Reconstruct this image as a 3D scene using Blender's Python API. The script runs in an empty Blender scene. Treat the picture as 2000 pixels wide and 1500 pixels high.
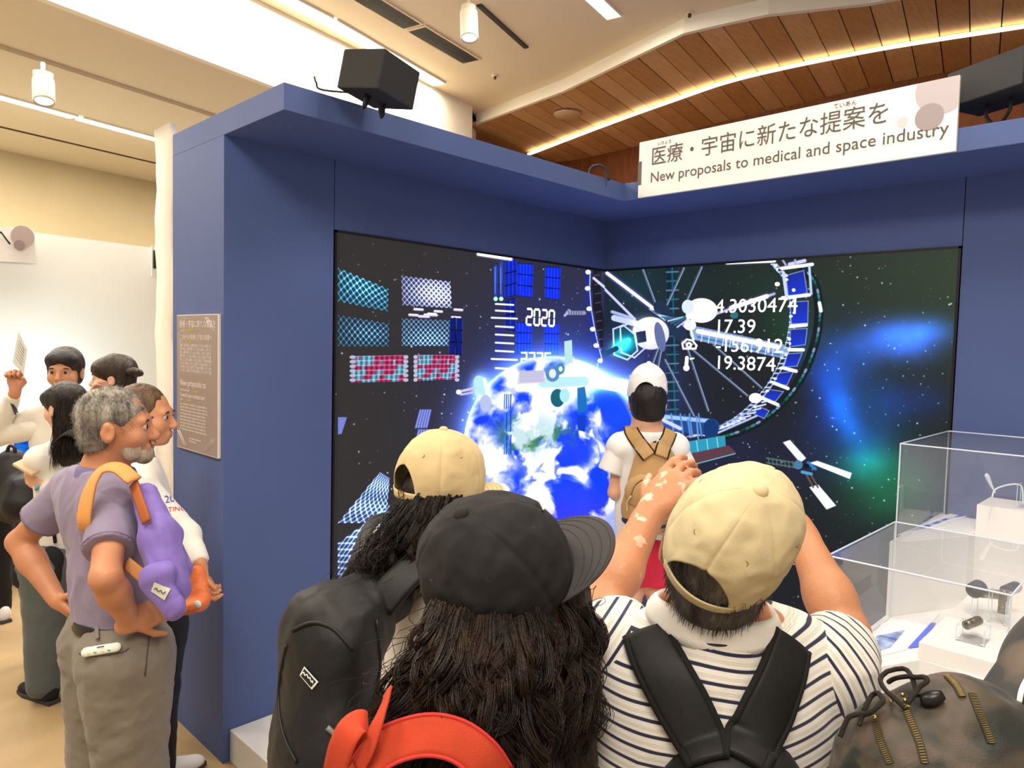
import bpy, bmesh, math, random
import numpy as np
from mathutils import Vector, Matrix, Quaternion
random.seed(7); rng = np.random.default_rng(7)
S = bpy.context.scene; COL = S.collection
# ---------------------------------------------------------------- camera (origin = inner corner of the booth, +X along its right wall)
CAM = np.array([2.9886, -3.9449, 1.85]); FPX = 1409.46
YAW, PIT, ROL = .7721, -.0552, .024
CF = np.array([-math.sin(YAW)*math.cos(PIT), math.cos(YAW)*math.cos(PIT), math.sin(PIT)])
_r0 = np.array([math.cos(YAW), math.sin(YAW), 0.]); _u0 = np.cross(_r0, CF)
CR = math.cos(ROL)*_r0 + math.sin(ROL)*_u0; CU = -math.sin(ROL)*_r0 + math.cos(ROL)*_u0
cd = bpy.data.cameras.new('camera'); cam = bpy.data.objects.new('camera', cd); COL.objects.link(cam)
M = Matrix(((CR[0], CU[0], -CF[0], CAM[0]), (CR[1], CU[1], -CF[1], CAM[1]), (CR[2], CU[2], -CF[2], CAM[2]), (0, 0, 0, 1)))
cam.matrix_world = M; cd.sensor_width = 36; cd.lens = 36*FPX/2000; cd.clip_start = .05; cd.clip_end = 200
S.camera = cam
# ---------------------------------------------------------------- world, lights, exposure
w = bpy.data.worlds.new('world'); S.world = w; w.use_nodes = True
w.node_tree.nodes['Background'].inputs[0].default_value = (1.0, .95, .88, 1); w.node_tree.nodes['Background'].inputs[1].default_value = .62
S.view_settings.view_transform = 'Standard'; S.view_settings.look = 'None'; S.view_settings.exposure = 0; S.view_settings.gamma = 1
S.view_settings.use_curve_mapping = False
S.cycles.max_bounces = 8; S.cycles.transparent_max_bounces = 16; S.cycles.use_denoising = True
S.cycles.sample_clamp_indirect = 6; S.cycles.caustics_reflective = False; S.cycles.caustics_refractive = False
def area(name, loc, size, energy, col=(1, .92, .80), rot=(0, 0, 0), spread=None):
    l = bpy.data.lights.new(name, 'AREA'); l.shape = 'RECTANGLE'; l.size, l.size_y = size; l.energy = energy; l.color = col
    if spread: l.spread = spread
    o = bpy.data.objects.new(name, l); COL.objects.link(o); o.location = loc; o.rotation_euler = rot
    return o
def spot(name, loc, tgt, energy, ang=60, blend=.6, col=(1, .92, .80), rad=.06):
    l = bpy.data.lights.new(name, 'SPOT'); l.energy = energy; l.color = col; l.spot_size = math.radians(ang); l.spot_blend = blend; l.shadow_soft_size = rad
    o = bpy.data.objects.new(name, l); COL.objects.link(o); o.location = loc
    d = Vector(tgt)-Vector(loc); o.rotation_euler = d.to_track_quat('-Z', 'Y').to_euler()
    return o
area('ceiling_fill_light', (3.6, -4.6, 4.2), (1.6, 1.6), 125)  # added fill lamps at ceiling height, no light panels hang there
area('ceiling_fill_light', (.9, -4.9, 4.2), (1.2, 1.2), 80)
area('ceiling_fill_light', (2.4, -1.7, 4.2), (1.0, 1.0), 55, col=(1, .93, .82))
spot('fill_spot', (2.9, -2.6, 4.2), (2.35, -1.1, .9), 150, 38, .7, (.97, .98, 1))  # added spot that brightens the counter and its cases
spot('fill_spot', (1.5, -4.2, 4.2), (.35, -2.3, .2), 90, 34, .8, (1, .95, .86))  # added spot that brightens the platform corner by the left wing
area('ceiling_fill_light', (-1.6, -4.2, 3.66), (.7, 1.4), 45)  # more added fill, below the low ceiling
area('ceiling_fill_light', (-4.6, -3.4, 3.66), (.8, 1.8), 62, col=(1, .95, .86))
# ---------------------------------------------------------------- pixel helpers
def ray(x, y): return CF + CR*(x-1000)/FPX - CU*(y-750)/FPX
def onz(x, y, z): d = ray(x, y); return CAM + d*(z-CAM[2])/d[2]
def onx(x, y, X): d = ray(x, y); return CAM + d*(X-CAM[0])/d[0]
def ony(x, y, Y): d = ray(x, y); return CAM + d*(Y-CAM[1])/d[1]
def at(x, y, t): return CAM + ray(x, y)*t
def proj(P):
    d = np.asarray(P)-CAM; z = d@CF
    return 1000+FPX*(d@CR)/z, 750-FPX*(d@CU)/z
# ---------------------------------------------------------------- materials
def lin(c):
    return tuple((v/12.92 if v <= .04045 else ((v+.055)/1.055)**2.4) for v in [q/255 for q in c])
MATS = {}
def mat(name, rgb, rough=.6, bump=0, bscale=40, var=0, vscale=8, metal=0, emit=None, es=1, sheen=0, alpha=None, trans=0, ior=1.45, spec=.5, stretch=None, rgb2=None, coat=0):
    if name in MATS: return MATS[name]
    m = bpy.data.materials.new(name); m.use_nodes = True; nt = m.node_tree; b = nt.nodes['Principled BSDF']
    c = (*lin(rgb), 1); b.inputs['Base Color'].default_value = c; b.inputs['Roughness'].default_value = rough; b.inputs['Metallic'].default_value = metal
    b.inputs['Specular IOR Level'].default_value = spec; b.inputs['IOR'].default_value = ior
    if sheen: b.inputs['Sheen Weight'].default_value = sheen
    if coat: b.inputs['Coat Weight'].default_value = coat
    if trans: b.inputs['Transmission Weight'].default_value = trans
    if emit: b.inputs['Emission Color'].default_value = (*lin(emit), 1); b.inputs['Emission Strength'].default_value = es
    if alpha is not None: b.inputs['Alpha'].default_value = alpha
    if bump or var:
        tc = nt.nodes.new('ShaderNodeTexCoord'); mp = nt.nodes.new('ShaderNodeMapping'); nt.links.new(tc.outputs['Object'], mp.inputs[0])
        if stretch: mp.inputs['Scale'].default_value = stretch
    if bump:
        n = nt.nodes.new('ShaderNodeTexNoise'); n.inputs['Scale'].default_value = bscale; n.inputs['Detail'].default_value = 4; nt.links.new(mp.outputs[0], n.inputs['Vector'])
        bp = nt.nodes.new('ShaderNodeBump'); bp.inputs['Strength'].default_value = bump; bp.inputs['Distance'].default_value = .01
        nt.links.new(n.outputs['Fac'], bp.inputs['Height']); nt.links.new(bp.outputs[0], b.inputs['Normal'])
    if var:
        n = nt.nodes.new('ShaderNodeTexNoise'); n.inputs['Scale'].default_value = vscale; n.inputs['Detail'].default_value = 5; nt.links.new(mp.outputs[0], n.inputs['Vector'])
        mx = nt.nodes.new('ShaderNodeMix'); mx.data_type = 'RGBA'
        r2 = lin(rgb2) if rgb2 else tuple(v*(1-var) for v in c[:3])
        r1 = c[:3] if rgb2 else tuple(min(1, v*(1+var)) for v in c[:3])
        mx.inputs['A'].default_value = (*r1, 1); mx.inputs['B'].default_value = (*r2, 1)
        rp = nt.nodes.new('ShaderNodeMapRange'); rp.inputs['From Min'].default_value = .35; rp.inputs['From Max'].default_value = .65
        nt.links.new(n.outputs['Fac'], rp.inputs['Value']); nt.links.new(rp.outputs[0], mx.inputs['Factor']); nt.links.new(mx.outputs['Result'], b.inputs['Base Color'])
    MATS[name] = m; return m
# ---------------------------------------------------------------- mesh helpers
def link(o, parent=None):
    COL.objects.link(o)
    if parent is not None: o.parent = parent
    return o
def tag(o, label=None, cat=None, group=None, kind=None):
    if label: o['label'] = label
    if cat: o['category'] = cat
    if group: o['group'] = group
    if kind: o['kind'] = kind
    return o
def obj(name, verts, faces, m, parent=None, smooth=False):
    me = bpy.data.meshes.new(name); me.from_pydata([tuple(map(float, v)) for v in verts], [], [tuple(map(int, f)) for f in faces]); me.update()
    if m: me.materials.append(m)
    if smooth: me.polygons.foreach_set('use_smooth', [True]*len(me.polygons))
    o = bpy.data.objects.new(name, me); link(o, parent)
    if parent is not None: o.matrix_parent_inverse = Matrix.Translation(Vector(parent.location)).inverted() if parent.type == 'EMPTY' else Matrix()
    return o
def empty(name, loc, label=None, cat=None, group=None):
    o = bpy.data.objects.new(name, None); o.empty_display_size = .1; link(o); o.location = tuple(map(float, loc)); tag(o, label, cat, group); return o
def box_vf(a, b):
    x0, y0, z0 = a; x1, y1, z1 = b
    return [(x0,y0,z0),(x1,y0,z0),(x1,y1,z0),(x0,y1,z0),(x0,y0,z1),(x1,y0,z1),(x1,y1,z1),(x0,y1,z1)], [(0,3,2,1),(4,5,6,7),(0,1,5,4),(1,2,6,5),(2,3,7,6),(3,0,4,7)]
def box(name, a, b, m, parent=None, bevel=0):
    a2 = [min(p, q) for p, q in zip(a, b)]; b2 = [max(p, q) for p, q in zip(a, b)]
    o = obj(name, *box_vf(a2, b2), m, parent)
    if bevel:
        md = o.modifiers.new('bevel', 'BEVEL'); md.width = bevel; md.segments = 2; md.limit_method = 'ANGLE'
    return o
def merge(*vfs):
    V, Fc = [], []
    for v, f in vfs:
        k = len(V); V += [tuple(p) for p in v]; Fc += [tuple(i+k for i in q) for q in f]
    return V, Fc
def prism_vf(poly, off):
    n = len(poly); P = [np.array(p, float) for p in poly]; o = np.array(off, float)
    V = P+[p+o for p in P]; Fc = [tuple(range(n))[::-1], tuple(range(n, 2*n))]
    return V, Fc+[(i, (i+1) % n, (i+1) % n+n, i+n) for i in range(n)]
def prism(name, poly, off, m, parent=None, bevel=0):
    o = obj(name, *prism_vf(poly, off), m, parent)
    bm = bmesh.new(); bm.from_mesh(o.data); bmesh.ops.recalc_face_normals(bm, faces=bm.faces); bm.to_mesh(o.data); bm.free()
    if bevel:
        md = o.modifiers.new('bevel', 'BEVEL'); md.width = bevel; md.segments = 2; md.limit_method = 'ANGLE'
    return o
def spline(pts, n):
    P = np.array(pts, float); k = len(P)
    if k < 3:
        t = np.linspace(0, 1, n)[:, None]; return P[0]*(1-t)+P[-1]*t
    Q = np.vstack([2*P[0]-P[1], P, 2*P[-1]-P[-2]]); out = []
    for u in np.linspace(0, k-1-1e-6, n):
        i = int(u); t = u-i; a, b, c, d = Q[i], Q[i+1], Q[i+2], Q[i+3]
        out.append(.5*((2*b)+(-a+c)*t+(2*a-5*b+4*c-d)*t*t+(-a+3*b-3*c+d)*t**3))
    return np.array(out)
def nrm(v): v = np.asarray(v, float); return v/(np.linalg.norm(v)+1e-12)
def tube_vf(path, r, seg=8, close=False):
    P = np.array(path, float); n = len(P); R = np.full(n, r) if np.isscalar(r) else np.interp(np.linspace(0, 1, n), np.linspace(0, 1, len(r)), r)
    T = np.gradient(P, axis=0); T /= np.linalg.norm(T, axis=1)[:, None]+1e-12
    u = np.cross(T[0], (0, 0, 1) if abs(T[0][2]) < .9 else (1, 0, 0)); u = nrm(u); V = []
    for i in range(n):
        u = nrm(u-T[i]*(u@T[i])); v = np.cross(T[i], u)
        for k in range(seg):
            a = 2*math.pi*k/seg; V.append(P[i]+R[i]*(u*math.cos(a)+v*math.sin(a)))
    Fc = []
    for i in range(n-1):
        for k in range(seg):
            Fc.append((i*seg+k, i*seg+(k+1) % seg, (i+1)*seg+(k+1) % seg, (i+1)*seg+k))
    if close: 
        i = n-1
        for k in range(seg): Fc.append((i*seg+k, i*seg+(k+1) % seg, (k+1) % seg, k))
    else: Fc += [tuple(range(seg))[::-1], tuple((n-1)*seg+k for k in range(seg))]
    return V, Fc
def tube(name, path, r, m, parent=None, seg=8): return obj(name, *tube_vf(path, r, seg), m, parent, True)
def band_vf(path, normals, width, thick, nw=5, crown=0):
    """strap: a flat padded band swept along path, normal = outward direction"""
    P = np.array(path, float); N = np.array(normals, float); n = len(P)
    if np.isscalar(width): width = np.full(n, width)
    else: width = np.interp(np.linspace(0, 1, n), np.linspace(0, 1, len(width)), width)
    T = np.gradient(P, axis=0); T /= np.linalg.norm(T, axis=1)[:, None]+1e-12
    V = []; prof = [(s, 1-crown*s*s) for s in np.linspace(-1, 1, nw)]
    for i in range(n):
        nn = nrm(N[i]-T[i]*(N[i]@T[i])); b = np.cross(T[i], nn)
        for s, h in prof: V.append(P[i]+b*s*width[i]/2+nn*thick*h)
        for s, h in prof[::-1]: V.append(P[i]+b*s*width[i]/2)
    k = 2*nw; Fc = [(i*k+j, i*k+(j+1) % k, (i+1)*k+(j+1) % k, (i+1)*k+j) for i in range(n-1) for j in range(k)]
    Fc += [tuple(range(k))[::-1], tuple((n-1)*k+j for j in range(k))]
    return V, Fc
def band(name, path, normals, width, thick, m, parent=None, n=24, crown=.3):
    P = spline(path, n); N = spline(normals, n) if len(normals) == len(path) else np.repeat([normals[0]], n, 0)
    o = obj(name, *band_vf(P, N, width, thick, 7, crown), m, parent, True)
    bm = bmesh.new(); bm.from_mesh(o.data); bmesh.ops.recalc_face_normals(bm, faces=bm.faces); bm.to_mesh(o.data); bm.free()
    return o
def lathe_vf(prof, c, ax=(0, 0, 1), seg=24):
    ax = nrm(ax); u = nrm(np.cross(ax, (0, 0, 1) if abs(ax[2]) < .9 else (1, 0, 0))); v = np.cross(ax, u); c = np.array(c, float)
    V = []
    for r, z in prof:
        for k in range(seg):
            a = 2*math.pi*k/seg; V.append(c+ax*z+r*(u*math.cos(a)+v*math.sin(a)))
    n = len(prof); Fc = [(i*seg+k, i*seg+(k+1) % seg, (i+1)*seg+(k+1) % seg, (i+1)*seg+k) for i in range(n-1) for k in range(seg)]
    Fc += [tuple(range(seg))[::-1], tuple((n-1)*seg+k for k in range(seg))]
    return V, Fc
def lathe(name, prof, c, m, parent=None, ax=(0, 0, 1), seg=24, smooth=True): return obj(name, *lathe_vf(prof, c, ax, seg), m, parent, smooth)
FONT = None
def text(name, s, origin, right, up, size, m, parent, depth=.0008, align='LEFT', sx=1):
    """flat lettering as a mesh, baseline at origin"""
    cu = bpy.data.curves.new(name, 'FONT'); cu.body = s; cu.size = size; cu.align_x = align; cu.extrude = depth/2; cu.resolution_u = 3
    o = bpy.data.objects.new(name, cu); COL.objects.link(o)
    me = bpy.data.meshes.new_from_object(o.evaluated_get(bpy.context.evaluated_depsgraph_get())); COL.objects.unlink(o); bpy.data.objects.remove(o)
    r = nrm(right); u = nrm(up); nn = np.cross(r, u); V = np.zeros(len(me.vertices)*3); me.vertices.foreach_get('co', V); V = V.reshape(-1, 3)
    W = np.array(origin)+np.outer(V[:, 0]*sx, r)+np.outer(V[:, 1], u)+np.outer(V[:, 2], nn)
    me.vertices.foreach_set('co', W.ravel()); me.update(); me.name = name; me.materials.clear(); me.materials.append(m)
    q = bpy.data.objects.new(name, me); link(q, parent)
    if parent is not None and parent.type == 'EMPTY': q.matrix_parent_inverse = Matrix.Translation(Vector(parent.location)).inverted()
    return q
# ================================================================ THE HALL
CEIL, LOW = 4.3, 3.73
HA = math.radians(101.5); HU = np.array([math.cos(HA), math.sin(HA)]); HV = np.array([math.cos(HA+math.pi/2), math.sin(HA+math.pi/2)])
def hp(u, v, z): p = CAM[:2]+HU*u+HV*v; return (p[0], p[1], z)
def hbox(name, u0, u1, v0, v1, z0, z1, m, parent=None):
    return prism(name, [hp(u0, v0, z0), hp(u1, v0, z0), hp(u1, v1, z0), hp(u0, v1, z0)], (0, 0, z1-z0), m, parent)
m_ceil = mat('ceiling_paint', (240, 222, 190), .9, bump=.05, bscale=80)
m_low = mat('low_ceiling_paint', (226, 212, 184), .9, bump=.05, bscale=80)
m_bulk = mat('bulkhead_paint', (250, 243, 224), .85)
m_wallb = mat('beige_wall', (206, 188, 150), .9, var=.03, vscale=2)
m_white = mat('white_panel', (236, 236, 228), .7, bump=.03, bscale=60)
m_floor = mat('polished_concrete', (176, 150, 110), .5, bump=.1, bscale=30, var=.08, vscale=3)
m_dark = mat('dark_gap', (60, 54, 46), .8)
m_lamp = mat('lamp_white', (255, 255, 250), .5, emit=(255, 250, 238), es=6)
m_lampw = mat('strip_lamp_warm', (255, 240, 205), .5, emit=(255, 236, 190), es=5)
def st(o): return tag(o, kind='structure')
st(box('floor', (-14, -9, -.1), (9, 8, 0), m_floor))
# main ceiling: right of the bulkhead, up to the column and the edge of the timber ceiling
VB = 4.52
edge_px = [(930, 240), (1015, 208), (1100, 176), (1215, 120), (1335, 62), (1420, 42), (1500, 25), (1700, 3), (1880, -30)]
edge = [onz(x, y, 4.2)*[1, 1, 0]+[0, 0, CEIL] for x, y in edge_px]
far = edge[-1]+np.array([6, 1.0, 0])
poly = [hp(-6, VB, CEIL)]+[hp(6.12, VB, CEIL)]+[tuple(onz(931, 238, CEIL))]+[tuple(e) for e in edge]+[tuple(far), (10, -9, CEIL)]
st(prism('ceiling', poly, (0, 0, .12), m_ceil))
st(hbox('ceiling', -6, 12, VB+.061, 8.6, LOW, LOW+.1, m_low))
st(hbox('wall_bulkhead', -6, 6.15, VB, VB+.06, LOW, CEIL+.02, m_bulk))
st(hbox('wall_beige', -6, 12, 8.6, 8.75, 0, LOW+.02, m_wallb))
st(hbox('trim_reveal', -6, 9, 7.62, 7.66, LOW-.006, LOW+.004, m_dark))
st(hbox('wall_partition', -6, 12, 6.78, 6.9, 0, 2.7, m_white))
# column at the end of the bulkhead
c0 = onz(905, 211, CEIL); c1 = onz(930, 239, CEIL)
dcol = nrm([c1[0]-c0[0], c1[1]-c0[1], 0]); ncol = np.array([-dcol[1], dcol[0], 0])
st(prism('wall_column', [(*c0[:2], 0), (*c1[:2], 0), (*(c1+ncol*.5)[:2], 0), (*(c0+ncol*.5)[:2], 0)], (0, 0, CEIL), m_bulk))
# timber ceiling, plank by plank, between the white edge and the dark timber wall
ZT = 4.2
m_wood = [mat('timber_%s' % n, c, .55, bump=.15, bscale=6, var=.1, vscale=5, stretch=(9, 1.2, 1)) for n, c in (('amber', (192, 142, 92)), ('honey', (204, 156, 106)), ('tan', (214, 170, 124)))]
m_woodwall = mat('timber_dark', (128, 72, 34), .55, bump=.15, bscale=6, var=.2, vscale=6, stretch=(6, 6, .7))
E = np.array([onz(x, y, ZT) for x, y in edge_px]); Ev = [(e[:2]-CAM[:2])@HV for e in E]; Eu = [(e[:2]-CAM[:2])@HU for e in E]
D = np.array([onz(x, y, ZT) for x, y in [(860, 290), (1000, 330), (1140, 310), (1280, 278), (1400, 240), (1700, 170), (2000, 112), (2300, 60)]])
Dv = [(e[:2]-CAM[:2])@HV for e in D]; Du = [(e[:2]-CAM[:2])@HU for e in D]
def crv(v, V, U):
    o = np.argsort(V); return float(np.interp(v, np.array(V)[o], np.array(U)[o]))
tc_ = empty('timber_ceiling', (0, 2, ZT), 'curved timber plank ceiling with a glowing strip running through it', 'ceiling'); tc_['kind'] = 'structure'
v = min(Ev)-.6; i = 0
while v < 4.95:
    wd = .19; a, b = v, v+wd-.008
    u0a, u0b = crv(a, Ev, Eu)+.025, crv(b, Ev, Eu)+.025; u1a, u1b = crv(a, Dv, Du)+.1, crv(b, Dv, Du)+.1
    zz = ZT+.0015*(i % 3)
    prism('plank', [hp(u0a, a, zz), hp(u1a, a, zz), hp(u1b, b, zz), hp(u0b, b, zz)], (0, 0, .02), m_wood[(i*7) % 3], tc_)
    v += wd; i += 1
V, Fc = [], []
for k, (x, y, z) in enumerate(D):
    V += [(x, y, ZT+.3), (x, y, 1.5), (x+.05, y+.2, ZT+.3), (x+.05, y+.2, 1.5)]
for k in range(len(D)-1):
    a = 4*k; b = a+4; Fc += [(a, b, b+1, a+1), (a+2, a+3, b+3, b+2), (a, a+2, b+2, b), (a+1, b+1, b+3, a+3)]
st(obj('wall_timber', V, Fc, m_woodwall))
# backing above the planks and white curb along the curved edge
V, Fc = [], []
for e in edge: V += [(e[0], e[1], CEIL+.01), (e[0], e[1], ZT-.01), (e[0]-.02, e[1]+.04, CEIL+.01), (e[0]-.02, e[1]+.04, ZT-.01)]
for k in range(len(edge)-1):
    a = 4*k; b = a+4; Fc += [(a, a+1, b+1, b), (a+2, b+2, b+3, a+3), (a+1, a+3, b+3, b+1), (a, b, b+2, a+2)]
st(obj('trim_curb', V, Fc, m_bulk))
st(box('ceiling', (-6, .2, CEIL+.02), (9, 8, CEIL+.1), m_dark))
sp = spline([onz(x, y, ZT-.02) for x, y in [(1033, 300), (1170, 247), (1310, 196), (1450, 150), (1700, 97), (2000, 49), (2150, 25)]], 60)
tag(obj('strip_light', *band_vf(sp, [(0, 0, -1)]*60, .045, .015), m_lampw), 'long thin curved strip light glowing across the timber ceiling', 'light')
wall_spk = lathe('ceiling_speaker', [(0, 0), (.13, 0), (.14, .012), (.14, .02)], onz(1108, 226, ZT-.03), mat('grille', (212, 180, 140), .8))
tag(wall_spk, 'round flat ceiling speaker grille set in the timber ceiling', 'speaker')
# ceiling lights on the main ceiling
def fixture(name, A, B, z, wd, label, group=None, glow=m_lamp):
    A = np.array(A, float)[:2]; B = np.array(B, float)[:2]; d = (B-A)/np.linalg.norm(B-A); n = np.array([-d[1], d[0]])*wd/2; L = np.linalg.norm(B-A)
    r = empty(name, ((A+B)[0]/2, (A+B)[1]/2, z), label, 'light', group)
    q = [(*(A-n), z-.012), (*(B-n), z-.012), (*(B+n), z-.012), (*(A+n), z-.012)]
    prism('diffuser', q, (0, 0, .02), glow, r)
    n2 = n*1.12
    area('strip_lamp', ((A+B)[0]/2, (A+B)[1]/2, z-.03), (wd, L), 34*L, rot=(0, 0, math.atan2(d[1], d[0])-math.pi/2))
    for s in (-1, 1): prism('rail', [(*(A+s*n), z-.016), (*(B+s*n), z-.016), (*(B+s*n2), z-.016), (*(A+s*n2), z-.016)], (0, 0, .02), m_bulk, r)
    return r
p_end = onz(858, 163, CEIL); p_mid = onz(640, 38, CEIL)
pu = np.array([*HU, 0])
fixture('linear_ceiling_light', p_mid+pu*.02, p_end, CEIL, .14, 'long white linear ceiling light over the booth speaker, nearer the column', 'linear ceiling lights')
fixture('linear_ceiling_light', p_mid-pu*2.2, p_mid-pu*.01, CEIL, .14, 'long white linear ceiling light cut off by the top edge left of the vents', 'linear ceiling lights')
q = onz(1200, 32, CEIL); fixture('linear_ceiling_light', q-pu*1.6, q, CEIL, .11, 'short white linear ceiling light cut off at the top centre', 'linear ceiling lights')
# vents
m_vent = mat('vent_grey', (190, 172, 142), .7)
def vent(A, B, lab):
    r = empty('ceiling_vent', (A+B)/2, lab, 'vent', 'ceiling vents'); d = nrm((B-A)*[1, 1, 0]); n = np.cross([0, 0, 1], d); L = np.linalg.norm((B-A)[:2]); w2 = .085
    z = CEIL-.012
    def bx(nm, l0, l1, s0, s1, h, m): prism(nm, [(*(A+d*l0+n*s0)[:2], z), (*(A+d*l1+n*s0)[:2], z), (*(A+d*l1+n*s1)[:2], z), (*(A+d*l0+n*s1)[:2], z)], (0, 0, h), m, r)
    for s in (-1, 1): bx('frame', 0, L, s*w2, s*(w2+.015), .016, m_ceil)
    bx('frame', 0, .015, -w2, w2, .016, m_ceil); bx('frame', L-.015, L, -w2, w2, .016, m_ceil)
    bx('duct', .015, L-.015, -w2, w2, .006, m_dark)
    prism('duct_back', [(*(A+n*-w2)[:2], CEIL-.004), (*(B+n*-w2)[:2], CEIL-.004), (*(B+n*w2)[:2], CEIL-.004), (*(A+n*w2)[:2], CEIL-.004)], (0, 0, .003), m_dark, r)
    for k in range(9):
        s = -w2+.012+k*.019; bx('slat', .015, L-.015, s, s+.008, .01, m_vent)
va = onz(812, 53, CEIL); vb = onz(922, 119, CEIL); ve = nrm((vb-va)*[1, 1, 0])
vent(va, vb, 'grey slatted ceiling vent nearer the spotlight, lower of two in line'); vent(va-ve*.03-ve*1.2, va-ve*.03, 'grey slatted ceiling vent cut by the top edge, upper of two in line')
# spotlights
m_lampcan = mat('lamp_can', (236, 226, 206), .45)
def spotlight(top, bot, r_, lab):
    top = np.array(top); bot = np.array(bot); ax = nrm(bot-top); L = np.linalg.norm(bot-top)
    o = empty('ceiling_spotlight', top, lab, 'spotlight', 'cylinder spotlights'); b = top+ax*.07
    lathe('housing', [(.0, 0), (r_*.95, 0), (r_, .01), (r_, L-.08), (r_*.9, L-.07), (r_*.86, L-.1)], b, m_lampcan, o, ax, 28)
    lathe('lens', [(.0, 0), (r_*.85, 0), (r_*.85, .004)], b+ax*(L-.09), m_lamp, o, ax, 20)
    lathe('stem', [(.012, -.04), (.012, .1)], top, m_lampcan, o, ax, 12)
    lathe('mount_plate', [(.05, -.05), (.05, -.02)], top, m_lampcan, o, (0, 0, 1), 20)
spotlight(at(915, 6, 5.0), at(917, 76, 4.95), .062, 'white cylinder spotlight hanging from the ceiling beside the vents')
spotlight(at(84, 135, 4.1), at(86, 200, 4.05), .055, 'white cylinder spotlight hanging in the lower left ceiling')
t0, t1 = onz(30, 100, LOW), onz(420, 226, LOW)
d_ = nrm(t1-t0); tag(prism('lighting_track', [tuple(t0-d_*2+(0, 0, -.03)), tuple(t1-(0, 0, .03)), tuple(t1+np.cross(d_, (0, 0, 1))*.035-(0, 0, .03)), tuple(t0-d_*2+np.cross(d_, (0, 0, 1))*.035-(0, 0, .03))], (0, 0, .029), m_low), 'thin lighting track along the lower left ceiling', 'track')
t0, t1 = onz(935, 8, CEIL), onz(1028, 92, CEIL); n_ = np.cross(nrm(t1-t0), (0, 0, 1))*.02
tag(prism('slot_track', [tuple(t0-n_-(0, 0, .012)), tuple(t1-n_-(0, 0, .012)), tuple(t1+n_-(0, 0, .012)), tuple(t0+n_-(0, 0, .012))], (0, 0, .02), m_dark), 'thin dark slot track beside the hanging spotlight', 'track')
a_ = onz(0, 187, LOW); b_ = onz(150, 228, LOW); c_ = onz(305, 270, LOW); dd = nrm(c_-a_)
fixture('linear_ceiling_light', a_-dd*2, b_-dd*.02, LOW, .12, 'white linear light in the low left ceiling, reaching the left edge', 'linear ceiling lights')
fixture('linear_ceiling_light', b_+dd*.02, c_+dd*2.2, LOW, .12, 'white linear light in the low left ceiling, running behind the booth', 'linear ceiling lights')
for (x, y), lab in (((1347, 24), 'small ceiling sprinkler near the top centre'), ((967, 147), 'small ceiling sprinkler right of the lower vent')):
    P = onz(x, y, CEIL); o = empty('sprinkler', P, lab, 'sprinkler', 'ceiling sprinklers')
    lathe('escutcheon', [(.0, -.012), (.028, -.012), (.035, 0)], P, m_ceil, o, seg=16); lathe('nozzle', [(.012, -.035), (.012, -.01)], P, m_dark, o, seg=10)
# things on the far partition
m_print = mat('print_black', (40, 36, 36), .7)
def pv(x, y, v=6.76): 
    n = np.array([*HV, 0]); d = ray(x, y); t = v/(d@n); return CAM+d*t
def pquad(name, pts, m, v=6.76, th=.01, parent=None): return prism(name, [tuple(pv(x, y, v)) for x, y in pts], tuple(-np.array([*HV, 0])*th), m, parent)
bn = empty('hall_banner', pv(30, 480), 'white sign with mauve circles on the far partition at the left edge', 'sign')
pquad('board', [(-60, 440), (66, 446), (68, 514), (-60, 508)], mat('banner_white', (232, 228, 220), .6), parent=bn)
def pdisc(x, y, r, m, v, seg=28):
    c = pv(x, y, v); r = r/FPX*((c-CAM)@CF); h = np.array([*HU, 0]); 
    return obj('disc', *lathe_vf([(0, 0), (r, 0), (r, .004)], c, -np.array([*HV, 0]), seg), m, bn)
pdisc(44, 462, 21, mat('mauve_pale', (178, 160, 156), .6), 6.745); pdisc(38, 479, 10, mat('mauve', (150, 128, 128), .6), 6.738)
text('lettering', 'へ！', pv(-14, 476, 6.745), (*(HU), 0), (0, 0, 1), .17, m_print, bn, sx=.8)
b2 = empty('hall_sign', pv(300, 510), 'white sign with a black bar on the far partition beside the booth edge', 'sign')
pquad('board', [(295, 480), (420, 500), (420, 545), (295, 540)], mat('banner_white', (0, 0, 0)), parent=b2); pquad('bar', [(299, 489), (330, 491), (330, 526), (299, 524)], m_print, v=6.745, parent=b2)
# blue water display below the partition
bd = empty('water_display', onz(40, 1010, 0), 'blue underwater picture screen low behind the visitors at the left', 'display')
def wpaint():
    m = bpy.data.materials.new('water_screen'); m.use_nodes = True; nt = m.node_tree; nt.nodes.clear()
    tc = nt.nodes.new('ShaderNodeTexCoord'); mp = nt.nodes.new('ShaderNodeMapping'); mp.inputs['Scale'].default_value = (1, 1, 4)
    n = nt.nodes.new('ShaderNodeTexNoise'); n.inputs['Scale'].default_value = 3; n.inputs['Detail'].default_value = 6
    r = nt.nodes.new('ShaderNodeValToRGB'); r.color_ramp.elements[0].position = .35; r.color_ramp.elements[0].color = (*lin((10, 70, 190)), 1)
    r.color_ramp.elements[1].position = .75; r.color_ramp.elements[1].color = (*lin((60, 170, 250)), 1)
    e = nt.nodes.new('ShaderNodeEmission'); o = nt.nodes.new('ShaderNodeOutputMaterial')
    nt.links.new(tc.outputs['Object'], mp.inputs[0]); nt.links.new(mp.outputs[0], n.inputs['Vector']); nt.links.new(n.outputs[0], r.inputs[0]); nt.links.new(r.outputs[0], e.inputs[0]); nt.links.new(e.outputs[0], o.inputs[0]); return m
ws = [at(-150, 818, 5.4), at(78, 820, 5.2), at(76, 985, 5.2), at(-150, 985, 5.4)]
back = np.array([CF[0], CF[1], 0])*.08
prism('screen', ws, back*.1, wpaint(), bd); prism('casing', [p+back*.12 for p in ws], back, mat('casing_black', (25, 26, 30), .5), bd)
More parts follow.
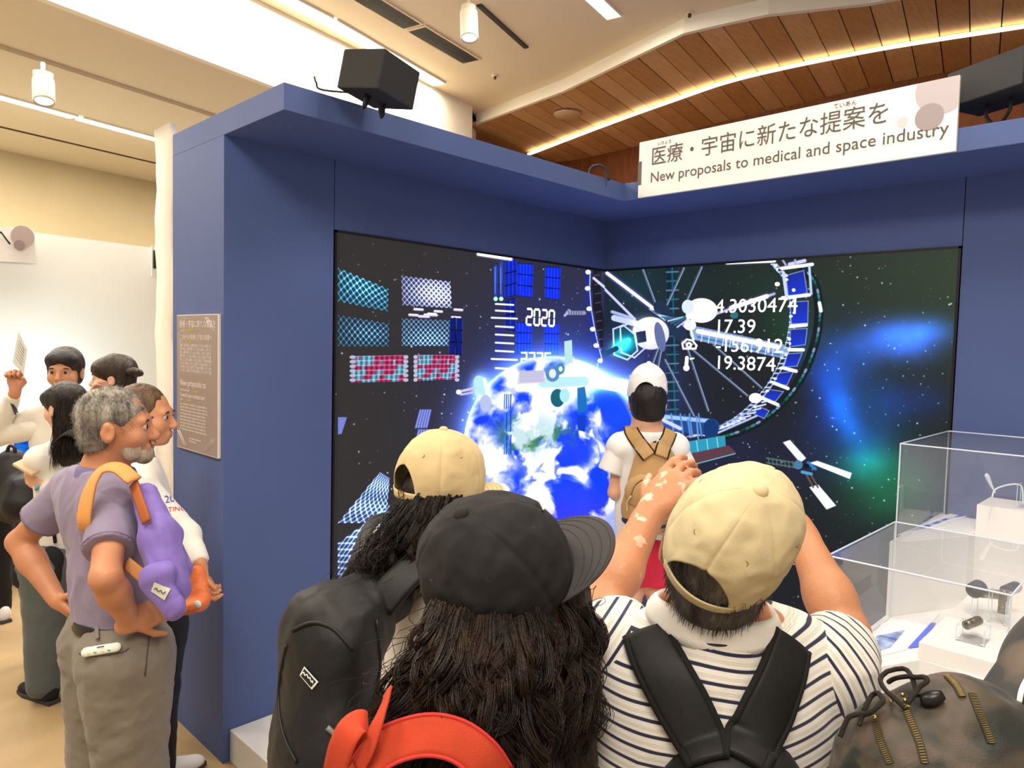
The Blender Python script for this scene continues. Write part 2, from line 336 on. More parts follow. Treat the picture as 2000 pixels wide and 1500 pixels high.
bb = at(-150, 985, 5.4); cc = at(76, 985, 5.2); prism('stand', [(*bb[:2], 0), (*cc[:2], 0), (*(cc+back*4)[:2], 0), (*(bb+back*4)[:2], 0)], (0, 0, bb[2]-.02), mat('stand_dark', (46, 44, 42), .7), bd)
area('wall_glow_fill', at(-60, 815, 5.75), (1.5, .25), 26, col=(.55, .85, 1), rot=(math.radians(115), 0, math.radians(60)))  # added lamp that makes the cyan glow on the wall behind
# ================================================================ THE BOOTH
ZS, ZTOP, OV, YL, TH = 2.686, 2.785, .499, -2.618, .547
YSL, XSR, ZST, ZP = -2.092, 2.096, 2.365, .143
m_blue = mat('booth_blue', (76, 94, 146), .62, bump=.03, bscale=120, var=.03, vscale=1.5)
booth = empty('exhibition_booth', (0, 0, 0), 'dark blue L-shaped exhibition booth wall with an overhanging canopy', 'booth')
G = .004
# left wing: end leaf, leaf beside the screen, header leaf above the screen
box('wall_panel', (-TH, YL, 0), (0, YSL-G, ZS), m_blue, booth)
box('wall_panel', (-TH, YSL, ZST), (0, 0, ZS), m_blue, booth)
box('wall_core', (-TH, YSL, 0), (-.03, TH, ZST), m_blue, booth)
# right wing
box('wall_panel', (0, .0, ZST), (XSR, .25, ZS), m_blue, booth)
box('wall_core', (-.03, .03, 0), (XSR, .25, ZST), m_blue, booth)
box('wall_panel', (XSR+G, 0, 0), (XSR+1.2, .25, ZS), m_blue, booth)
box('wall_panel', (XSR+1.2+G, 0, 0), (XSR+3, .25, ZS), m_blue, booth)
prism('canopy', [(-TH, YL, ZS), (OV, YL, ZS), (OV, -OV, ZS), (XSR+3, -OV, ZS), (XSR+3, .25, ZS), (-TH, .25, ZS)], (0, 0, ZTOP-ZS), m_blue, booth, bevel=.002)
# white cloth at the back edge of the left wing
m_cloth = mat('white_cloth', (246, 238, 224), .9, bump=.1, bscale=60)
V, Fc = [], []; nz = 40
for k in range(nz+1):
    z = 2.845*k/nz
    for j, (dy, dx) in enumerate([(0, 0), (.0, -.2), (.03, -.22), (.03, .0)]):
        wv = .010*math.sin(k*.9)+.006*math.sin(k*2.3+1)
        V.append((-TH-.012+dx+(wv if dx > -.1 else wv*.4), YL+dy-.002+wv*.3, z))
for k in range(nz):
    for j in range(4): Fc.append((4*k+j, 4*k+(j+1) % 4, 4*k+4+(j+1) % 4, 4*k+4+j))
Fc += [(0, 1, 2, 3), (4*nz+3, 4*nz+2, 4*nz+1, 4*nz)]
tag(obj('white_curtain', V, Fc, m_cloth, None, True), 'narrow white cloth hanging behind the left edge of the blue booth', 'curtain')
# platform
m_plat = mat('platform_white', (240, 237, 232), .35, coat=.2)
tag(prism('booth_platform', [(0.001, YL+.03, 0), (0.001, -.001, 0), (XSR+3, -.001, 0), (XSR+3, -1.6, 0), (2.2, -2.45, 0), (1.1, YL+.03, 0)], (0, 0, ZP), m_plat, bevel=.004), 'low white raised platform inside the blue booth', 'platform')
# ---------------------------------------------------------------- screen pictures, painted in code
H5 = np.array([0, 0, 0], float)
class Paint:
    def __init__(s, W, H, fn):
        s.W, s.H = W, H
        jj, ii = np.meshgrid(np.arange(W)+.5, np.arange(H)+.5)
        P = fn(jj/W, ii/H); d = P-CAM; z = d@CF
        s.x = 1000+FPX*(d@CR)/z; s.y = 750-FPX*(d@CU)/z; s.c = np.zeros((H, W, 3))
    def sel(s, x0, y0, x1, y1):
        return (s.x > x0) & (s.x < x1) & (s.y > y0) & (s.y < y1)
    def over(s, m, a, col):
        a = np.clip(a, 0, 1)[:, None]; s.c[m] = s.c[m]*(1-a)+np.array(col)*a
    def add(s, m, a, col): s.c[m] += np.clip(a, 0, None)[:, None]*np.array(col)
    def line(s, p, q, wd, col, glow=0, gcol=None, soft=1.2):
        e = wd+glow*3+3; m = s.sel(min(p[0], q[0])-e, min(p[1], q[1])-e, max(p[0], q[0])+e, max(p[1], q[1])+e)
        X = s.x[m]; Y = s.y[m]; dx, dy = q[0]-p[0], q[1]-p[1]; t = np.clip(((X-p[0])*dx+(Y-p[1])*dy)/(dx*dx+dy*dy+1e-9), 0, 1)
        d = np.hypot(X-p[0]-t*dx, Y-p[1]-t*dy)
        if glow: s.add(m, np.exp(-(d/glow)**2), gcol or col)
        s.over(m, (wd/2-d)/soft+.5, col)
    def poly(s, pts, col, a=1, fn=None, soft=1.2):
        P = np.array(pts, float); m = s.sel(*(P.min(0)-2), *(P.max(0)+2)); X = s.x[m]; Y = s.y[m]
        ar = sum(P[i][0]*P[(i+1) % len(P)][1]-P[(i+1) % len(P)][0]*P[i][1] for i in range(len(P))); sg = 1 if ar > 0 else -1
        d = np.full(X.shape, 1e9)
        for i in range(len(P)):
            ax, ay = P[i]; bx, by = P[(i+1) % len(P)]; L = math.hypot(bx-ax, by-ay)
            d = np.minimum(d, sg*((bx-ax)*(Y-ay)-(by-ay)*(X-ax))/L)
        al = np.clip(d/soft+.5, 0, 1)*a
        if fn is None: s.over(m, al, col); return
        # bilinear coordinates of a quad
        A, B, C_, D_ = P; u = np.full(X.shape, .5); v = np.full(X.shape, .5)
        for _ in range(6):
            fx = A[0]*(1-u)*(1-v)+B[0]*u*(1-v)+C_[0]*u*v+D_[0]*(1-u)*v-X; fy = A[1]*(1-u)*(1-v)+B[1]*u*(1-v)+C_[1]*u*v+D_[1]*(1-u)*v-Y
            ux = (B[0]-A[0])*(1-v)+(C_[0]-D_[0])*v; uy = (B[1]-A[1])*(1-v)+(C_[1]-D_[1])*v; vx = (D_[0]-A[0])*(1-u)+(C_[0]-B[0])*u; vy = (D_[1]-A[1])*(1-u)+(C_[1]-B[1])*u
            dt = ux*vy-uy*vx; dt = np.where(abs(dt) < 1e-6, 1e-6, dt); du = (fx*vy-fy*vx)/dt; dv = (ux*fy-uy*fx)/dt; u -= du; v -= dv
        c, aa = fn(u, v); al = (al*np.clip(aa, 0, 1))[:, None]; s.c[m] = s.c[m]*(1-al)+c*al
    def ell(s, cx, cy, rx, ry, col, a=1, glow=False, rot=0, soft=.06):
        R_ = max(rx, ry)*(2.6 if glow else 1.1)+3; m = s.sel(cx-R_, cy-R_, cx+R_, cy+R_); c_, s_ = math.cos(rot), math.sin(rot)
        X = s.x[m]-cx; Y = s.y[m]-cy; d = np.hypot((X*c_+Y*s_)/rx, (-X*s_+Y*c_)/ry)
        if glow: s.add(m, a*np.exp(-d*d), col)
        else: s.over(m, a*((1-d)/soft+.5), col)
    def image(s, name):
        im = bpy.data.images.new(name, s.W, s.H, float_buffer=True); px = np.ones((s.H, s.W, 4), np.float32)
        c = np.clip(s.c, 0, None); L = np.where(c <= .04045, c/12.92, ((c+.055)/1.055)**2.4)
        px[..., :3] = L; im.colorspace_settings.name = 'Linear Rec.709'; im.pixels.foreach_set(px.ravel()); im.pack(); return im
def noise2(x, y, oct=5, sc=1., seed=0):
    r = np.random.default_rng(seed); out = np.zeros(np.shape(x)); amp = 1; tot = 0
    for o in range(oct):
        g = r.random((64, 64)); X = x*sc*2**o+o*17.3; Y = y*sc*2**o+o*9.1; xi = np.floor(X).astype(int); yi = np.floor(Y).astype(int); fx = X-xi; fy = Y-yi; fx = fx*fx*(3-2*fx); fy = fy*fy*(3-2*fy)
        a = g[xi % 64, yi % 64]; b = g[(xi+1) % 64, yi % 64]; c = g[xi % 64, (yi+1) % 64]; d = g[(xi+1) % 64, (yi+1) % 64]
        out += amp*((a*(1-fx)+b*fx)*(1-fy)+(c*(1-fx)+d*fx)*fy); tot += amp; amp *= .5
    return out/tot
def stars(p, n, seed, x0, y0, x1, y1):
    r = np.random.default_rng(seed)
    for _ in range(n):
        x, y = r.uniform(x0, x1), r.uniform(y0, y1); b = r.random()**2
        m = p.sel(x-4, y-4, x+4, y+4)
        if m.any(): d = np.hypot(p.x[m]-x, p.y[m]-y); p.add(m, (.25+.8*b)*np.exp(-(d/(.9+.7*b))**2), (.75, .85, .9))
WHT = (1.25, 1.25, 1.3); PW = (1.25, 1.15, 1.5)
def paint_common(p):
    # Earth and everything that crosses the corner
    cx, cy, R = 1078, 868, 175
    m = p.sel(cx-300, cy-300, cx+300, cy+300); X = p.x[m]; Y = p.y[m]; d = np.hypot(X-cx, Y-cy)/R
    g = np.exp(-np.clip(d-1, 0, 9)*9); p.add(m, g*.75*np.clip(1.1-(Y-cy)/260, .2, 1.3), (.35, .55, 1.25))
    al = np.clip((1-d)*R/2+.5, 0, 1)[:, None]
    th = np.arctan2(Y-cy, X-cx); wx = noise2(X, Y, 4, .012, 3)*60; wy = noise2(X+300, Y, 4, .012, 4)*60
    cl = noise2(X+wx, Y+wy, 7, .026, 5); lat = (X-cx)*-.75+(Y-cy)*-.66
    land = noise2(X, Y, 5, .014, 8)
    lm0 = np.clip(1.2-((X-1040)/85)**2-((Y-850)/60)**2, 0, 1)
    base = np.stack([.08+.0*X, .22+.1*land, .95+.2*land], -1)
    lo = (np.clip((Y-940)/110, 0, 1))[:, None]; base = base*(1-lo)+np.array([.30, .22, 1.0])*lo
    lm = np.clip((noise2(X, Y, 6, .03, 18)-.42)*9, 0, 1)*lm0
    base = base*(1-lm[:, None])+np.stack([.28+0*X, .5+.1*cl, .38+0*X], -1)*lm[:, None]
    white = np.clip(lat/55+.1, 0, 1.0)*np.clip(1.15-lm0*1.6, 0, 1)
    cm = np.clip((cl-.49)*8, 0, 1)*(1-.45*lm)*np.clip(1.15-np.clip((Y-930)/120, 0, 1)*.8, 0, 1)
    arc = np.exp(-((np.hypot(X-1065, Y-850)-110)/17)**2)*np.clip((cl-.35)*5, 0, 1.); cm = np.maximum(cm, arc*.9)
    cm = np.clip(np.maximum(cm, white*np.clip(.75+(cl-.45)*4, 0, 1)), 0, 1)[:, None]
    ccol = np.array([1.25, 1.22, 1.4]); full = base*(1-cm)+ccol*cm
    rim = np.clip((d-.92)*11, 0, 1)[:, None]*np.clip(.75-(Y-cy)/200-(X-cx)/500, .1, 1)[:, None]; full = full*(1-rim)+np.array([1.1, 1.2, 1.7])*rim
    p.c[m] = p.c[m]*(1-al)+full*al
    # station beam in front of the planet
    p.line((1150, 740), (1250, 757), 26, (1.5, 1.5, 1.7), 16, (.5, .8, 1.3)); p.ell(1128, 742, 38, 26, (1.1, 1.5, 1.6), 1, True)
    p.line((1060, 745), (1140, 742), 20, (.75, .95, 1.05)); p.ell(1078, 727, 14, 16, (.35, .55, .8)); p.ell(1078, 727, 7, 9, (.9, .95, 1)); p.ell(1093, 718, 9, 11, (.3, .55, .7)); p.ell(1094, 718, 4, 5, (.9, 1, 1))
    p.poly([(1012, 722), (1062, 720), (1065, 745), (1008, 748)], (.86, .85, .95)); p.ell(1088, 775, 14, 18, (.08, .4, .45)); p.ell(1102, 770, 10, 14, (.7, .95, 1))
    for k in range(7): p.line((1014, 724+k*3.2), (1060, 722+k*3.2), .9, (.6, .6, .75))
    p.poly([(1101, 664), (1116, 661), (1118, 706), (1102, 710)], (.75, .92, .92)); p.poly([(1126, 755), (1142, 752), (1147, 800), (1128, 805)], (.1, .45, .75)); p.poly([(1126, 808), (1144, 810), (1142, 842), (1128, 838)], (.05, .25, .8))
    for k, (y0, y1) in enumerate(((768, 795), (803, 840), (848, 885))):
        for j in range(4): p.line((984+j*4, y0), (984+j*4-1, y1), 2.6, (.12, .3, .85) if j % 2 else (.25, .5, .95))
    # ship with ring antenna on the limb
    p.ell(936, 752, 16, 22, (.7, 1.0, 1.3), .9, True); p.ell(936, 750, 13, 20, (.75, .95, 1.1), 1, rot=-.3); p.line((895, 762), (925, 755), 5, (.85, .82, 1)); p.line((898, 768), (925, 763), 4, (.8, .8, 1)); p.ell(893, 763, 5, 5, (1, 1, 1.1)); p.line((944, 738), (950, 770), 6, (1.1, 1.1, 1.3)); p.ell(946, 785, 11, 17, (.75, .78, .95))
def left_screen():
    sx, sz = -YSL, ZST-ZP; W, H = 1150, 1220
    p = Paint(W, H, lambda u, v: np.stack([0*u, YSL+u*sx, ZP+v*sz], -1))
    p.c[:] = (.205, .19, .185); m = p.sel(0, 0, 3000, 3000); d = np.hypot(p.x-1140, p.y-760)  # grey base: room light reflected by the screen, put into the picture
    p.c += np.exp(-(d/230)**2)[..., None]*np.array([-.05, .0, .30]); stars(p, 420, 3, 650, 440, 1190, 1400)
    def lattice(col, hi, nu, nv, bright):
        def fn(u, v):
            a = np.sin((u*nu+v*nv)*math.pi)**2; b = np.sin((u*nu-v*nv)*math.pi)**2; L = np.clip(1-np.minimum(a, b)*3.2, 0, 1); k = np.clip(1-(a+b)*1.6, 0, 1)
            w = bright(u, v); c = np.outer(1+0*u, col)*(.45+.6*w)[..., None]+L[..., None]*np.array(hi)*(.3+.75*w)[..., None]+k[..., None]*w[..., None]*.8; return c, .30+L*.7+w*.3
        return fn
    p.poly([(655, 518), (755, 560), (753, 604), (655, 584)], 0, fn=lattice((.1, .36, .5), (.3, .55, .66), 8, 4, lambda u, v: .35+.5*np.exp(-((u-.5)**2+(v-.3)**2)*6)))
    p.poly([(780, 534), (877, 546), (879, 598), (782, 592)], 0, fn=lattice((.45, .5, .75), (.6, .62, .75), 10, 5, lambda u, v: .25+1.0*np.exp(-((u-.72)**2+(v-.5)**2)*5)))
    p.poly([(655, 611), (756, 628), (755, 673), (655, 672)], 0, fn=lattice((.08, .26, .38), (.36, .5, .62), 9, 4, lambda u, v: .25+.4*np.exp(-((u-.6)**2+(v-.5)**2)*6)))
    p.poly([(781, 618), (876, 622), (873, 672), (781, 672)], 0, fn=lattice((.14, .34, .5), (.55, .6, .7), 10, 5, lambda u, v: .3+.5*np.exp(-((u-.6)**2+(v-.8)**2)*5)))
    def red(u, v):
        r_ = np.sin(v*5.5*math.pi)**2; q = noise2(u*9, np.floor(v*5.5)*3+0*u, 2, 1, 12); bl = np.sin(u*11*math.pi)**2
        c = np.where((q > .55)[..., None], np.array([.45, .78, .85]), np.array([.78, .2, .36]))*(.55+.5*bl)[..., None]+(r_ < .25)[..., None]*np.array([.35, .3, .45]); return c, .75+.25*r_
    p.poly([(681, 692), (793, 690), (790, 742), (681, 744)], 0, fn=red); p.poly([(805, 690), (894, 690), (890, 738), (805, 741)], 0, fn=red)
    for k in range(6):
        y = 694+k*9; p.ell(684, y, 6, 3.5, (.7, .75, .85)); p.ell(789, y, 5, 3.5, (.75, .75, .85)); p.ell(808, y, 4, 3.5, (.75, .8, .85)); p.ell(890, y, 4.5, 3.5, (.75, .75, .85))
    for x0, y0, x1 in ((806, 600, 822), (796, 611, 812), (815, 614, 834), (833, 609, 848), (846, 604, 860), (885, 601, 900), (826, 611, 850), (880, 616, 896)): p.line((x0, y0), (x1, y0+1), 5, (.85, .78, .95)); p.line((x0, y0-1), (x1, y0), 2, (1.1, 1.1, 1.2))
    def bluep(rows, cols, dim=1.):
        def fn(u, v):
            a = np.abs((v*rows) % 1-.5) < .455; b = np.abs((u*cols) % 1-.5) < .44; c = np.outer(1+0*u, (.03, .17, .98))*dim+((~b) & a)[..., None]*np.array([.18, .22, .1]); return c*np.where(a, 1, .15)[..., None], .97+0*u
        return fn
    p.poly([(985, 505), (1007, 502), (1007, 572), (984, 580)], 0, fn=bluep(3, 3, .8)); p.poly([(984, 585), (1006, 576), (1006, 645), (984, 640)], 0, fn=bluep(2, 2, .6))
    for q in ([(1009, 510), (1040, 512), (1038, 578), (1008, 574)], [(1064, 517), (1094, 519), (1092, 582), (1063, 579)], [(1007, 626), (1038, 627), (1036, 689), (1006, 688)], [(1062, 629), (1091, 629), (1090, 689), (1061, 688)]): p.poly(q, 0, fn=bluep(3, 5))
    p.poly([(876, 617), (901, 618), (900, 690), (874, 688)], 0, fn=bluep(3, 2, .5)); p.line((885, 617), (889, 690), 2.5, (.05, .05, .12))
    for x in (966, 977): p.line((x, 517-(x-966)*.7), (x, 548), 7, (.15, .28, .8)); p.line((x, 553), (x, 574), 6, (.12, .25, .8)); p.line((x-1, 518), (x-1, 570), 1.5, (.45, .6, 1)); p.ell(x, 580, 4, 4, (.8, 1.2, 1.3))
    p.line((974, 635), (974, 685), 6, (.1, .15, .65))
    for k, y in enumerate((591, 604, 618, 635, 651, 667, 683, 699, 717)):
        lg = k in (2, 7); p.line((958 if lg else 966, y-1), (1008 if lg else 1001, y+1), 3.2, (1.15, 1.15, 1.25))
    for y in (779, 797): p.line((965, y), (1005, y), 3, (1.3, 1.3, 1.4))
    p.line((932, 492), (996, 502), 5, (1.3, 1.3, 1.5), 3)
    p.line((1107, 608), (1140, 608), 8, (.6, .6, .72)); p.line((1102, 613), (1112, 604), 5, (.7, .7, .85)); 
    for k in range(6): p.line((1110+5*k, 603), (1110+5*k, 613), 1.5, (.3, .3, .4))
    for k, pat in enumerate(('abged', 'abgcd', 'abgcd', 'afgcd')):
        x0 = 1017+k*15.5; y0 = 686+k*.3; Q = dict(a=((0, 0), (1, 0)), b=((1, 0), (1, .5)), c=((1, .5), (1, 1)), d=((0, 1), (1, 1)), e=((0, .5), (0, 1)), f=((0, 0), (0, .5)), g=((0, .5), (1, .5)))
        for c_ in pat: (a0, b0), (a1, b1) = Q[c_]; p.line((x0+a0*10, y0+b0*24), (x0+a1*10, y0+b1*24), 3, WHT)
    # left part of the wheel rim, close to the corner
    rim = [(1148, 528), (1147, 560), (1150, 600), (1157, 640), (1164, 672), (1172, 702)]
    for a, b in zip(rim[:-1], rim[1:]): p.line((a[0]+18, a[1]), (b[0]+16, b[1]), 16, (.10, .10, .13)); p.line(a, b, 9, (.12, .17, .6)); p.line((a[0]+4, a[1]), (b[0]+4, b[1]), 2, (.8, .85, 1))
    for x, y in rim: p.ell(x, y, 5.5, 4.5, (.95, 1, 1.1))
    for k in range(9): p.line((1160+k*.9, 535+k*18), (1170+k*.9, 533+k*18), 2, (.3, .3, .4))
    p.line((1159, 540), (1190, 566), 5, (.9, .88, 1.15))
    # small panels and big pale lattices, lower left
    for q in ([(816, 797), (840, 797), (832, 833), (806, 834)], [(813, 836), (838, 836), (830, 872), (804, 872)], [(655, 812), (673, 812), (662, 845), (655, 846)]): p.poly(q, 0, fn=lambda u, v: (np.outer(1+0*u, (.33, .38, .72))+(np.sin(u*5*math.pi)**2)[..., None]*.3, .95+0*u))
    lb = lambda u, v: .55+.4*np.sin(v*7)**2
    p.poly([(738, 920), (757, 932), (750, 1020), (655, 1020)], 0, fn=lattice((.35, .5, .85), (.5, .55, .6), 7, 7, lb)); p.poly([(757, 985), (750, 1080), (655, 1145), (655, 1060)], 0, fn=lattice((.35, .5, .85), (.5, .55, .6), 7, 6, lb))
    p.poly([(655, 1150), (700, 1120), (730, 1160), (655, 1240)], 0, fn=lattice((.3, .45, .8), (.5, .55, .6), 6, 6, lb))
    paint_common(p)
    m = p.y > 985; p.c[m] *= np.where(p.x[m] > 900, 1, 1)[:, None]
    p.line((657, 446), (648, 1300), 0.1, (0, 0, 0)); return p.image('left_screen_picture'), (sx, sz)
def right_screen():
    sx, sz = XSR, ZST-ZP; W, H = 1250, 1325
    p = Paint(W, H, lambda u, v: np.stack([u*sx, 0*u, ZP+v*sz], -1))
    X, Y = p.x, p.y; n1 = noise2(X, Y, 4, .008, 21); n2 = noise2(X, Y, 5, .014, 22)
    p.c[:] = (.115, .125, .14); p.c += np.exp(-((X-1900)/330)**2-((Y-520)/230)**2)[..., None]*np.array([.09, .13, .06])
    def neb(cx, cy, rx, ry, col, rot=0):
        c_, s_ = math.cos(rot), math.sin(rot); U_, V_ = (X-cx)*c_+(Y-cy)*s_, -(X-cx)*s_+(Y-cy)*c_
        p.c[:] += (np.exp(-(U_/rx)**2-(V_/ry)**2)*np.clip(.15+1.7*(n1*.6+n2*.4)-.1, .2, 1.4))[..., None]*np.array(col)
    neb(1762, 662, 92, 36, (.12, .32, .9)); neb(1640, 700, 55, 60, (.02, .16, .5)); neb(1815, 640, 50, 26, (.08, .25, .6)); neb(1690, 820, 75, 75, (.0, .14, .34)); neb(1650, 800, 28, 70, (.02, .2, .5), -.4); neb(1790, 780, 70, 40, (0, .05, .25)); neb(1610, 770, 40, 90, (0, .03, .2))
    neb(1760, 950, 110, 75, (.02, .25, .12)); neb(1700, 905, 50, 35, (.0, .26, .22)); neb(1560, 640, 60, 60, (.0, .08, .02)); neb(1430, 900, 170, 80, (.02, .02, .12)); neb(1250, 560, 90, 60, (0, .08, .1)); neb(1230, 780, 100, 130, (.1, .14, .5)); neb(1200, 960, 60, 130, (.5, .5, 1.0)); neb(1420, 560, 200, 60, (0, .04, .02)); neb(1220, 1100, 60, 90, (.5, .5, .8))
    p.c[:] = np.clip(p.c, .05, None); stars(p, 620, 9, 1180, 480, 1880, 1350)
    TE = (.10, .34, .42); LW = (.78, .82, 1.0)
    # far-side rods and pillar
    for a, b, wd in (((1310, 520), (1316, 720), 15), ((1312, 720), (1318, 830), 17)):
        p.line(a, b, wd, (.07, .16, .22)); p.line((a[0]+4, a[1]), (b[0]+4, b[1]), 4, TE)
    for k in range(16): p.line((1303, 528+k*18), (1326, 527+k*18), 3, (.16, .42, .52) if k % 2 else (.35, .5, .62))
    for a, b in (((1256, 522), (1285, 600)), ((1337, 520), (1300, 600)), ((1372, 518), (1340, 590)), ((1300, 640), (1285, 720)), ((1338, 660), (1385, 800)), ((1300, 700), (1372, 840)), ((1330, 660), (1462, 770)), ((1395, 670), (1490, 755)), ((1300, 640), (1262, 745))):
        p.line(a, b, 5, (.30, .36, .46)); p.line((a[0]+1, a[1]), (b[0]+1, b[1]), 1.6, (.62, .7, .85))
    p.line((1186, 530), (1278, 600), 6, (1.3, 1.2, 1.6), 5, (.35, .3, .6)); p.line((1176, 556), (1240, 620), 5, (.85, .85, 1.1))
    p.line((1335, 632), (1515, 570), 4.5, (.8, .72, 1.0), 3, (.3, .25, .5)); p.line((1430, 598), (1500, 575), 8, (1.3, 1.2, 1.5), 5, (.35, .3, .6))
    p.line((1362, 604), (1330, 640), 6, (.6, .6, .8)); p.ell(1436, 612, 8, 7, (.2, .45, .5))
    # truss tube to the rim
    p.line((1362, 648), (1528, 682), 27, (.55, .66, .85), 8, (.1, .2, .35)); p.line((1365, 644), (1520, 674), 9, (1.15, 1.1, 1.35)); p.line((1365, 655), (1525, 690), 4, (.25, .5, .75))
    for k in range(11): p.line((1375+k*14, 640+k*2.8), (1371+k*14, 664+k*2.8), 2, (.9, .95, 1.2))
    # wheel rim, right half
    rim = [(1556, 512), (1583, 545), (1592, 585), (1592, 625), (1584, 668), (1568, 712), (1545, 752), (1512, 790), (1470, 822), (1425, 842), (1385, 852)]
    C_ = spline([(*q_, 0) for q_ in rim], 44)[:, :2]
    for a, b in zip(C_[:-1], C_[1:]): p.line(a+(10, 2), b+(10, 2), 18, (.06, .11, .12)); p.line(a+(-36, 0), b+(-36, 0), 2.5, (.7, .78, 1))
    for k, (a, b) in enumerate(zip(C_[:-1], C_[1:])):
        c = [(.1, .4, .3), (.25, .5, .6), (.55, .6, .75), (.08, .2, .25)][k*7 % 4]; p.line(a+(12, 2), (a+b)/2+(12, 2), 5, c); p.line(a+(-46, 0), b+(-46, 0), 2, (.6, .75, .9)); p.line(a+(-47, 0), a+(-36, 0), 2.5, (.85, .9, 1.1))
    for q_ in ([(1538, 534), (1573, 524), (1580, 568), (1543, 578)], [(1546, 586), (1582, 584), (1581, 628), (1549, 629)], [(1547, 640), (1580, 638), (1576, 670), (1545, 674)], [(1541, 688), (1570, 686), (1560, 712), (1534, 714)], [(1524, 726), (1553, 722), (1540, 750), (1512, 748)], [(1505, 758), (1533, 762), (1517, 782), (1490, 778)], [(1480, 789), (1505, 800), (1495, 815), (1475, 806)]):
        p.poly(q_, 0, fn=lambda u, v: (np.outer(1+0*u, (.10, .18, .62))+(v*.5)[..., None]*np.array([.0, .1, .5]), 1+0*u))
        for a, b in zip(q_, q_[1:]+q_[:1]): p.line(a, b, 1.5, (.6, .68, .9))
    for a, b in (((1548, 634), (1578, 631)), ((1544, 680), (1572, 680)), ((1534, 716), (1558, 722)), ((1514, 745), (1542, 756)), ((1494, 776), (1522, 788)), ((1530, 520), (1590, 512)), ((1531, 578), (1584, 572))): p.line(a, b, 6.5, (1.1, 1.1, 1.25), 2)
    p.line((1533, 530), (1540, 580), 6, (.85, .88, 1.15)); p.line((1584, 516), (1588, 570), 5, (.75, .85, 1)); p.line((1545, 512), (1575, 505), 7, (.85, .85, 1.05)); p.line((1532, 504), (1538, 514), 4, (.7, .7, .9)); p.line((1556, 503), (1557, 512), 4, (.7, .7, .9)); p.ell(1521, 551, 5, 4, WHT); p.line((1604, 588), (1607, 603), 7, (1.1, 1.15, 1.25))
    for k in range(26):
        a = C_[int(k*1.6)]; p.ell(a[0]-40+rng.uniform(-5, 5), a[1]+rng.uniform(-4, 4), rng.uniform(2, 4.5), rng.uniform(2, 3.5), (1, 1.05, 1.2))
    for k in range(12): a = C_[30+k]; p.line(a+(-22, -6), a+(-6, -10), 3, (.9, .95, 1.1)); 
    p.line((1400, 845), (1480, 810), 4, (.75, .8, 1)); p.line((1400, 834), (1470, 800), 3, (.6, .7, .9)); p.ell(1478, 775, 13, 10, (1.0, 1, 1.2))
    # hub
    p.line((1200, 618), (1262, 634), 12, (.8, .85, 1.05)); p.line((1196, 606), (1240, 620), 6, (.7, .75, .95)); p.line((1290, 596), (1330, 650), 26, (.13, .2, .3))
    for k in range(10): p.line((1270+k*6, 600+k*4), (1300+k*6, 622-k), 3, [(.8, .85, 1), (.1, .5, .6), (.3, .35, .5)][k % 3])
    p.ell(1272, 648, 36, 32, (.92, .92, 1.08)); p.ell(1262, 640, 22, 18, (1.3, 1.3, 1.4), .9, True); p.ell(1290, 655, 10, 30, (.4, .45, .65), .8, rot=-.2)
    hexp = [(1198, 640), (1218, 632), (1240, 650), (1246, 682), (1226, 700), (1200, 690)]
    p.poly(hexp, (.06, .3, .38)); 
    for o in (0, 14):
        for a, b in zip(hexp, hexp[1:]+hexp[:1]): p.line((a[0]+o, a[1]-o*.3), (b[0]+o, b[1]-o*.3), 3, (.85, .9, 1.1))
    p.poly([(1242, 646), (1262, 642), (1264, 664), (1246, 668)], (.15, .18, .3)); p.ell(1216, 672, 22, 14, (.2, 1.1, 1.2), 1, True, rot=-.5); p.line((1200, 678), (1228, 662), 11, (.35, 1.25, 1.35)); p.line((1176, 692), (1204, 678), 10, (.1, .25, .35))
    p.ell(1372, 603, 31, 24, (1.25, 1.2, 1.35)); p.ell(1345, 596, 12, 14, (.9, .95, 1.1)); p.ell(1349, 632, 12, 10, WHT); p.line((1343, 612), (1356, 660), 5, (.95, 1, 1.1))
    # cloud and thermometer icons
    for a, b in (((1336, 678), (1360, 678)), ((1336, 678), (1334, 668)), ((1334, 668), (1343, 660)), ((1343, 660), (1354, 662)), ((1354, 662), (1362, 672)), ((1362, 672), (1360, 678))): p.line(a, b, 3.5, WHT)
    p.ell(1347, 671, 6, 6, WHT); p.ell(1347, 671, 2.5, 2.5, (.3, .4, .6)); p.line((1343, 696), (1342, 712), 7, WHT); p.ell(1342, 716, 6, 6, WHT); p.line((1350, 698), (1356, 697), 3, WHT)
    # lower module, solar panels
    p.line((1305, 822), (1390, 832), 34, (.12, .3, .55)); p.line((1300, 812), (1385, 820), 8, (.65, .8, 1.0)); p.ell(1390, 836, 15, 20, (.06, .22, .45)); p.line((1345, 818), (1350, 850), 4, (.4, .55, .9)); p.line((1362, 812), (1366, 862), 3, (.5, .6, .9))
    for k in range(4): p.line((1312+k*18, 806), (1318+k*18, 850), 3, (.35, .6, .85))
    p.poly([(1335, 862), (1418, 848), (1420, 874), (1340, 886)], (.18, .62, .75)); 
    for k in range(4): p.line((1342+k*20, 862-k*3), (1345+k*20, 884-k*3), 1.5, (.7, .95, 1))
    p.poly([(1340, 886), (1425, 868), (1440, 882), (1350, 906)], (.38, .24, .28)); p.line((1347, 908), (1438, 884), 2, (.5, .8, .8)); p.line((1260, 800), (1330, 835), 7, (.85, .85, 1.2), 4, (.2, .2, .5))
    # small satellite
    p.poly([(1532, 862), (1546, 857), (1578, 893), (1566, 902)], (1.0, 1.0, 1.1)); p.poly([(1584, 902), (1600, 898), (1668, 922), (1664, 934)], (1.0, 1, 1.1)); p.poly([(1584, 950), (1602, 945), (1637, 986), (1618, 994)], (1.0, 1, 1.1))
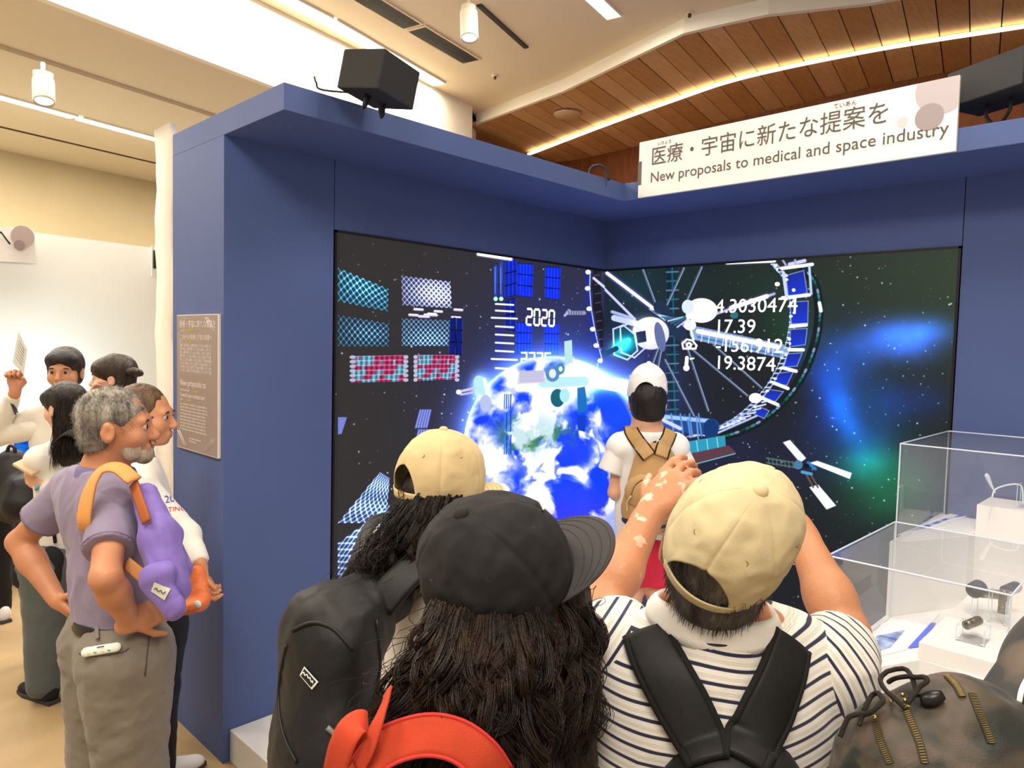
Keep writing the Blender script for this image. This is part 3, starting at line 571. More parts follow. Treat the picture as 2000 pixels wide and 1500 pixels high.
    for o in (0, 9): p.line((1500, 893+o), (1556, 902+o), 3, (.42, .38, .3)); p.line((1578+o, 925), (1592+o, 950), 3.5, (.42, .34, .3))
    for k in range(7): p.line((1503+k*8, 892+k*1.3), (1505+k*8, 904+k*1.3), 2, (.2, .5, .5))
    p.ell(1562, 906, 9, 9, (.3, .5, .65)); p.line((1582, 902), (1596, 914), 6, (.2, .5, .8)); p.line((1570, 920), (1588, 924), 6, (.3, .65, .85)); p.ell(1578, 908, 6, 5, (.05, .08, .12))
    p.line((1422, 509), (1515, 505), 6, (1.3, 1.3, 1.5), 3)
    paint_common(p)
    return p.image('right_screen_picture'), (sx, sz)
def screen_mat(name, im, strength):
    m = bpy.data.materials.new(name); m.use_nodes = True; nt = m.node_tree; b = nt.nodes['Principled BSDF']; b.inputs['Base Color'].default_value = (.002, .002, .002, 1); b.inputs['Roughness'].default_value = .5; b.inputs['Specular IOR Level'].default_value = .12
    t = nt.nodes.new('ShaderNodeTexImage'); t.image = im; t.interpolation = 'Cubic'; t.extension = 'EXTEND'; nt.links.new(t.outputs[0], b.inputs['Emission Color']); b.inputs['Emission Strength'].default_value = strength; return m
def screen_obj(name, corners, m, parent):
    o = obj(name, corners, [(0, 1, 2, 3)], m, parent); uv = o.data.uv_layers.new(name='uv')
    for l, c in zip(o.data.loops, [(0, 0), (1, 0), (1, 1), (0, 1)]): uv.data[l.index].uv = c
    return o
m_frame = mat('screen_edge', (10, 10, 16), .4)
ledL = empty('led_wall', (0, -1.05, ZP), 'large video wall on the left wing showing Earth, blue panels and 2020', 'screen', 'booth video walls')
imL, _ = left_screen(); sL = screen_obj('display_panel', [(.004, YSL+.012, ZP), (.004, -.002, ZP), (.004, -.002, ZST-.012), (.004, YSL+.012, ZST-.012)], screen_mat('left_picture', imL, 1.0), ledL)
box('frame', (-.02, YSL, ZP), (.006, YSL+.012, ZST), m_frame, ledL); box('frame', (-.02, YSL, ZST-.012), (.006, 0, ZST), m_frame, ledL); box('backing', (-.03, YSL, ZP), (.002, 0, ZST), m_frame, ledL)
ledR = empty('led_wall', (1.05, 0, ZP), 'large video wall on the right wing showing a wheel-shaped space station and white numbers', 'screen', 'booth video walls')
imR, _ = right_screen(); sR = screen_obj('display_panel', [(.002, -.004, ZP), (XSR-.012, -.004, ZP), (XSR-.012, -.004, ZST-.012), (.002, -.004, ZST-.012)], screen_mat('right_picture', imR, 1.0), ledR)
box('frame', (XSR-.012, -.006, ZP), (XSR, .02, ZST), m_frame, ledR); box('frame', (0, -.006, ZST-.012), (XSR, .02, ZST), m_frame, ledR); box('backing', (0, -.002, ZP), (XSR, .03, ZST), m_frame, ledR)
m_glyph = mat('glowing_digits', (255, 255, 255), .5, emit=(255, 255, 255), es=1.2)
for s, x, y, h in (('4.3030474', 1397, 611, .088), ('17.39', 1395, 650, .088), ('-156.912', 1397, 686, .088), ('19.3874', 1395, 720, .088)):
    text('digits', s, ony(x, y, -.006), (1, 0, 0), (0, 0, 1), h*1.3, m_glyph, ledR, sx=1.03)
SEG = {'2': 'abged', '0': 'abcdef', '3': 'abgcd', '5': 'afgcd'}
def seg7(s, org, right, up, h, m, parent):
    r = nrm(right); u = nrm(up); nn = np.cross(r, u); w_ = h*.5; t = h*.07; vfs = []
    P_ = dict(a=((0, 1), (1, 1)), b=((1, 1), (1, .5)), c=((1, .5), (1, 0)), d=((0, 0), (1, 0)), e=((0, 0), (0, .5)), f=((0, .5), (0, 1)), g=((0, .5), (1, .5)))
    for k, ch in enumerate(s):
        for q_ in SEG[ch]:
            (a, b), (c, d) = P_[q_]; A = np.array(org)+r*(k*h*.72+a*w_)+u*b*h; B = np.array(org)+r*(k*h*.72+c*w_)+u*d*h; dd = nrm(B-A); nn2 = np.cross(dd, nn)*t; A = A+dd*t*.9; B = B-dd*t*.9
            vfs.append(prism_vf([A-dd*t*.7, A-nn2, B-nn2, B+dd*t*.7, B+nn2, A+nn2], nn*.001))
    return obj('digits', *merge(*vfs), m, parent)
o7 = onx(1028, 634, .005); seg7('2020', o7, (0, 1, 0), (0, 0, 1), .095, m_glyph, ledL)
# ---------------------------------------------------------------- sign over the canopy
yf = -OV-.022; sx0, sx1, sz0, sz1 = .607, 2.172, 2.688, 2.995
sg = empty('hanging_sign', (1.39, yf, sz0), 'white bilingual sign board about medical and space industry on the canopy', 'sign')
m_sign = mat('sign_white', (250, 246, 238), .35, spec=.4)
box('board', (sx0, yf, sz0), (sx1, yf+.02, sz1), m_sign, sg, .001)
yy = yf-.0015
def sgp(x, y): p_ = ony(x, y, yy); return p_
def clipdisc(cx, cz, r, m, dep, parent, a0=0, a1=360, n=48):
    pts = [(min(max(cx+r*math.cos(math.radians(a)), sx0+.001), sx1-.001), yf-dep, min(max(cz+r*math.sin(math.radians(a)), sz0+.001), sz1-.001)) for a in np.linspace(a0, a1, n, endpoint=False)]
    out = []
    for q_ in pts:
        if not out or max(abs(q_[0]-out[-1][0]), abs(q_[2]-out[-1][2])) > 1e-4: out.append(q_)
    return prism('disc', out, (0, .0004, 0), m, parent)
P_ = sgp(1815, 228); clipdisc(P_[0], P_[2], .055, mat('disc_grey', (160, 148, 150), .5), .0024, sg)
P_ = sgp(1842, 172); clipdisc(P_[0], P_[2], .105, mat('disc_pale', (190, 180, 184), .5), .0012, sg)
P_ = sgp(1670, 120); clipdisc(P_[0], P_[2]+.06, .19, mat('disc_faint', (216, 207, 205), .5), .0006, sg)
P_ = sgp(1762, 238); clipdisc(P_[0], P_[2], .022, mat('disc_faint', 0), .0012, sg)
box('side_bar', (sx0-.004, yf-.001, sz0+.07), (sx0+.02, yf+.018, sz0+.2), mat('bar_grey', (96, 88, 90), .5), sg)
m_ink = mat('sign_ink', (92, 84, 80), .6)
text('lettering', '医療・宇宙に新たな提案を', (sx0+.078, yy, 2.862), (1, 0, 0), (0, 0, 1), .108, m_ink, sg, sx=.95)
text('lettering', 'New proposals to medical and space industry', (sx0+.078, yy, 2.762), (1, 0, 0), (0, 0, 1), .079, m_ink, sg)
text('lettering', 'いりょう', (sx0+.12, yy, 2.958), (1, 0, 0), (0, 0, 1), .022, m_ink, sg); text('lettering', 'ていあん', (sx0+1.06, yy, 2.962), (1, 0, 0), (0, 0, 1), .026, m_ink, sg)
# ---------------------------------------------------------------- spotlight speakers (black boxes) on the canopy
m_blk = mat('speaker_black', (34, 34, 36), .65, bump=.2, bscale=300); m_blk2 = mat('speaker_grille', (18, 18, 19), .8, bump=.5, bscale=500)
def speaker(C0, ax_r, ax_u, size, lab):
    r = nrm(ax_r); u = nrm(np.array(ax_u)-r*(np.array(ax_u)@r)); f_ = np.cross(u, r); w_, h_, d_ = size; C0 = np.array(C0)
    e = empty('booth_speaker', C0-(0, 0, h_), lab, 'speaker', 'black speakers on the canopy')
    q = [C0-r*w_/2-u*h_/2, C0+r*w_/2-u*h_/2, C0+r*w_/2+u*h_/2, C0-r*w_/2+u*h_/2]
    prism('cabinet', q, f_*-d_, m_blk, e, .006)
    prism('grille', [C0+(p_-C0)*.95 for p_ in q], f_*.006, m_blk2, e, .003)
    b_ = C0-f_*d_*.5-u*h_/2
    tube('bracket', spline([b_-r*.05, b_-r*.05-u*.05, (b_[0], b_[1], ZTOP+.01), b_+r*.05-u*.05, b_+r*.05], 14), .007, m_blk, e)
    lathe('foot', [(.05, 0), (.05, .012), (.01, .014)], (b_[0], b_[1], ZTOP), m_blk, e, seg=16)
    return e, b_
# axes taken from the photograph: broad grille to the right, narrow flank to the left
A0 = at(675, 98, 2.68); A1 = at(746, 143, 2.86); A2 = at(728, 207, 2.86); A3 = at(656, 172, 2.68); B0 = at(622, 88, 2.86); B3 = at(603, 150, 2.86)
r_ = nrm(A1-A0); u_ = nrm(A0-A3); 
sp1, sb = speaker((A0+A1+A2+A3)/4, r_, u_, (np.linalg.norm(A1-A0)*1.02, np.linalg.norm(A0-A3), .2), 'black box speaker tilted down on the left canopy')
tube('cable', spline([sb+(0, 0, .02), at(632, 176, 2.75), at(618, 162, 2.75), at(614, 150, 2.78)], 16), .004, m_blk, sp1)
sp2, _ = speaker(at(1990, 170, 2.98), nrm(at(2000, 136, 2.8)-at(1903, 170, 3.0)), nrm(at(1903, 172, 2.98)-at(1918, 236, 2.94)), (.34, .15, .2), 'black box speaker cut by the right edge beside the sign')
tag(tube('loop_cable', spline([at(1150, 346, 3.99), at(1155, 328, 3.99), at(1170, 323, 3.99), at(1184, 332, 3.99), at(1189, 352, 3.99)], 20), .008, m_blk), 'small black cable loop on the canopy left of the sign', 'cable')
# ---------------------------------------------------------------- information board on the end of the left wing
ye = YL-.012
ib = empty('information_board', (-.2, ye, 1.2), 'tall brown-grey information board of small white text on the blue booth end', 'sign')
x0i, x1i = ony(345, 615, ye)[0], ony(426, 613, ye)[0]; z0i, z1i = ony(426, 896, ye)[2], ony(426, 613, ye)[2]
m_ib = mat('board_taupe', (150, 132, 124), .4); m_it = mat('board_text', (226, 218, 210), .5); m_iy = mat('board_yellow', (206, 206, 30), .5)
box('board', (x0i, YL-.011, z0i), (x1i, YL, z1i), mat('board_edge', (235, 228, 218), .5), ib); box('face', (x0i+.002, YL-.0118, z0i+.003), (x1i-.006, YL-.011, z1i-.003), m_ib, ib)
Wd, Hd = x1i-x0i, z1i-z0i
def it(s, fx, fz, h, m=m_it, sx=1): return text('lettering', s, (x0i+fx*Wd, ye-.0006, z1i-fz*Hd), (1, 0, 0), (0, 0, 1), h, m, ib, .0004, sx=sx)
it('医療・宇宙に新たな提案を', .08, .09, .035, sx=.93); it('いのちの', .08, .125, .016); it('未来のカプセル', .26, .125, .016, m_iy); it('これからの医療と宇宙の産業へ', .09, .18, .026, sx=.95); it('展示', .09, .205, .013); it('未来の提案', .24, .205, .013, m_iy)
jp = '医療と宇宙の新しい技術を使ったこれからの暮らしを考える展示です未来の産業と人のつながりを紹介します'
for k in range(8): it((jp[k*3:]+jp)[:24], .09, .235+k*.0265, .0165, sx=.86)
it('New proposals to', .09, .525, .04, sx=.97); it('medical and space', .09, .565, .015); it('industry', .42, .565, .015, m_iy); it('Toward new medical care', .09, .61, .028, sx=.92); it('Future', .09, .635, .013); it('proposals', .26, .635, .013, m_iy)
en = 'new technology for medical care and space industry connects people and life in the future of the town and planet '
for k in range(9): it((en[k*9:]+en)[:52], .09, .67+k*.0235, .0145, sx=.95)
it('space industry exhibition hall', .32, .915, .011); it('medical and space', .32, .935, .011)
for fx, fz, s, n_ in ((.02, .02, 1, 1), (.93, .02, -1, 1), (.02, .97, 1, -1), (.93, .97, -1, -1)):
    for q in (0, .05): 
        a = np.array((x0i+(fx+s*q)*Wd, YL-.0122, z1i-(fz+n_*.1)*Hd)); b = np.array((x0i+(fx+s*(.17+q))*Wd, YL-.0122, z1i-fz*Hd)); tube('corner_line', [a, b], .0012, m_it, ib, 5)
# ================================================================ DISPLAY COUNTER with acrylic cases
XC, YM, YFR, ZB, ZF = 2.093, -.77, -1.49, 1.082, .775
m_cnt = mat('counter_white', (242, 240, 236), .5, bump=.02, bscale=90); 
ct = empty('display_counter', (2.6, -.9, ZP), 'white stepped display counter against the right booth wall', 'counter')
XE = 3.9
prism('upper_tier', [(XC-.02, YM, ZP), (XC, YM, ZP), (2.275, -.40, ZP), (2.275, -.292, ZP), (XE, -.292, ZP), (XE, -.008, ZP), (XC-.02, -.008, ZP)], (0, 0, ZB-ZP), m_cnt, ct, .003)
prism('lower_tier', [(XC-.02, YM-.0005, ZP), (XC+.0005, YM-.0005, ZP), (2.2755, -.4005, ZP), (2.2755, -.2925, ZP), (XE, -.2925, ZP), (XE, -1.50, ZP), (2.62, -1.50, ZP), (2.60, -1.16, ZP), (2.30, -1.14, ZP), (2.19, -1.38, ZP), (XC-.02, -1.57, ZP)], (0, 0, ZF-ZP), m_cnt, ct, .003)
m_acr = bpy.data.materials.new('acrylic'); m_acr.use_nodes = True; nt = m_acr.node_tree; b = nt.nodes['Principled BSDF']
b.inputs['Base Color'].default_value = (.98, .99, 1, 1); b.inputs['Roughness'].default_value = .02; b.inputs['IOR'].default_value = 1.45; b.inputs['Transmission Weight'].default_value = 0
tr = nt.nodes.new('ShaderNodeBsdfTransparent'); mx = nt.nodes.new('ShaderNodeMixShader'); fr = nt.nodes.new('ShaderNodeFresnel'); fr.inputs[0].default_value = 1.45
gl = nt.nodes.new('ShaderNodeBsdfGlossy'); gl.inputs['Roughness'].default_value = .015; df = nt.nodes.new('ShaderNodeBsdfDiffuse'); df.inputs[0].default_value = (.9, .93, 1, 1)
ms = nt.nodes.new('ShaderNodeMixShader'); ms.inputs[0].default_value = .035; nt.links.new(tr.outputs[0], ms.inputs[1]); nt.links.new(df.outputs[0], ms.inputs[2])
ge = nt.nodes.new('ShaderNodeNewGeometry'); sb_ = nt.nodes.new('ShaderNodeMath'); sb_.operation = 'SUBTRACT'; sb_.inputs[0].default_value = 1; mu = nt.nodes.new('ShaderNodeMath'); mu.operation = 'MULTIPLY'; nt.links.new(ge.outputs['Backfacing'], sb_.inputs[1]); nt.links.new(sb_.outputs[0], mu.inputs[0]); nt.links.new(fr.outputs[0], mu.inputs[1]); fr.inputs[0].default_value = 1.4; nt.links.new(mu.outputs[0], mx.inputs[0]); nt.links.new(ms.outputs[0], mx.inputs[1]); nt.links.new(gl.outputs[0], mx.inputs[2]); nt.links.new(mx.outputs[0], nt.nodes['Material Output'].inputs[0])
m_aedge = mat('acrylic_edge', (230, 240, 250), .2, alpha=.75)
def case(name, x0, x1, y0, y1, z0, z1, lab):
    e = empty(name, ((x0+x1)/2, (y0+y1)/2, z0), lab, 'display case', 'acrylic cases'); t = .006
    for nm, a, b_ in (('side_panel', (x0, y0, z0), (x0+t, y1, z1-t)), ('side_panel', (x1-t, y0, z0), (x1, y1, z1-t)), ('front_panel', (x0+t, y0, z0), (x1-t, y0+t, z1-t)), ('back_panel', (x0+t, y1-t, z0), (x1-t, y1, z1-t)), ('top_panel', (x0, y0, z1-t), (x1, y1, z1))): box(nm, a, b_, m_acr, e)
    r_ = .003; ed = [((x0, y0, z0), (x0, y0, z1)), ((x1, y0, z0), (x1, y0, z1)), ((x0, y1, z0), (x0, y1, z1)), ((x0, y0, z1), (x1, y0, z1)), ((x0, y0, z1), (x0, y1, z1)), ((x0, y1, z1), (x1, y1, z1)), ((x1, y0, z1), (x1, y1, z1))]
    for a, b_ in ed: obj('edge', *tube_vf([a, b_], r_, 6), m_aedge, e)
case('acrylic_case', XC, 2.93, YM+.006, -.03, ZB, 1.486, 'taller acrylic case on the upper tier against the blue wall')
case('acrylic_case', XC, 2.607, YFR, YM-.008, ZF, 1.168, 'clear acrylic case on the lower tier in front of the upper one')
# pedestals
m_ped = mat('pedestal_white', (246, 243, 238), .5)
tag(box('white_pedestal', (2.278, -.2915, ZB), (2.9, -.05, ZB+.12), m_ped, None, .002), 'white pedestal block inside the upper acrylic case', 'pedestal')
box('riser_block', (2.277, -.294, ZF), (2.9, -.2921, ZB+.12), m_ped, ct)
pd = onz(1793, 1255, ZF+.06); tag(box('white_pedestal', (pd[0], -1.14, ZF), (2.58, -.43, ZF+.06), m_ped, None, .002), 'white pedestal block inside the lower acrylic case under the metal parts', 'pedestal')
# cards with blue pictures
m_card = mat('card_white', (246, 246, 250), .4)
def bluepic(name):
    m = mat(name, (30, 70, 170), .4, var=.6, vscale=18, rgb2=(190, 215, 250)); return m
def card(quad, pic, lab, tri=None):
    n = (0, 0, 1); e = empty('caption_card', np.mean(quad, 0), lab, 'card', 'caption cards'); prism('sheet', quad, (0, 0, .003), m_card, e)
    prism('picture', [np.array(q)+(0, 0, .0032) for q in pic], (0, 0, .0008), bluepic('picture_blue'), e)
    if tri: prism('blue_corner', [np.array(q)+(0, 0, .0032) for q in tri], (0, 0, .0008), mat('corner_blue', (60, 100, 235), .4), e)
zc = ZF+.001; Z = lambda *q: [onz(x, y, zc) for x, y in q]
card(Z((1688, 1290), (1722, 1218), (1838, 1196), (1775, 1268)), Z((1692, 1282), (1712, 1244), (1768, 1232), (1740, 1266)), 'white card with a blue picture lying left of the metal parts', Z((1772, 1268), (1818, 1218), (1828, 1218), (1796, 1264)))
zc = ZB+.001; card(Z((1752, 1046), (1850, 1006), (1912, 985), (1905, 1004), (1800, 1040)), Z((1776, 1038), (1846, 1014), (1862, 1012), (1800, 1036)), 'white card with a blue picture lying in the upper case', Z((1862, 1012), (1905, 994), (1905, 1000), (1880, 1010)))
# metal cylinders and acrylic stands in the lower case
m_met = mat('dull_metal', (122, 116, 92), .35, metal=.8, bump=.1, bscale=50, var=.25, vscale=20); m_metd = mat('dark_metal', (52, 48, 44), .4, metal=.6)
zt_ = ZF+.06
def cyl(c, ax, r, L, lab, m=m_met, lift=0):
    e = empty('metal_part', (c[0], c[1], zt_), lab, 'part', 'metal parts in the case'); ax = nrm(ax); c = np.array(c)-ax*L/2
    lathe('barrel', [(r*.55, .004), (r*.6, 0), (r, 0), (r, L*.28), (r*.93, L*.3), (r*.93, L*.36), (r*1.02, L*.38), (r*1.02, L*.9), (r*.9, L), (0, L)], c, m, e, ax, 24)
    lathe('bore', [(0, .001), (r*.55, .001), (r*.55, .003)], c, m_metd, e, ax, 20)
def onped(x, y, h=0): return onz(x, y, zt_+h)
cyl(onped(1900, 1216, .055), (.45, -.9, .15) if 0 else nrm(np.array([.35, .93, .12])), .016, .075, 'short hollow metal cylinder at the front of the lower case')
cyl(onped(1908, 1150, .11), (.2, .95, .1), .03, .05, 'dark ring-shaped metal part behind the short cylinder', m_metd)
cyl(onped(1960, 1175, .08), (0, .15, 1), .017, .09, 'upright metal cylinder at the right of the lower case')
cyl(onped(1935, 1160, .08), (.9, .2, .1), .018, .09, 'metal cylinder lying crosswise between the other parts')
cyl(onped(1975, 1150, .10), (.3, .9, .1), .022, .08, 'dark metal cylinder at the far right of the lower case', m_metd)
def stand(c, w_, d_, h_, lab):
    e = empty('acrylic_stand', c, lab, 'stand', 'clear stands'); c = np.array(c); x, y, z = c
    box('base', (x-w_/2, y-d_/2, z), (x+w_/2, y+d_/2, z+.004), m_acr, e)
    for sx_ in (-1, 1): obj('upright', *tube_vf([(x+sx_*w_/2, y-d_/2, z), (x+sx_*w_/2, y-d_/2, z+h_), (x+sx_*w_/2, y+d_/2, z+h_), (x+sx_*w_/2, y+d_/2, z)], .0016, 5), m_aedge, e)
    box('shelf', (x-w_/2, y-d_/2, z+h_-.003), (x+w_/2, y+d_/2, z+h_), m_acr, e)
    for sx_ in (-1, 1): lathe('foot', [(.008, 0), (.008, .003)], (x+sx_*w_*.45, y-d_*.4, z+.004), m_aedge, e, seg=12)
stand(onped(1900, 1250), .085, .10, .055, 'clear stand holding the short cylinder'); stand(onped(1935, 1205), .11, .10, .085, 'clear stand behind the short cylinder'); stand(onped(1950, 1215), .06, .06, .12, 'tall clear stand at the right of the lower case')
c = onz(1965, 985, ZB+.125); st_ = stand((2.46, -.2, ZB+.121), .10, .08, .10, 'clear stand on the pedestal in the upper case')
lo = empty('glass_loop', (2.40, -.24, ZB+.121), 'curved clear glass tube on the upper pedestal', 'tube'); obj('tube', *tube_vf(spline([at(1937, 972, 3.03), at(1945, 955, 3.05), at(1975, 946, 3.05), at(1995, 950, 3.05), at(1998, 980, 3.05)], 20), .0035, 6), m_aedge, lo)
obj('paddle', *tube_vf(spline([at(1944, 962, 3.05), at(1936, 948, 3.05), at(1928, 930, 3.05), at(1926, 925, 3.05)], 12), [.003, .006, .010, .004], 8), m_aedge, lo)
# ================================================================ FIGURES: smooth-blended volumes turned into one continuous surface
from mathutils.bvhtree import BVHTree
RT = np.array([math.cos(YAW), math.sin(YAW), 0.]); FD = np.array([-math.sin(YAW), math.cos(YAW), 0.]); UPV = np.array([0, 0, 1.])
def V3(r, f, u): return RT*r+FD*f+UPV*u
def frame(fw, up):
    fw = nrm(fw); up = nrm(up-fw*(np.asarray(up)@fw)); return np.cross(fw, up), fw, up      # right, forward, up
def cone(a, b, ra, rb, k=.02, sq=None, sub=False): return dict(t='c', a=np.array(a, float), b=np.array(b, float), ra=ra, rb=rb, k=k, sq=sq, sub=sub)
def ell(c, r, fr=None, k=.02, sub=False):
    F_ = np.eye(3) if fr is None else np.array(fr); return dict(t='e', c=np.array(c, float), r=np.array(r, float), F=F_, k=k, sub=sub)
def cut(p, n, k=.0): return dict(t='p', p=np.array(p, float), n=nrm(n), k=k, sub=False)
def sdf(prims, vox):
    lo = np.full(3, 1e9); hi = -lo
    for q in prims:
        if q['t'] == 'c':
            for p, r in ((q['a'], q['ra']), (q['b'], q['rb'])): lo = np.minimum(lo, p-r); hi = np.maximum(hi, p+r)
        elif q['t'] == 'e' and not q['sub']: r = q['r'].max(); lo = np.minimum(lo, q['c']-r); hi = np.maximum(hi, q['c']+r)
    lo -= 3*vox; hi += 3*vox; n = np.ceil((hi-lo)/vox).astype(int)+1; D = np.full(n, 1e3, np.float32)
    ax = [lo[i]+vox*np.arange(n[i]) for i in range(3)]
    for q in prims:
        k = q['k']
        if q['t'] == 'p':
            d = ((ax[0]-q['p'][0])*q['n'][0])[:, None, None]+((ax[1]-q['p'][1])*q['n'][1])[None, :, None]+((ax[2]-q['p'][2])*q['n'][2])[None, None, :]
            D = np.maximum(D, d.astype(np.float32)); continue
        if q['t'] == 'c': m = max(q['ra'], q['rb'])+2*k+3*vox; l = np.minimum(q['a'], q['b'])-m; h = np.maximum(q['a'], q['b'])+m
        else: m = q['r'].max()+2*k+3*vox; l = q['c']-m; h = q['c']+m
        i0 = np.clip(np.floor((l-lo)/vox).astype(int), 0, n); i1 = np.clip(np.ceil((h-lo)/vox).astype(int)+1, 0, n)
        if (i1 <= i0).any(): continue
        X = ax[0][i0[0]:i1[0]][:, None, None]; Y = ax[1][i0[1]:i1[1]][None, :, None]; Z = ax[2][i0[2]:i1[2]][None, None, :]
        if q['t'] == 'c':
            a = q['a']; b = q['b']; px, py, pz = X-a[0], Y-a[1], Z-a[2]; ba = b-a; s = 1.
            if q['sq'] is not None:
                dr, s = q['sq']; dr = nrm(dr); g = (px*dr[0]+py*dr[1]+pz*dr[2])*(1/s-1); px = px+g*dr[0]; py = py+g*dr[1]; pz = pz+g*dr[2]; ba = ba+dr*(ba@dr)*(1/s-1)
            L = ba@ba+1e-12; t = np.clip((px*ba[0]+py*ba[1]+pz*ba[2])/L, 0, 1)
            d = np.sqrt((px-t*ba[0])**2+(py-t*ba[1])**2+(pz-t*ba[2])**2)-(q['ra']+t*(q['rb']-q['ra']))
            if s < 1: d = d*(.5+.5*s)
        else:
            c = q['c']; F_ = q['F']; r = q['r']; px, py, pz = X-c[0], Y-c[1], Z-c[2]
            u = [(px*F_[i][0]+py*F_[i][1]+pz*F_[i][2]) for i in range(3)]
            k0 = np.sqrt(sum((u[i]/r[i])**2 for i in range(3)))+1e-9; k1 = np.sqrt(sum((u[i]/r[i]**2)**2 for i in range(3)))+1e-9; d = k0*(k0-1)/k1
        S_ = D[i0[0]:i1[0], i0[1]:i1[1], i0[2]:i1[2]]
        if q['sub']:
            d = -d; k_ = max(k, 1e-5); h_ = np.clip(.5-.5*(S_-d)/k_, 0, 1); S_[:] = S_*(1-h_)+d*h_+k_*h_*(1-h_)
        else:
            k_ = max(k, 1e-5); h_ = np.clip(.5+.5*(S_-d)/k_, 0, 1); S_[:] = S_*(1-h_)+d*h_-k_*h_*(1-h_)
    return nets(D, lo, vox)
def nets(D, lo, vox):
    n = D.shape; D = D.copy(); D[0] = 1; D[-1] = 1; D[:, 0] = 1; D[:, -1] = 1; D[:, :, 0] = 1; D[:, :, -1] = 1
    I = D < 0; cn = (n[0]-1, n[1]-1, n[2]-1); nc = cn[0]*cn[1]*cn[2]
    def cid(i, j, k): return (i*cn[1]+j)*cn[2]+k
    ids, pos, quads = [], [], []
    for a in range(3):
        sl0 = [slice(None)]*3; sl1 = [slice(None)]*3; sl0[a] = slice(0, -1); sl1[a] = slice(1, None)
        A = I[tuple(sl0)]; B = I[tuple(sl1)]; e = np.argwhere(A != B)
        if len(e) == 0: continue
        d0 = D[tuple(sl0)][tuple(e.T)]; d1 = D[tuple(sl1)][tuple(e.T)]; t = d0/(d0-d1); P = e.astype(float); P[:, a] += t
        b, c = (a+1) % 3, (a+2) % 3; cells = []
        for db, dc in ((0, 0), (-1, 0), (-1, -1), (0, -1)):
            q = e.copy(); q[:, b] += db; q[:, c] += dc; cells.append(cid(q[:, 0], q[:, 1], q[:, 2]))
        cells = np.array(cells).T; flip = A[tuple(e.T)]; cells[~flip] = cells[~flip][:, ::-1]
        quads.append(cells[:, ::1]); ids.append(cells.ravel()); pos.append(np.repeat(P, 4, 0))
    ids = np.concatenate(ids); pos = np.concatenate(pos); quads = np.concatenate(quads)
    u, inv = np.unique(ids, return_inverse=True); V = np.zeros((len(u), 3)); cnt = np.bincount(inv, minlength=len(u))
    for i in range(3): V[:, i] = np.bincount(inv, weights=pos[:, i], minlength=len(u))/cnt
    Q = np.searchsorted(u, quads)
    return V*vox+lo, Q
def vnormals(V, Q):
    N = np.cross(V[Q[:, 2]]-V[Q[:, 0]], V[Q[:, 3]]-V[Q[:, 1]]); out = np.zeros_like(V)
    for k in range(4):
        for i in range(3): out[:, i] += np.bincount(Q[:, k], weights=N[:, i], minlength=len(V))
    return out/(np.linalg.norm(out, axis=1)[:, None]+1e-12)
_NG = np.random.default_rng(5).random((32, 32, 32))
def noise3(P, sc=1, seed=0, oct=3):
    P = np.asarray(P)*sc+seed*7.31+100; out = 0; amp = 1; tot = 0
    for o in range(oct):
        i = np.floor(P).astype(int); f = P-i; f = f*f*(3-2*f); i &= 31; j = (i+1) & 31; x, y, z = f.T
        g = _NG; c = lambda a, b, d: g[a[:, 0], b[:, 1], d[:, 2]]
        v = (((c(i, i, i)*(1-x)+c(j, i, i)*x)*(1-y)+(c(i, j, i)*(1-x)+c(j, j, i)*x)*y)*(1-z)+((c(i, i, j)*(1-x)+c(j, i, j)*x)*(1-y)+(c(i, j, j)*(1-x)+c(j, j, j)*x)*y)*z)
        out = out+amp*v; tot += amp; amp *= .5; P = P*2+3.7
    return out/tot
def folds(amp, sc, axis=None, st=.35, seed=0, ridge=True):
    """cloth creases: ridged noise, stretched along axis"""
    def f(V, N):
        P = V.copy()
        if axis is not None: a = nrm(axis); P = P-np.outer(P@a, a)*(1-st)
        P = P+(np.stack([noise3(V, 9, seed+k, 2) for k in range(3)], 1)-.5)*.05
        n = noise3(P, sc, seed, 3); return amp*((1-np.abs(2*n-1))*1.6-1.1 if ridge else (n-.5)*2)
    return f
def meshobj(name, V, Q, m, parent, smooth=True, attr=None):
    me = bpy.data.meshes.new(name); nq = len(Q); me.vertices.add(len(V)); me.vertices.foreach_set('co', np.asarray(V, np.float32).ravel())
    k = Q.shape[1]; me.loops.add(nq*k); me.loops.foreach_set('vertex_index', Q.astype(np.int32).ravel()); me.polygons.add(nq)
    me.polygons.foreach_set('loop_start', np.arange(0, nq*k, k, dtype=np.int32)); me.polygons.foreach_set('loop_total', np.full(nq, k, np.int32))
    if smooth: me.polygons.foreach_set('use_smooth', np.ones(nq, bool))
    me.update(calc_edges=True); me.validate()
    if attr is not None:
        for an, av in attr.items(): a = me.attributes.new(an, 'FLOAT', 'POINT'); a.data.foreach_set('value', np.asarray(av, np.float32))
    me.materials.append(m); o = bpy.data.objects.new(name, me); link(o, parent)
    if parent is not None and parent.type == 'EMPTY': o.matrix_parent_inverse = Matrix.Translation(Vector(parent.location)).inverted()
    return o
def blob(name, prims, vox, m, parent, disp=(), attr=None):
    V, Q = sdf(prims, vox)
    for d in disp: N = vnormals(V, Q); V = V+N*np.asarray(d(V, N))[:, None]
    return meshobj(name, V, Q, m, parent, attr={k: f(V) for k, f in attr.items()} if attr else None)
_BV = {}
def bvh(o):
    if o.name not in _BV:
        me = o.data; V = np.zeros(len(me.vertices)*3); me.vertices.foreach_get('co', V); _BV[o.name] = BVHTree.FromPolygons([tuple(v) for v in V.reshape(-1, 3)], [tuple(p.vertices) for p in me.polygons])
    return _BV[o.name]
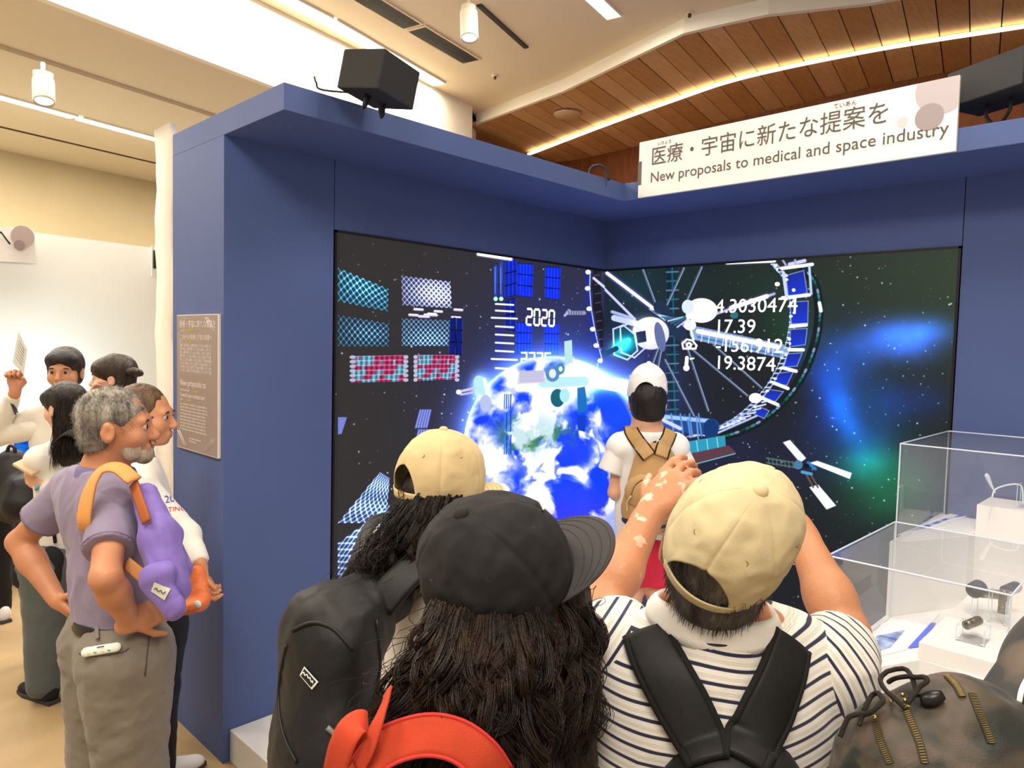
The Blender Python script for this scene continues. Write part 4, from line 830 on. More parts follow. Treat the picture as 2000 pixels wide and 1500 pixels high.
def hit(os_, x, y, push=0.):
    d = nrm(ray(x, y)); best = None
    for o in os_:
        r = bvh(o).ray_cast(Vector(CAM), Vector(d))
        if r[0] is not None and (best is None or r[3] < best[3]): best = r
    if best is None: return None
    n = np.array(best[1]); n = n if n@d < 0 else -n; return np.array(best[0])+n*push, n
def drape(os_, px, push=.004, n=22):
    """lay a path over garments"""
    P = spline([(*p, 0) for p in px], n)[:, :2]; out = [hit(os_, x, y, push) for x, y in P]; good = [o for o in out if o is not None]
    A = np.array([g[0] for g in good]); N = np.array([g[1] for g in good])
    for _ in range(3):
        if len(A) > 3: A[1:-1] = (A[:-2]+2*A[1:-1]+A[2:])/4; N[1:-1] = (N[:-2]+N[1:-1]+N[2:])/3
    return A, N
def strap(name, os_, px, width, thick, m, parent=None, push=.003, n=26, crown=.35, edge=None):
    A, N = drape(os_, px, push, n); V, Fc = band_vf(A, N, width, thick, 9, crown)
    o = obj(name, V, Fc, m, parent, True); bm = bmesh.new(); bm.from_mesh(o.data); bmesh.ops.recalc_face_normals(bm, faces=bm.faces); bm.to_mesh(o.data); bm.free()
    if edge is not None:
        T = np.gradient(A, axis=0); 
        for s in (-1, 1):
            E_ = [A[i]+nrm(np.cross(nrm(T[i]), N[i]))*s*(width if np.isscalar(width) else np.interp(i/(len(A)-1), np.linspace(0, 1, len(width)), width))/2+N[i]*thick*.4 for i in range(len(A))]
            q = obj('edge_binding', *tube_vf(E_, thick*.45, 6), edge, o, True)
    return o
def decal(name, s, os_, cx, cy, hpx, ang, m, parent, sx=1., push=.0015):
    """lettering laid onto a curved surface"""
    cu = bpy.data.curves.new(name, 'FONT'); cu.body = s; cu.size = 1; cu.align_x = 'CENTER'; cu.resolution_u = 2
    o = bpy.data.objects.new(name, cu); COL.objects.link(o); me = bpy.data.meshes.new_from_object(o.evaluated_get(bpy.context.evaluated_depsgraph_get())); COL.objects.unlink(o); bpy.data.objects.remove(o)
    c_, s_ = math.cos(ang), math.sin(ang); got = {}
    for v in me.vertices:
        X = v.co.x*hpx*sx; Y = v.co.y*hpx; h = hit(os_, cx+X*c_-Y*s_, cy-X*s_-Y*c_, push)
        if h is not None: got[v.index] = Vector(h[0])
    bm = bmesh.new(); bm.from_mesh(me); bm.verts.ensure_lookup_table()
    for v in bm.verts:
        if v.index in got: v.co = got[v.index]
    bmesh.ops.delete(bm, geom=[v for v in bm.verts if v.index not in got], context='VERTS'); bmesh.ops.delete(bm, geom=[e_ for e_ in bm.edges if e_.calc_length() > .05], context='EDGES'); bm.to_mesh(me); bm.free()
    me.name = name; me.materials.clear(); me.materials.append(m); q = bpy.data.objects.new(name, me); link(q, parent); 
    if parent is not None and parent.type == 'EMPTY': q.matrix_parent_inverse = Matrix.Translation(Vector(parent.location)).inverted()
    return q
def patch(name, os_, px, m, parent, push=.002, nu=6, nv=6):
    """a flat patch (four corners) laid on a curved surface"""
    A, B, C_, D_ = [np.array(p, float) for p in px]; V = []; 
    for j in range(nv+1):
        for i in range(nu+1):
            u, v = i/nu, j/nv; p = A*(1-u)*(1-v)+B*u*(1-v)+C_*u*v+D_*(1-u)*v; h = hit(os_, p[0], p[1], push); V.append(h[0] if h is not None else V[-1])
    return obj(name, V, [(j*(nu+1)+i, j*(nu+1)+i+1, (j+1)*(nu+1)+i+1, (j+1)*(nu+1)+i) for j in range(nv) for i in range(nu)], m, parent, True)
# ---------------------------------------------------------------- anatomy
def head_prims(C, fw, up, s=1., neck=None, ears=True, jaw=1.):
    R_, F_, U_ = frame(fw, up); fr = (R_, F_, U_); p = lambda x, y, z: C+(R_*x+F_*y+U_*z)*s; r = lambda *a: tuple(v*s for v in a)
    L = []
    if neck is not None: L.append(cone(p(0, -.02, -.05), neck, .052*s, .058*s, .02))
    L += [ell(p(0, -.012, .03), r(.076, .097, .088), fr), ell(p(0, .032, -.03), r(.060*jaw, .064, .085), fr, .03), ell(p(0, .066, -.094), r(.028, .024, .02), fr, .025),
          cone(p(-.034, .082, .016), p(.034, .082, .016), .013*s, .013*s, .02)]
    for sd in (-1, 1): L += [ell(p(sd*.038, .062, -.036), r(.027, .026, .028), fr, .02)]
    for sd in (-1, 1): L += [ell(p(sd*.032, .104, -.002), r(.017, .014, .011), fr, .012, True)]
    L += [cone(p(0, .092, .004), p(0, .112, -.034), .008*s, .013*s, .010), ell(p(0, .106, -.04), r(.018, .012, .01), fr, .008), cone(p(-.018, .092, -.066), p(.018, .092, -.066), .008*s, .008*s, .008), cone(p(-.016, .090, -.078), p(.016, .090, -.078), .009*s, .009*s, .006)]
    if ears:
        for sd in (-1, 1): L += [ell(p(sd*.080, -.008, -.012), r(.010, .021, .033), fr, .008), ell(p(sd*.090, -.002, -.010), r(.008, .011, .020), fr, .006, True)]
    return L
def eyes(C, fw, up, s, parent, skin=None):
    R_, F_, U_ = frame(fw, up); 
    for sd in (-1, 1):
        c = C+(R_*sd*.032+F_*.0825+U_*-.001)*s
        e = obj('eye', *lathe_vf([(0.0001, -.0125*s)]+[(.0125*s*math.sin(a), -.0125*s*math.cos(a)) for a in np.linspace(.2, 2.94, 10)]+[(0.0001, .0125*s)], c, F_, 14), mat('eye_white', (190, 178, 166), .3), parent, True)
        obj('iris', *lathe_vf([(.0001, .0137*s), (.0075*s, .0118*s), (.0075*s, .0095*s)], c, F_, 12), mat('iris', (28, 18, 14), .15), e, True)
        b = C+(R_*sd*.033+F_*.094+U_*.021)*s; obj('eyebrow', *tube_vf([b-R_*.016*s-U_*.002*s, b+F_*.003*s, b+R_*.016*s-U_*.003*s], [.002*s, .0035*s, .0015*s], 6), mat('brow_hair', (30, 24, 20), .8), parent, True)
def hand_prims(w, d, pn, side, curl=.5, s=1., thumb=.5, spread=.1):
    """w wrist, d along the hand, pn direction the palm faces, side +1: thumb towards cross(d, pn)"""
    d = nrm(d); pn = nrm(np.asarray(pn)-d*(np.asarray(pn)@d)); x = np.cross(d, pn)*side; w = np.array(w, float); fr = (x, d, pn)
    p = lambda a, b, c: w+(x*a+d*b+pn*c)*s
    L = [cone(p(0, -.02, 0), p(0, .02, 0), .025*s, .026*s, .015, (pn, .75)), ell(p(0, .05, 0), (.040*s, .048*s, .017*s), fr, .015), ell(p(.018, .03, .010), (.016*s, .028*s, .014*s), fr, .01)]
    for k, (fx, ln) in enumerate(((.031, .070), (.0105, .078), (-.010, .072), (-.030, .056))):
        a = curl*(1+.08*k) if np.isscalar(curl) else curl[k]; q = p(fx, .084-abs(fx-.01)*.2, .0); th = a*.7; r = .0092*s*(1 if k < 3 else .88); sp = fx*spread*8
        for j, fr_ in enumerate((.45, .30, .25)):
            dd = d*math.cos(th)+pn*math.sin(th)+x*sp*math.cos(th); dd = nrm(dd); e = q+dd*ln*fr_*s; L.append(cone(q, e, r, r*.92, .004)); q = e; r *= .92; th += a*1.0
    q = p(.030, .022, .006); dd = nrm(x*.75+d*.6+pn*.35*(1+thumb)); e = q+dd*.038*s; L.append(cone(q, e, .012*s, .0105*s, .008)); dd = nrm(x*(.55-.6*thumb)+d*.8+pn*(.3+.6*thumb)); L.append(cone(e, e+dd*.032*s, .0105*s, .0085*s, .004))
    return L
def arm_prims(sh, el, wr, s=1., fat=1.):
    sh, el, wr = map(np.array, (sh, el, wr)); return [cone(sh, el, .046*s*fat, .037*s*fat, .02), cone(el, el+(wr-el)*.35, .038*s*fat, .041*s*fat, .015), cone(el+(wr-el)*.3, wr, .041*s*fat, .025*s, .015)]
def torso_prims(pel, neck, sl, sr, fw, hip=.165, waist=.145, chest=.17, dep=.62, g=0., belly=0.):
    """pel pelvis centre, neck base of the neck, sl/sr shoulders"""
    pel, neck, sl, sr = [np.array(v, float) for v in (pel, neck, sl, sr)]; fw = nrm(fw); ch = (sl+sr)/2*.45+neck*.1+pel*.45; ch = neck+(pel-neck)*.30; wa = neck+(pel-neck)*.66
    L = [cone(pel, wa, hip+g, waist+g, .05, (fw, dep+.05)), cone(wa, ch, waist+g, chest+g-.01, .05, (fw, dep)), cone(ch, (sl+sr)/2+(pel-neck)*.06, chest+g, chest*.86+g, .05, (fw, dep-.06)),
         cone(sl, sr, .052+g, .052+g, .05), cone(neck+(pel-neck)*.02, neck+(neck-pel)*.08, .062+g, .055+g, .04)]
    if belly: L.append(ell(wa+fw*.05, (waist, .09+belly, .13), None, .06))
    return L
def leg_prims(hip, kn, an, g=0., s=1., bag=1.): return [cone(hip, kn, .085*s*bag+g, .058*s*bag+g, .03), cone(kn, an, .058*s*bag+g, (.04*s+g)*bag, .02)]
def shoe(c, fw, m, parent, name='shoe', L_=.26, sole=None):
    R_, F_, U_ = frame(np.array(fw)*[1, 1, 0], UPV); c = np.array(c, float); c[2] = max(0., c[2])
    z = c[2]; c = c.copy(); c[2] = 0
    o = blob(name, [cone(c+F_*-.04+U_*(z+.045), c+F_*.1+U_*(z+.03), .04, .034, .02), ell(c+F_*.15+U_*(z+.028), (.042, .055, .028), (R_, F_, U_), .03), ell(c+F_*-.045+U_*(z+.06), (.036, .04, .055), (R_, F_, U_), .02), cut(c+U_*(z+.004), -UPV)], .008, m, parent)
    prism('sole', [c+F_*a+R_*b+U_*z for a, b in ((-.088, -.03), (-.088, .03), (.02, .038), (.12, .048), (.19, .034), (.212, 0), (.19, -.034), (.12, -.048), (.02, -.038))], (0, 0, .018), sole or mat('sole_grey', (60, 58, 56), .8), o)
    return o
# ---------------------------------------------------------------- baseball cap
def cap(C, fw, up, m, parent, a=.088, b=.102, h=.125, seed=1, m_brim=None, m_stitch=None, open_w=.55, open_h=.055, brimL=.072, strap_m=None, wr=.004, low=.022, buckle=None, pm=1.0):
    R_, F_, U_ = frame(fw, up); C = np.array(C, float); na, nv = 180, 40
    def zr(ph):
        w_ = abs((ph+math.pi) % (2*math.pi)-math.pi); w_ = math.pi-w_; x = w_/open_w
        return -low+(open_h+low)*math.sqrt(max(0, 1-x*x)) if x < 1 else -low
    def pt(ph, z):
        zz = min(max(z, 0)/h, .9999); rho = (1-zz**2.25)**(1/2.0); rho = max(rho, 0.0); k = 1-.015*max(-z, 0)/.02
        fr_ = .06*math.exp(-(ph/.9)**2)*(1-zz)*zz*2
        return np.array([math.sin(ph)*a*rho*k, math.cos(ph)*b*(rho+fr_)*k, z])
    V = np.zeros(((nv+1)*na, 3)); 
    for j in range(nv+1):
        for i in range(na):
            ph = 2*math.pi*i/na; z0 = zr(ph); s = j/nv; th = s*math.pi/2; z = z0+(h-z0)*((1-s)**1.0*0+math.cos(th)) if s < 1 else z0
            p = pt(ph, z); sd = abs(((ph+math.pi/6) % (math.pi/3))-math.pi/6); p[:2] *= 1-.028*math.exp(-(sd/.04)**2)*(j > 1); V[j*na+i] = p
    W = C+V@np.array([R_, F_, U_]); Q = np.array([[j*na+i, (j+1)*na+i, (j+1)*na+(i+1) % na, j*na+(i+1) % na] for j in range(nv) for i in range(na)])
    N = vnormals(W, Q); rad = W-C; N *= np.sign((N*rad).sum(1))[:, None]
    d = wr*(noise3(V, 16, seed, 3)-.5)*2+wr*.9*((1-np.abs(2*noise3(V*[1, 1, 1.4], 24, seed+3, 2)-1))-.6); fade = np.clip((V[:, 2]+low)/.03, .15, 1)
    W = W+N*(d*fade)[:, None]; W[:na] = W[:na].mean(0)
    o = meshobj('cap', W, Q, m, parent); md = o.modifiers.new('cloth', 'SOLIDIFY'); md.thickness = .002; md.offset = -1
    ms = m_stitch or m; T = bvh(o)
    def onsurf(ph, z, push=.0006):
        p = C+pt(ph, z)@np.array([R_, F_, U_]); r = T.find_nearest(Vector(p)); n = nrm(np.array(r[0])-C); return np.array(r[0])+n*push
    vf = []
    for k in range(6):
        p0 = k*math.pi/3
        for ds in (-.0042, .0042):
            L = []
            for s in np.linspace(.10, 1, 26):
                z0 = zr(p0); z = z0+.003+(h-z0-.003)*math.cos(s*math.pi/2); rr = max(math.hypot(*pt(p0, z)[:2]), .008); L.append(onsurf(p0+ds/rr, z))
            vf.append(tube_vf(L, .0010, 4))
    obj('stitching', *merge(*vf), ms, o)
    L = []
    for i in range(0, 121): ph = 2*math.pi*i/120; L.append(onsurf(ph, zr(ph)+.012 if abs(zr(ph)+low) > 1e-6 else -low+.012, .0008))
    obj('rim_stitching', *tube_vf(L, .0007, 4, True), ms, o)
    bt = C+U_*(h-.001); lathe('button', [(0.0001, .0105), (.006, .0095), (.010, .006), (.0108, .001), (.008, -.003)], bt, m, o, U_, 20)
    for k in range(6):
        ph = k*math.pi/3+math.pi/6; p = onsurf(ph, h*.62, .0006); n = nrm(p-C-U_*h*.2); u = nrm(np.cross(n, U_)); v = np.cross(n, u)
        obj('eyelet', *tube_vf([p+(u*math.cos(t)+v*math.sin(t))*.0040 for t in np.linspace(0, 2*math.pi, 13)[:-1]], .0014, 5, True), ms, o, True)
        lathe('eyelet_hole', [(0.0001, .0003), (.0034, .0005), (.0034, 0)], p, mat('hole_dark', (20, 17, 14), .9), o, n, 10)
    # brim
    nb, nr = 40, 10; V2 = []; PM = pm
    for j in range(nr+1):
        for i in range(nb+1):
            ph = -PM+2*PM*i/nb; base = pt(ph, -low+.002); e = math.sqrt(max(0, 1-(ph/PM)**2)); t = j/nr
            y = base[1]+t*brimL*e**.8; x = base[0]*(1+.04*t*e); z = base[2]+.004*t-(x/a)**2*.016-t*t*e*.006; V2.append(C+np.array([x, y, z])@np.array([R_, F_, U_]))
    Q2 = np.array([[j*(nb+1)+i, j*(nb+1)+i+1, (j+1)*(nb+1)+i+1, (j+1)*(nb+1)+i] for j in range(nr) for i in range(nb)])
    br = meshobj('brim', np.array(V2), Q2, m_brim or m, o); md = br.modifiers.new('board', 'SOLIDIFY'); md.thickness = .0035; md.offset = 0
    V2 = np.array(V2).reshape(nr+1, nb+1, 3)
    obj('brim_stitching', *merge(*[tube_vf([V2[j, i]+U_*.0020 for i in range(3, nb-2)], .0005, 4) for j in (3, 5, 7, 9)]), ms, o)
    # closing strap over the rear opening
    L = [C+pt(math.pi+s, -low+.009)@np.array([R_, F_, U_])*1.0 for s in np.linspace(-open_w*1.12, open_w*1.12, 22)]; Nn = [nrm(p-C) for p in L]; L = [p+n*.002 for p, n in zip(L, Nn)]
    sb = obj('closing_strap', *band_vf(L, Nn, .019, .0022, 5, .1), strap_m or m, o, True)
    if buckle:
        p = L[8]; n = Nn[8]; t = nrm(L[9]-L[7]); u = np.cross(n, t); obj('buckle', *tube_vf([p+n*.004+t*x*.008+u*y*.012 for x, y in ((-1, -1), (1, -1), (1, 1), (-1, 1))], .0013, 5, True), buckle, sb)
    return o
# ---------------------------------------------------------------- hair strands
def strands(name, roots, ctrl, m, parent, n=900, seg=22, r=.0009, curl=.012, freq=6, spread=.02, seed=0, lock=None):
    """ctrl: list of guide curves (k x m x 3); each strand follows a blend of two neighbouring guides with waves of its own"""
    g = np.random.default_rng(seed); K = len(ctrl); G = np.array([spline(c, seg) for c in ctrl]); V = []; Fc = []; t = np.linspace(0, 1, seg)
    Vs = np.zeros((n, seg, 3)); 
    for i in range(n):
        u = g.random()*(K-1); k = min(int(u), K-2); w_ = u-k; P = G[k]*(1-w_)+G[k+1]*w_
        lk = i % (lock or n) if lock else i; lg_ = np.random.default_rng(lk+seed*31)
        if lock: u = min(max(lg_.random()*(K-1)+g.normal(0, .03), 0), K-1.001); k = min(int(u), K-2); w_ = u-k; P = G[k]*(1-w_)+G[k+1]*w_
        off = lg_.normal(0, 1, 3)*spread+g.normal(0, 1, 3)*spread*.28; P = P+off*(0.35+.65*t)[:, None]; ph = np.random.default_rng(lk+seed*999).random(3)*6.28
        wv = curl*np.clip(t*2.5, 0, 1)*(.6+.8*g.random()); f = freq*(.85+.3*np.random.default_rng(lk+77).random())
        P = P+np.stack([np.sin(f*t*6.28*.5+ph[0]), np.cos(f*t*6.28*.5+ph[1]), .4*np.sin(f*t*6.28*.5+ph[2])], 1)*wv[:, None]
        e = g.uniform(.75, 1.0); idx = np.linspace(0, (seg-1)*e, seg); P = np.stack([np.interp(idx, np.arange(seg), P[:, q]) for q in range(3)], 1); Vs[i] = P
    T = np.gradient(Vs, axis=1); T /= np.linalg.norm(T, axis=2)[..., None]+1e-12; a = np.cross(T, [.3, .2, .9]); a /= np.linalg.norm(a, axis=2)[..., None]+1e-12; b = np.cross(T, a)
    rr = (r*(1-.75*t**3))[None, :, None]; ring = np.stack([Vs+a*rr, Vs+(-.5*a+.87*b)*rr, Vs+(-.5*a-.87*b)*rr], 2); V = ring.reshape(-1, 3)
    base = (np.arange(n)[:, None]*seg+np.arange(seg-1)[None, :])*3; base = base.ravel()[:, None]
    Q = np.concatenate([np.concatenate([base+k, base+(k+1) % 3, base+3+(k+1) % 3, base+3+k], 1) for k in range(3)])
    o = meshobj(name, V, Q, m, parent); o['kind'] = 'stuff'; return o
def hair_mat(name, c1, c2, rough=.38):
    m = mat(name, c1, rough+.12, bump=.6, bscale=150, var=.5, vscale=40, rgb2=c2, stretch=(1, 1, .18), spec=.45); return m
# ================================================================ THE VISITORS
def skin(name, rgb, var=.06): 
    m = mat(name, rgb, .5, bump=.12, bscale=160, var=var, vscale=14); m.node_tree.nodes['Principled BSDF'].inputs['Subsurface Weight'].default_value = .08; m.node_tree.nodes['Principled BSDF'].inputs['Subsurface Radius'].default_value = (.02, .008, .004); return m
sk_tan = skin('skin_tan', (196, 140, 106)); sk_mid = skin('skin_mid', (210, 154, 122)); sk_fair = skin('skin_fair', (226, 176, 148))
def cloth(name, rgb, b=.25, bs=220, rough=.85, **k):
    dk = rgb != 0 and max(rgb) < 60
    return mat(name, tuple(int(v*.55) for v in rgb) if dk else rgb, rough, bump=b*.35, bscale=bs*2, sheen=.02 if dk else .12, **k)
def person(loc, label, group=None): return empty('person', (loc[0], loc[1], 0), label, 'person', group)
# ---------------------------------------------------------------- boy in front of the video wall
def build_boy():
    C = at(1264, 783, 3.1); fw = V3(.12, 1, 0); up = V3(0, .05, 1); e = person(at(1264, 800, 3.1), 'boy seen from behind in white cap, white T-shirt and red shorts before the video wall'); e.location.z = ZP
    hd = C+V3(0, 0, -.005); nk = at(1263, 842, 3.1); sl = at(1213, 872, 3.1); sr = at(1317, 872, 3.1); pel = at(1262, 1075, 3.12)
    elL = at(1200, 962, 3.1); elR = at(1332, 962, 3.1); wL = elL+V3(.05, .17, -.05); wR = elR+V3(-.05, .17, -.05)
    P = head_prims(hd, fw, up, .93, nk, True)+torso_prims(pel, nk, sl, sr, fw, .115, .105, .118)+arm_prims(sl, elL, wL, .85, .85)+arm_prims(sr, elR, wR, .85, .85)
    for w_, s_ in ((wL, -1), (wR, 1)): P += hand_prims(w_, V3(-s_*.5, .8, .1), V3(0, -.2, 1), s_, .9, .8)
    legs = []
    for x, hx in ((1222, 1240), (1290, 1284)):
        hp_ = at(hx, 1098, 3.12); kn = at(x, 1215, 3.10); an = at(x+2, 1385, 3.12); an[2] = ZP+.075; legs.append((hp_, kn, an)); P += [cone(hp_, kn, .068, .046, .02), cone(kn, kn+(an-kn)*.35, .044, .046, .015), cone(kn+(an-kn)*.35, an, .046, .030, .02), cone(an, an+V3(0, .07, -.03), .030, .026, .02)]
    blob('body', P, .0075, sk_fair, e); eyes(hd, fw, up, .93, e)
    g = .012; T = torso_prims(pel+V3(0, 0, -.02), nk, sl+V3(-.0, 0, -.005), sr+V3(0, 0, -.005), fw, .120, .108, .122, g=g)+[cut(nk+V3(0, .0, .012), V3(0, -.15, 1)), cut(pel+V3(0, 0, -.035), (0, 0, -1))]
    sh = blob('tee_shirt', T, .007, cloth('tee_white', (240, 240, 242)), e, [folds(.006, 11, V3(.2, 0, 1), .45, 3)])
    for s_, l_, nm in ((sl, elL, -1), (sr, elR, 1)): l2 = l_+V3(nm*.05, 0, 0); d = nrm(l2-s_); blob('sleeve', [cone(s_+V3(-nm*.04, 0, -.02), s_, .058, .052, .03), cone(s_, s_+d*.125, .052, .058, .02), cut(s_+d*.12, d)], .006, cloth('tee_white', 0), e, [folds(.003, 14, d, .4, 3)])
    S_ = [cone(pel+V3(0, 0, -.03), pel+V3(0, 0, .03), .128, .12, .03, (fw, .75))]
    for hp_, kn, an in legs: S_.append(cone(hp_, hp_+(kn-hp_)*.62, .082, .074, .02))
    S_.append(cut(at(1262, 1141, 3.1), (0, 0, -1)))
    blob('shorts', S_, .007, cloth('shorts_crimson', (206, 34, 66)), e, [folds(.005, 9, (0, 0, 1), .3, 6)])
    for i, (hp_, kn, an) in enumerate(legs): shoe(an+(0, 0, -.075), V3(.1, 1, 0), cloth('sneaker_white', (225, 225, 225)), e)
    blob('hair', [ell(hd+V3(0, -.012, .02), (.081, .103, .090), frame(fw, up), .01), ell(hd+V3(0, -.035, -.04), (.070, .066, .046), frame(fw, up), .02), ell(hd+V3(0, .09, -.03), (.06, .06, .09), frame(fw, up), .01, True)], .006, hair_mat('hair_black', (22, 18, 17), (38, 32, 30)), e, [folds(.004, 45, (0, 0, 1), .2, 2)])
    cw = mat('cap_white', (236, 238, 244), .8, bump=.15, bscale=200); cap(at(1264, 765, 3.1), V3(.25, 1, .05), V3(0, -.12, 1), cw, e, .083, .098, .122, 4, mat('cap_navy_brim', (26, 30, 52), .8), mat('stitch_grey', (200, 202, 210), .8), .62, .05, strap_m=mat('cap_navy_brim', 0), low=.018)
    # tan rucksack
    m = cloth('rucksack_tan', (186, 148, 98), rough=.75); mk = cloth('binding_black', (26, 24, 26)); mn = cloth('rucksack_navy', (24, 32, 70))
    b = empty('backpack', at(1270, 1010, 2.95), 'tan backpack with black-edged straps on the boy in white', 'backpack')
    tp = at(1284, 890, 2.97); bt = at(1268, 992, 2.95); bk = V3(0, -1, 0)
    body = blob('bag_body', [cone(tp+V3(-.01, .0, -.035), bt, .088, .115, .03, (bk, .62)), ell(bt+V3(-.0, -.02, -.0), (.105, .06, .06), None, .03)], .006, m, b, [folds(.004, 12, (0, 0, 1), .5, 8)])
    blob('base', [ell(bt+V3(-.0, .0, -.05), (.112, .075, .035), frame(FD, UPV), .02)], .006, mn, b)
    pk = blob('front_pocket', [ell(at(1258, 962, 2.89), (.078, .035, .072), frame(V3(.2, 1, 0), V3(.1, 0, 1)), .02)], .005, m, b, [folds(.002, 14, None, .5, 3)])
    A, N = drape([pk, body], [(1232, 968), (1240, 946), (1262, 934), (1286, 935)], .002, 14); obj('zip', *tube_vf(A, .003, 6), mk, pk, True)
    A, N = drape([pk, body], [(1232, 968), (1240, 946), (1262, 934), (1286, 935)], .005, 14); tube('zip_teeth', A, .0015, mat('zip_tan', (200, 180, 140), .5), pk, 5)
    A, N = drape([pk, body], [(1234, 968), (1228, 975), (1226, 985), (1227, 998)], .006, 10); tube('zip_pull', A, .003, mat('cord_cream', (220, 205, 170), .7), pk, 6)
    for px in ([(1226, 824), (1238, 850), (1256, 876), (1268, 892)], [(1312, 824), (1306, 850), (1296, 872), (1290, 892)]): strap('shoulder_strap', [sh, body], px, .055, .009, m, b, edge=mk)
    h0 = at(1271, 892, 2.99); tube('grab_handle', spline([h0, h0+V3(.004, -.01, .05), h0+V3(.03, -.012, .062), h0+V3(.052, -.01, .045), h0+V3(.058, 0, 0)], 16), .0085, mk, b, 8)
    prism('loop', [at(1280, 892, 2.94), at(1290, 892, 2.94), at(1288, 860, 2.96), at(1282, 860, 2.96)], V3(0, -.004, 0), mat('reflector', (205, 205, 205), .4), b)
build_boy()
# ---------------------------------------------------------------- man in the striped polo shirt, arms raised
def stripe_mat():
    m = bpy.data.materials.new('striped_knit'); m.use_nodes = True; nt = m.node_tree; b = nt.nodes['Principled BSDF']; b.inputs['Roughness'].default_value = .9; b.inputs['Sheen Weight'].default_value = .2
    at_ = nt.nodes.new('ShaderNodeAttribute'); at_.attribute_name = 'stripe'; fr = nt.nodes.new('ShaderNodeMath'); fr.operation = 'FRACT'; nt.links.new(at_.outputs['Fac'], fr.inputs[0])
    r = nt.nodes.new('ShaderNodeValToRGB'); r.color_ramp.interpolation = 'LINEAR'; cr = r.color_ramp; W_ = (*lin((244, 240, 232)), 1); N_ = (*lin((36, 40, 70)), 1); G_ = (*lin((212, 204, 188)), 1)
    pts = [(0, W_), (.14, W_), (.18, N_), (.38, N_), (.42, W_), (.60, W_), (.63, G_), (.68, W_), (.71, G_), (.76, W_), (.79, G_), (.85, W_), (1, W_)]
    cr.elements[0].position = 0; cr.elements[0].color = W_; cr.elements[1].position = 1; cr.elements[1].color = W_
    for p, c in pts[1:-1]: e = cr.elements.new(p); e.color = c
    nt.links.new(fr.outputs[0], r.inputs[0]); nt.links.new(r.outputs[0], b.inputs['Base Color'])
    ml = nt.nodes.new('ShaderNodeMath'); ml.operation = 'MULTIPLY'; ml.inputs[1].default_value = 14*6.283; sn = nt.nodes.new('ShaderNodeMath'); sn.operation = 'SINE'; nt.links.new(at_.outputs['Fac'], ml.inputs[0]); nt.links.new(ml.outputs[0], sn.inputs[0])
    bp = nt.nodes.new('ShaderNodeBump'); bp.inputs['Strength'].default_value = .35; bp.inputs['Distance'].default_value = .003; nt.links.new(sn.outputs[0], bp.inputs['Height']); nt.links.new(bp.outputs[0], b.inputs['Normal']); return m
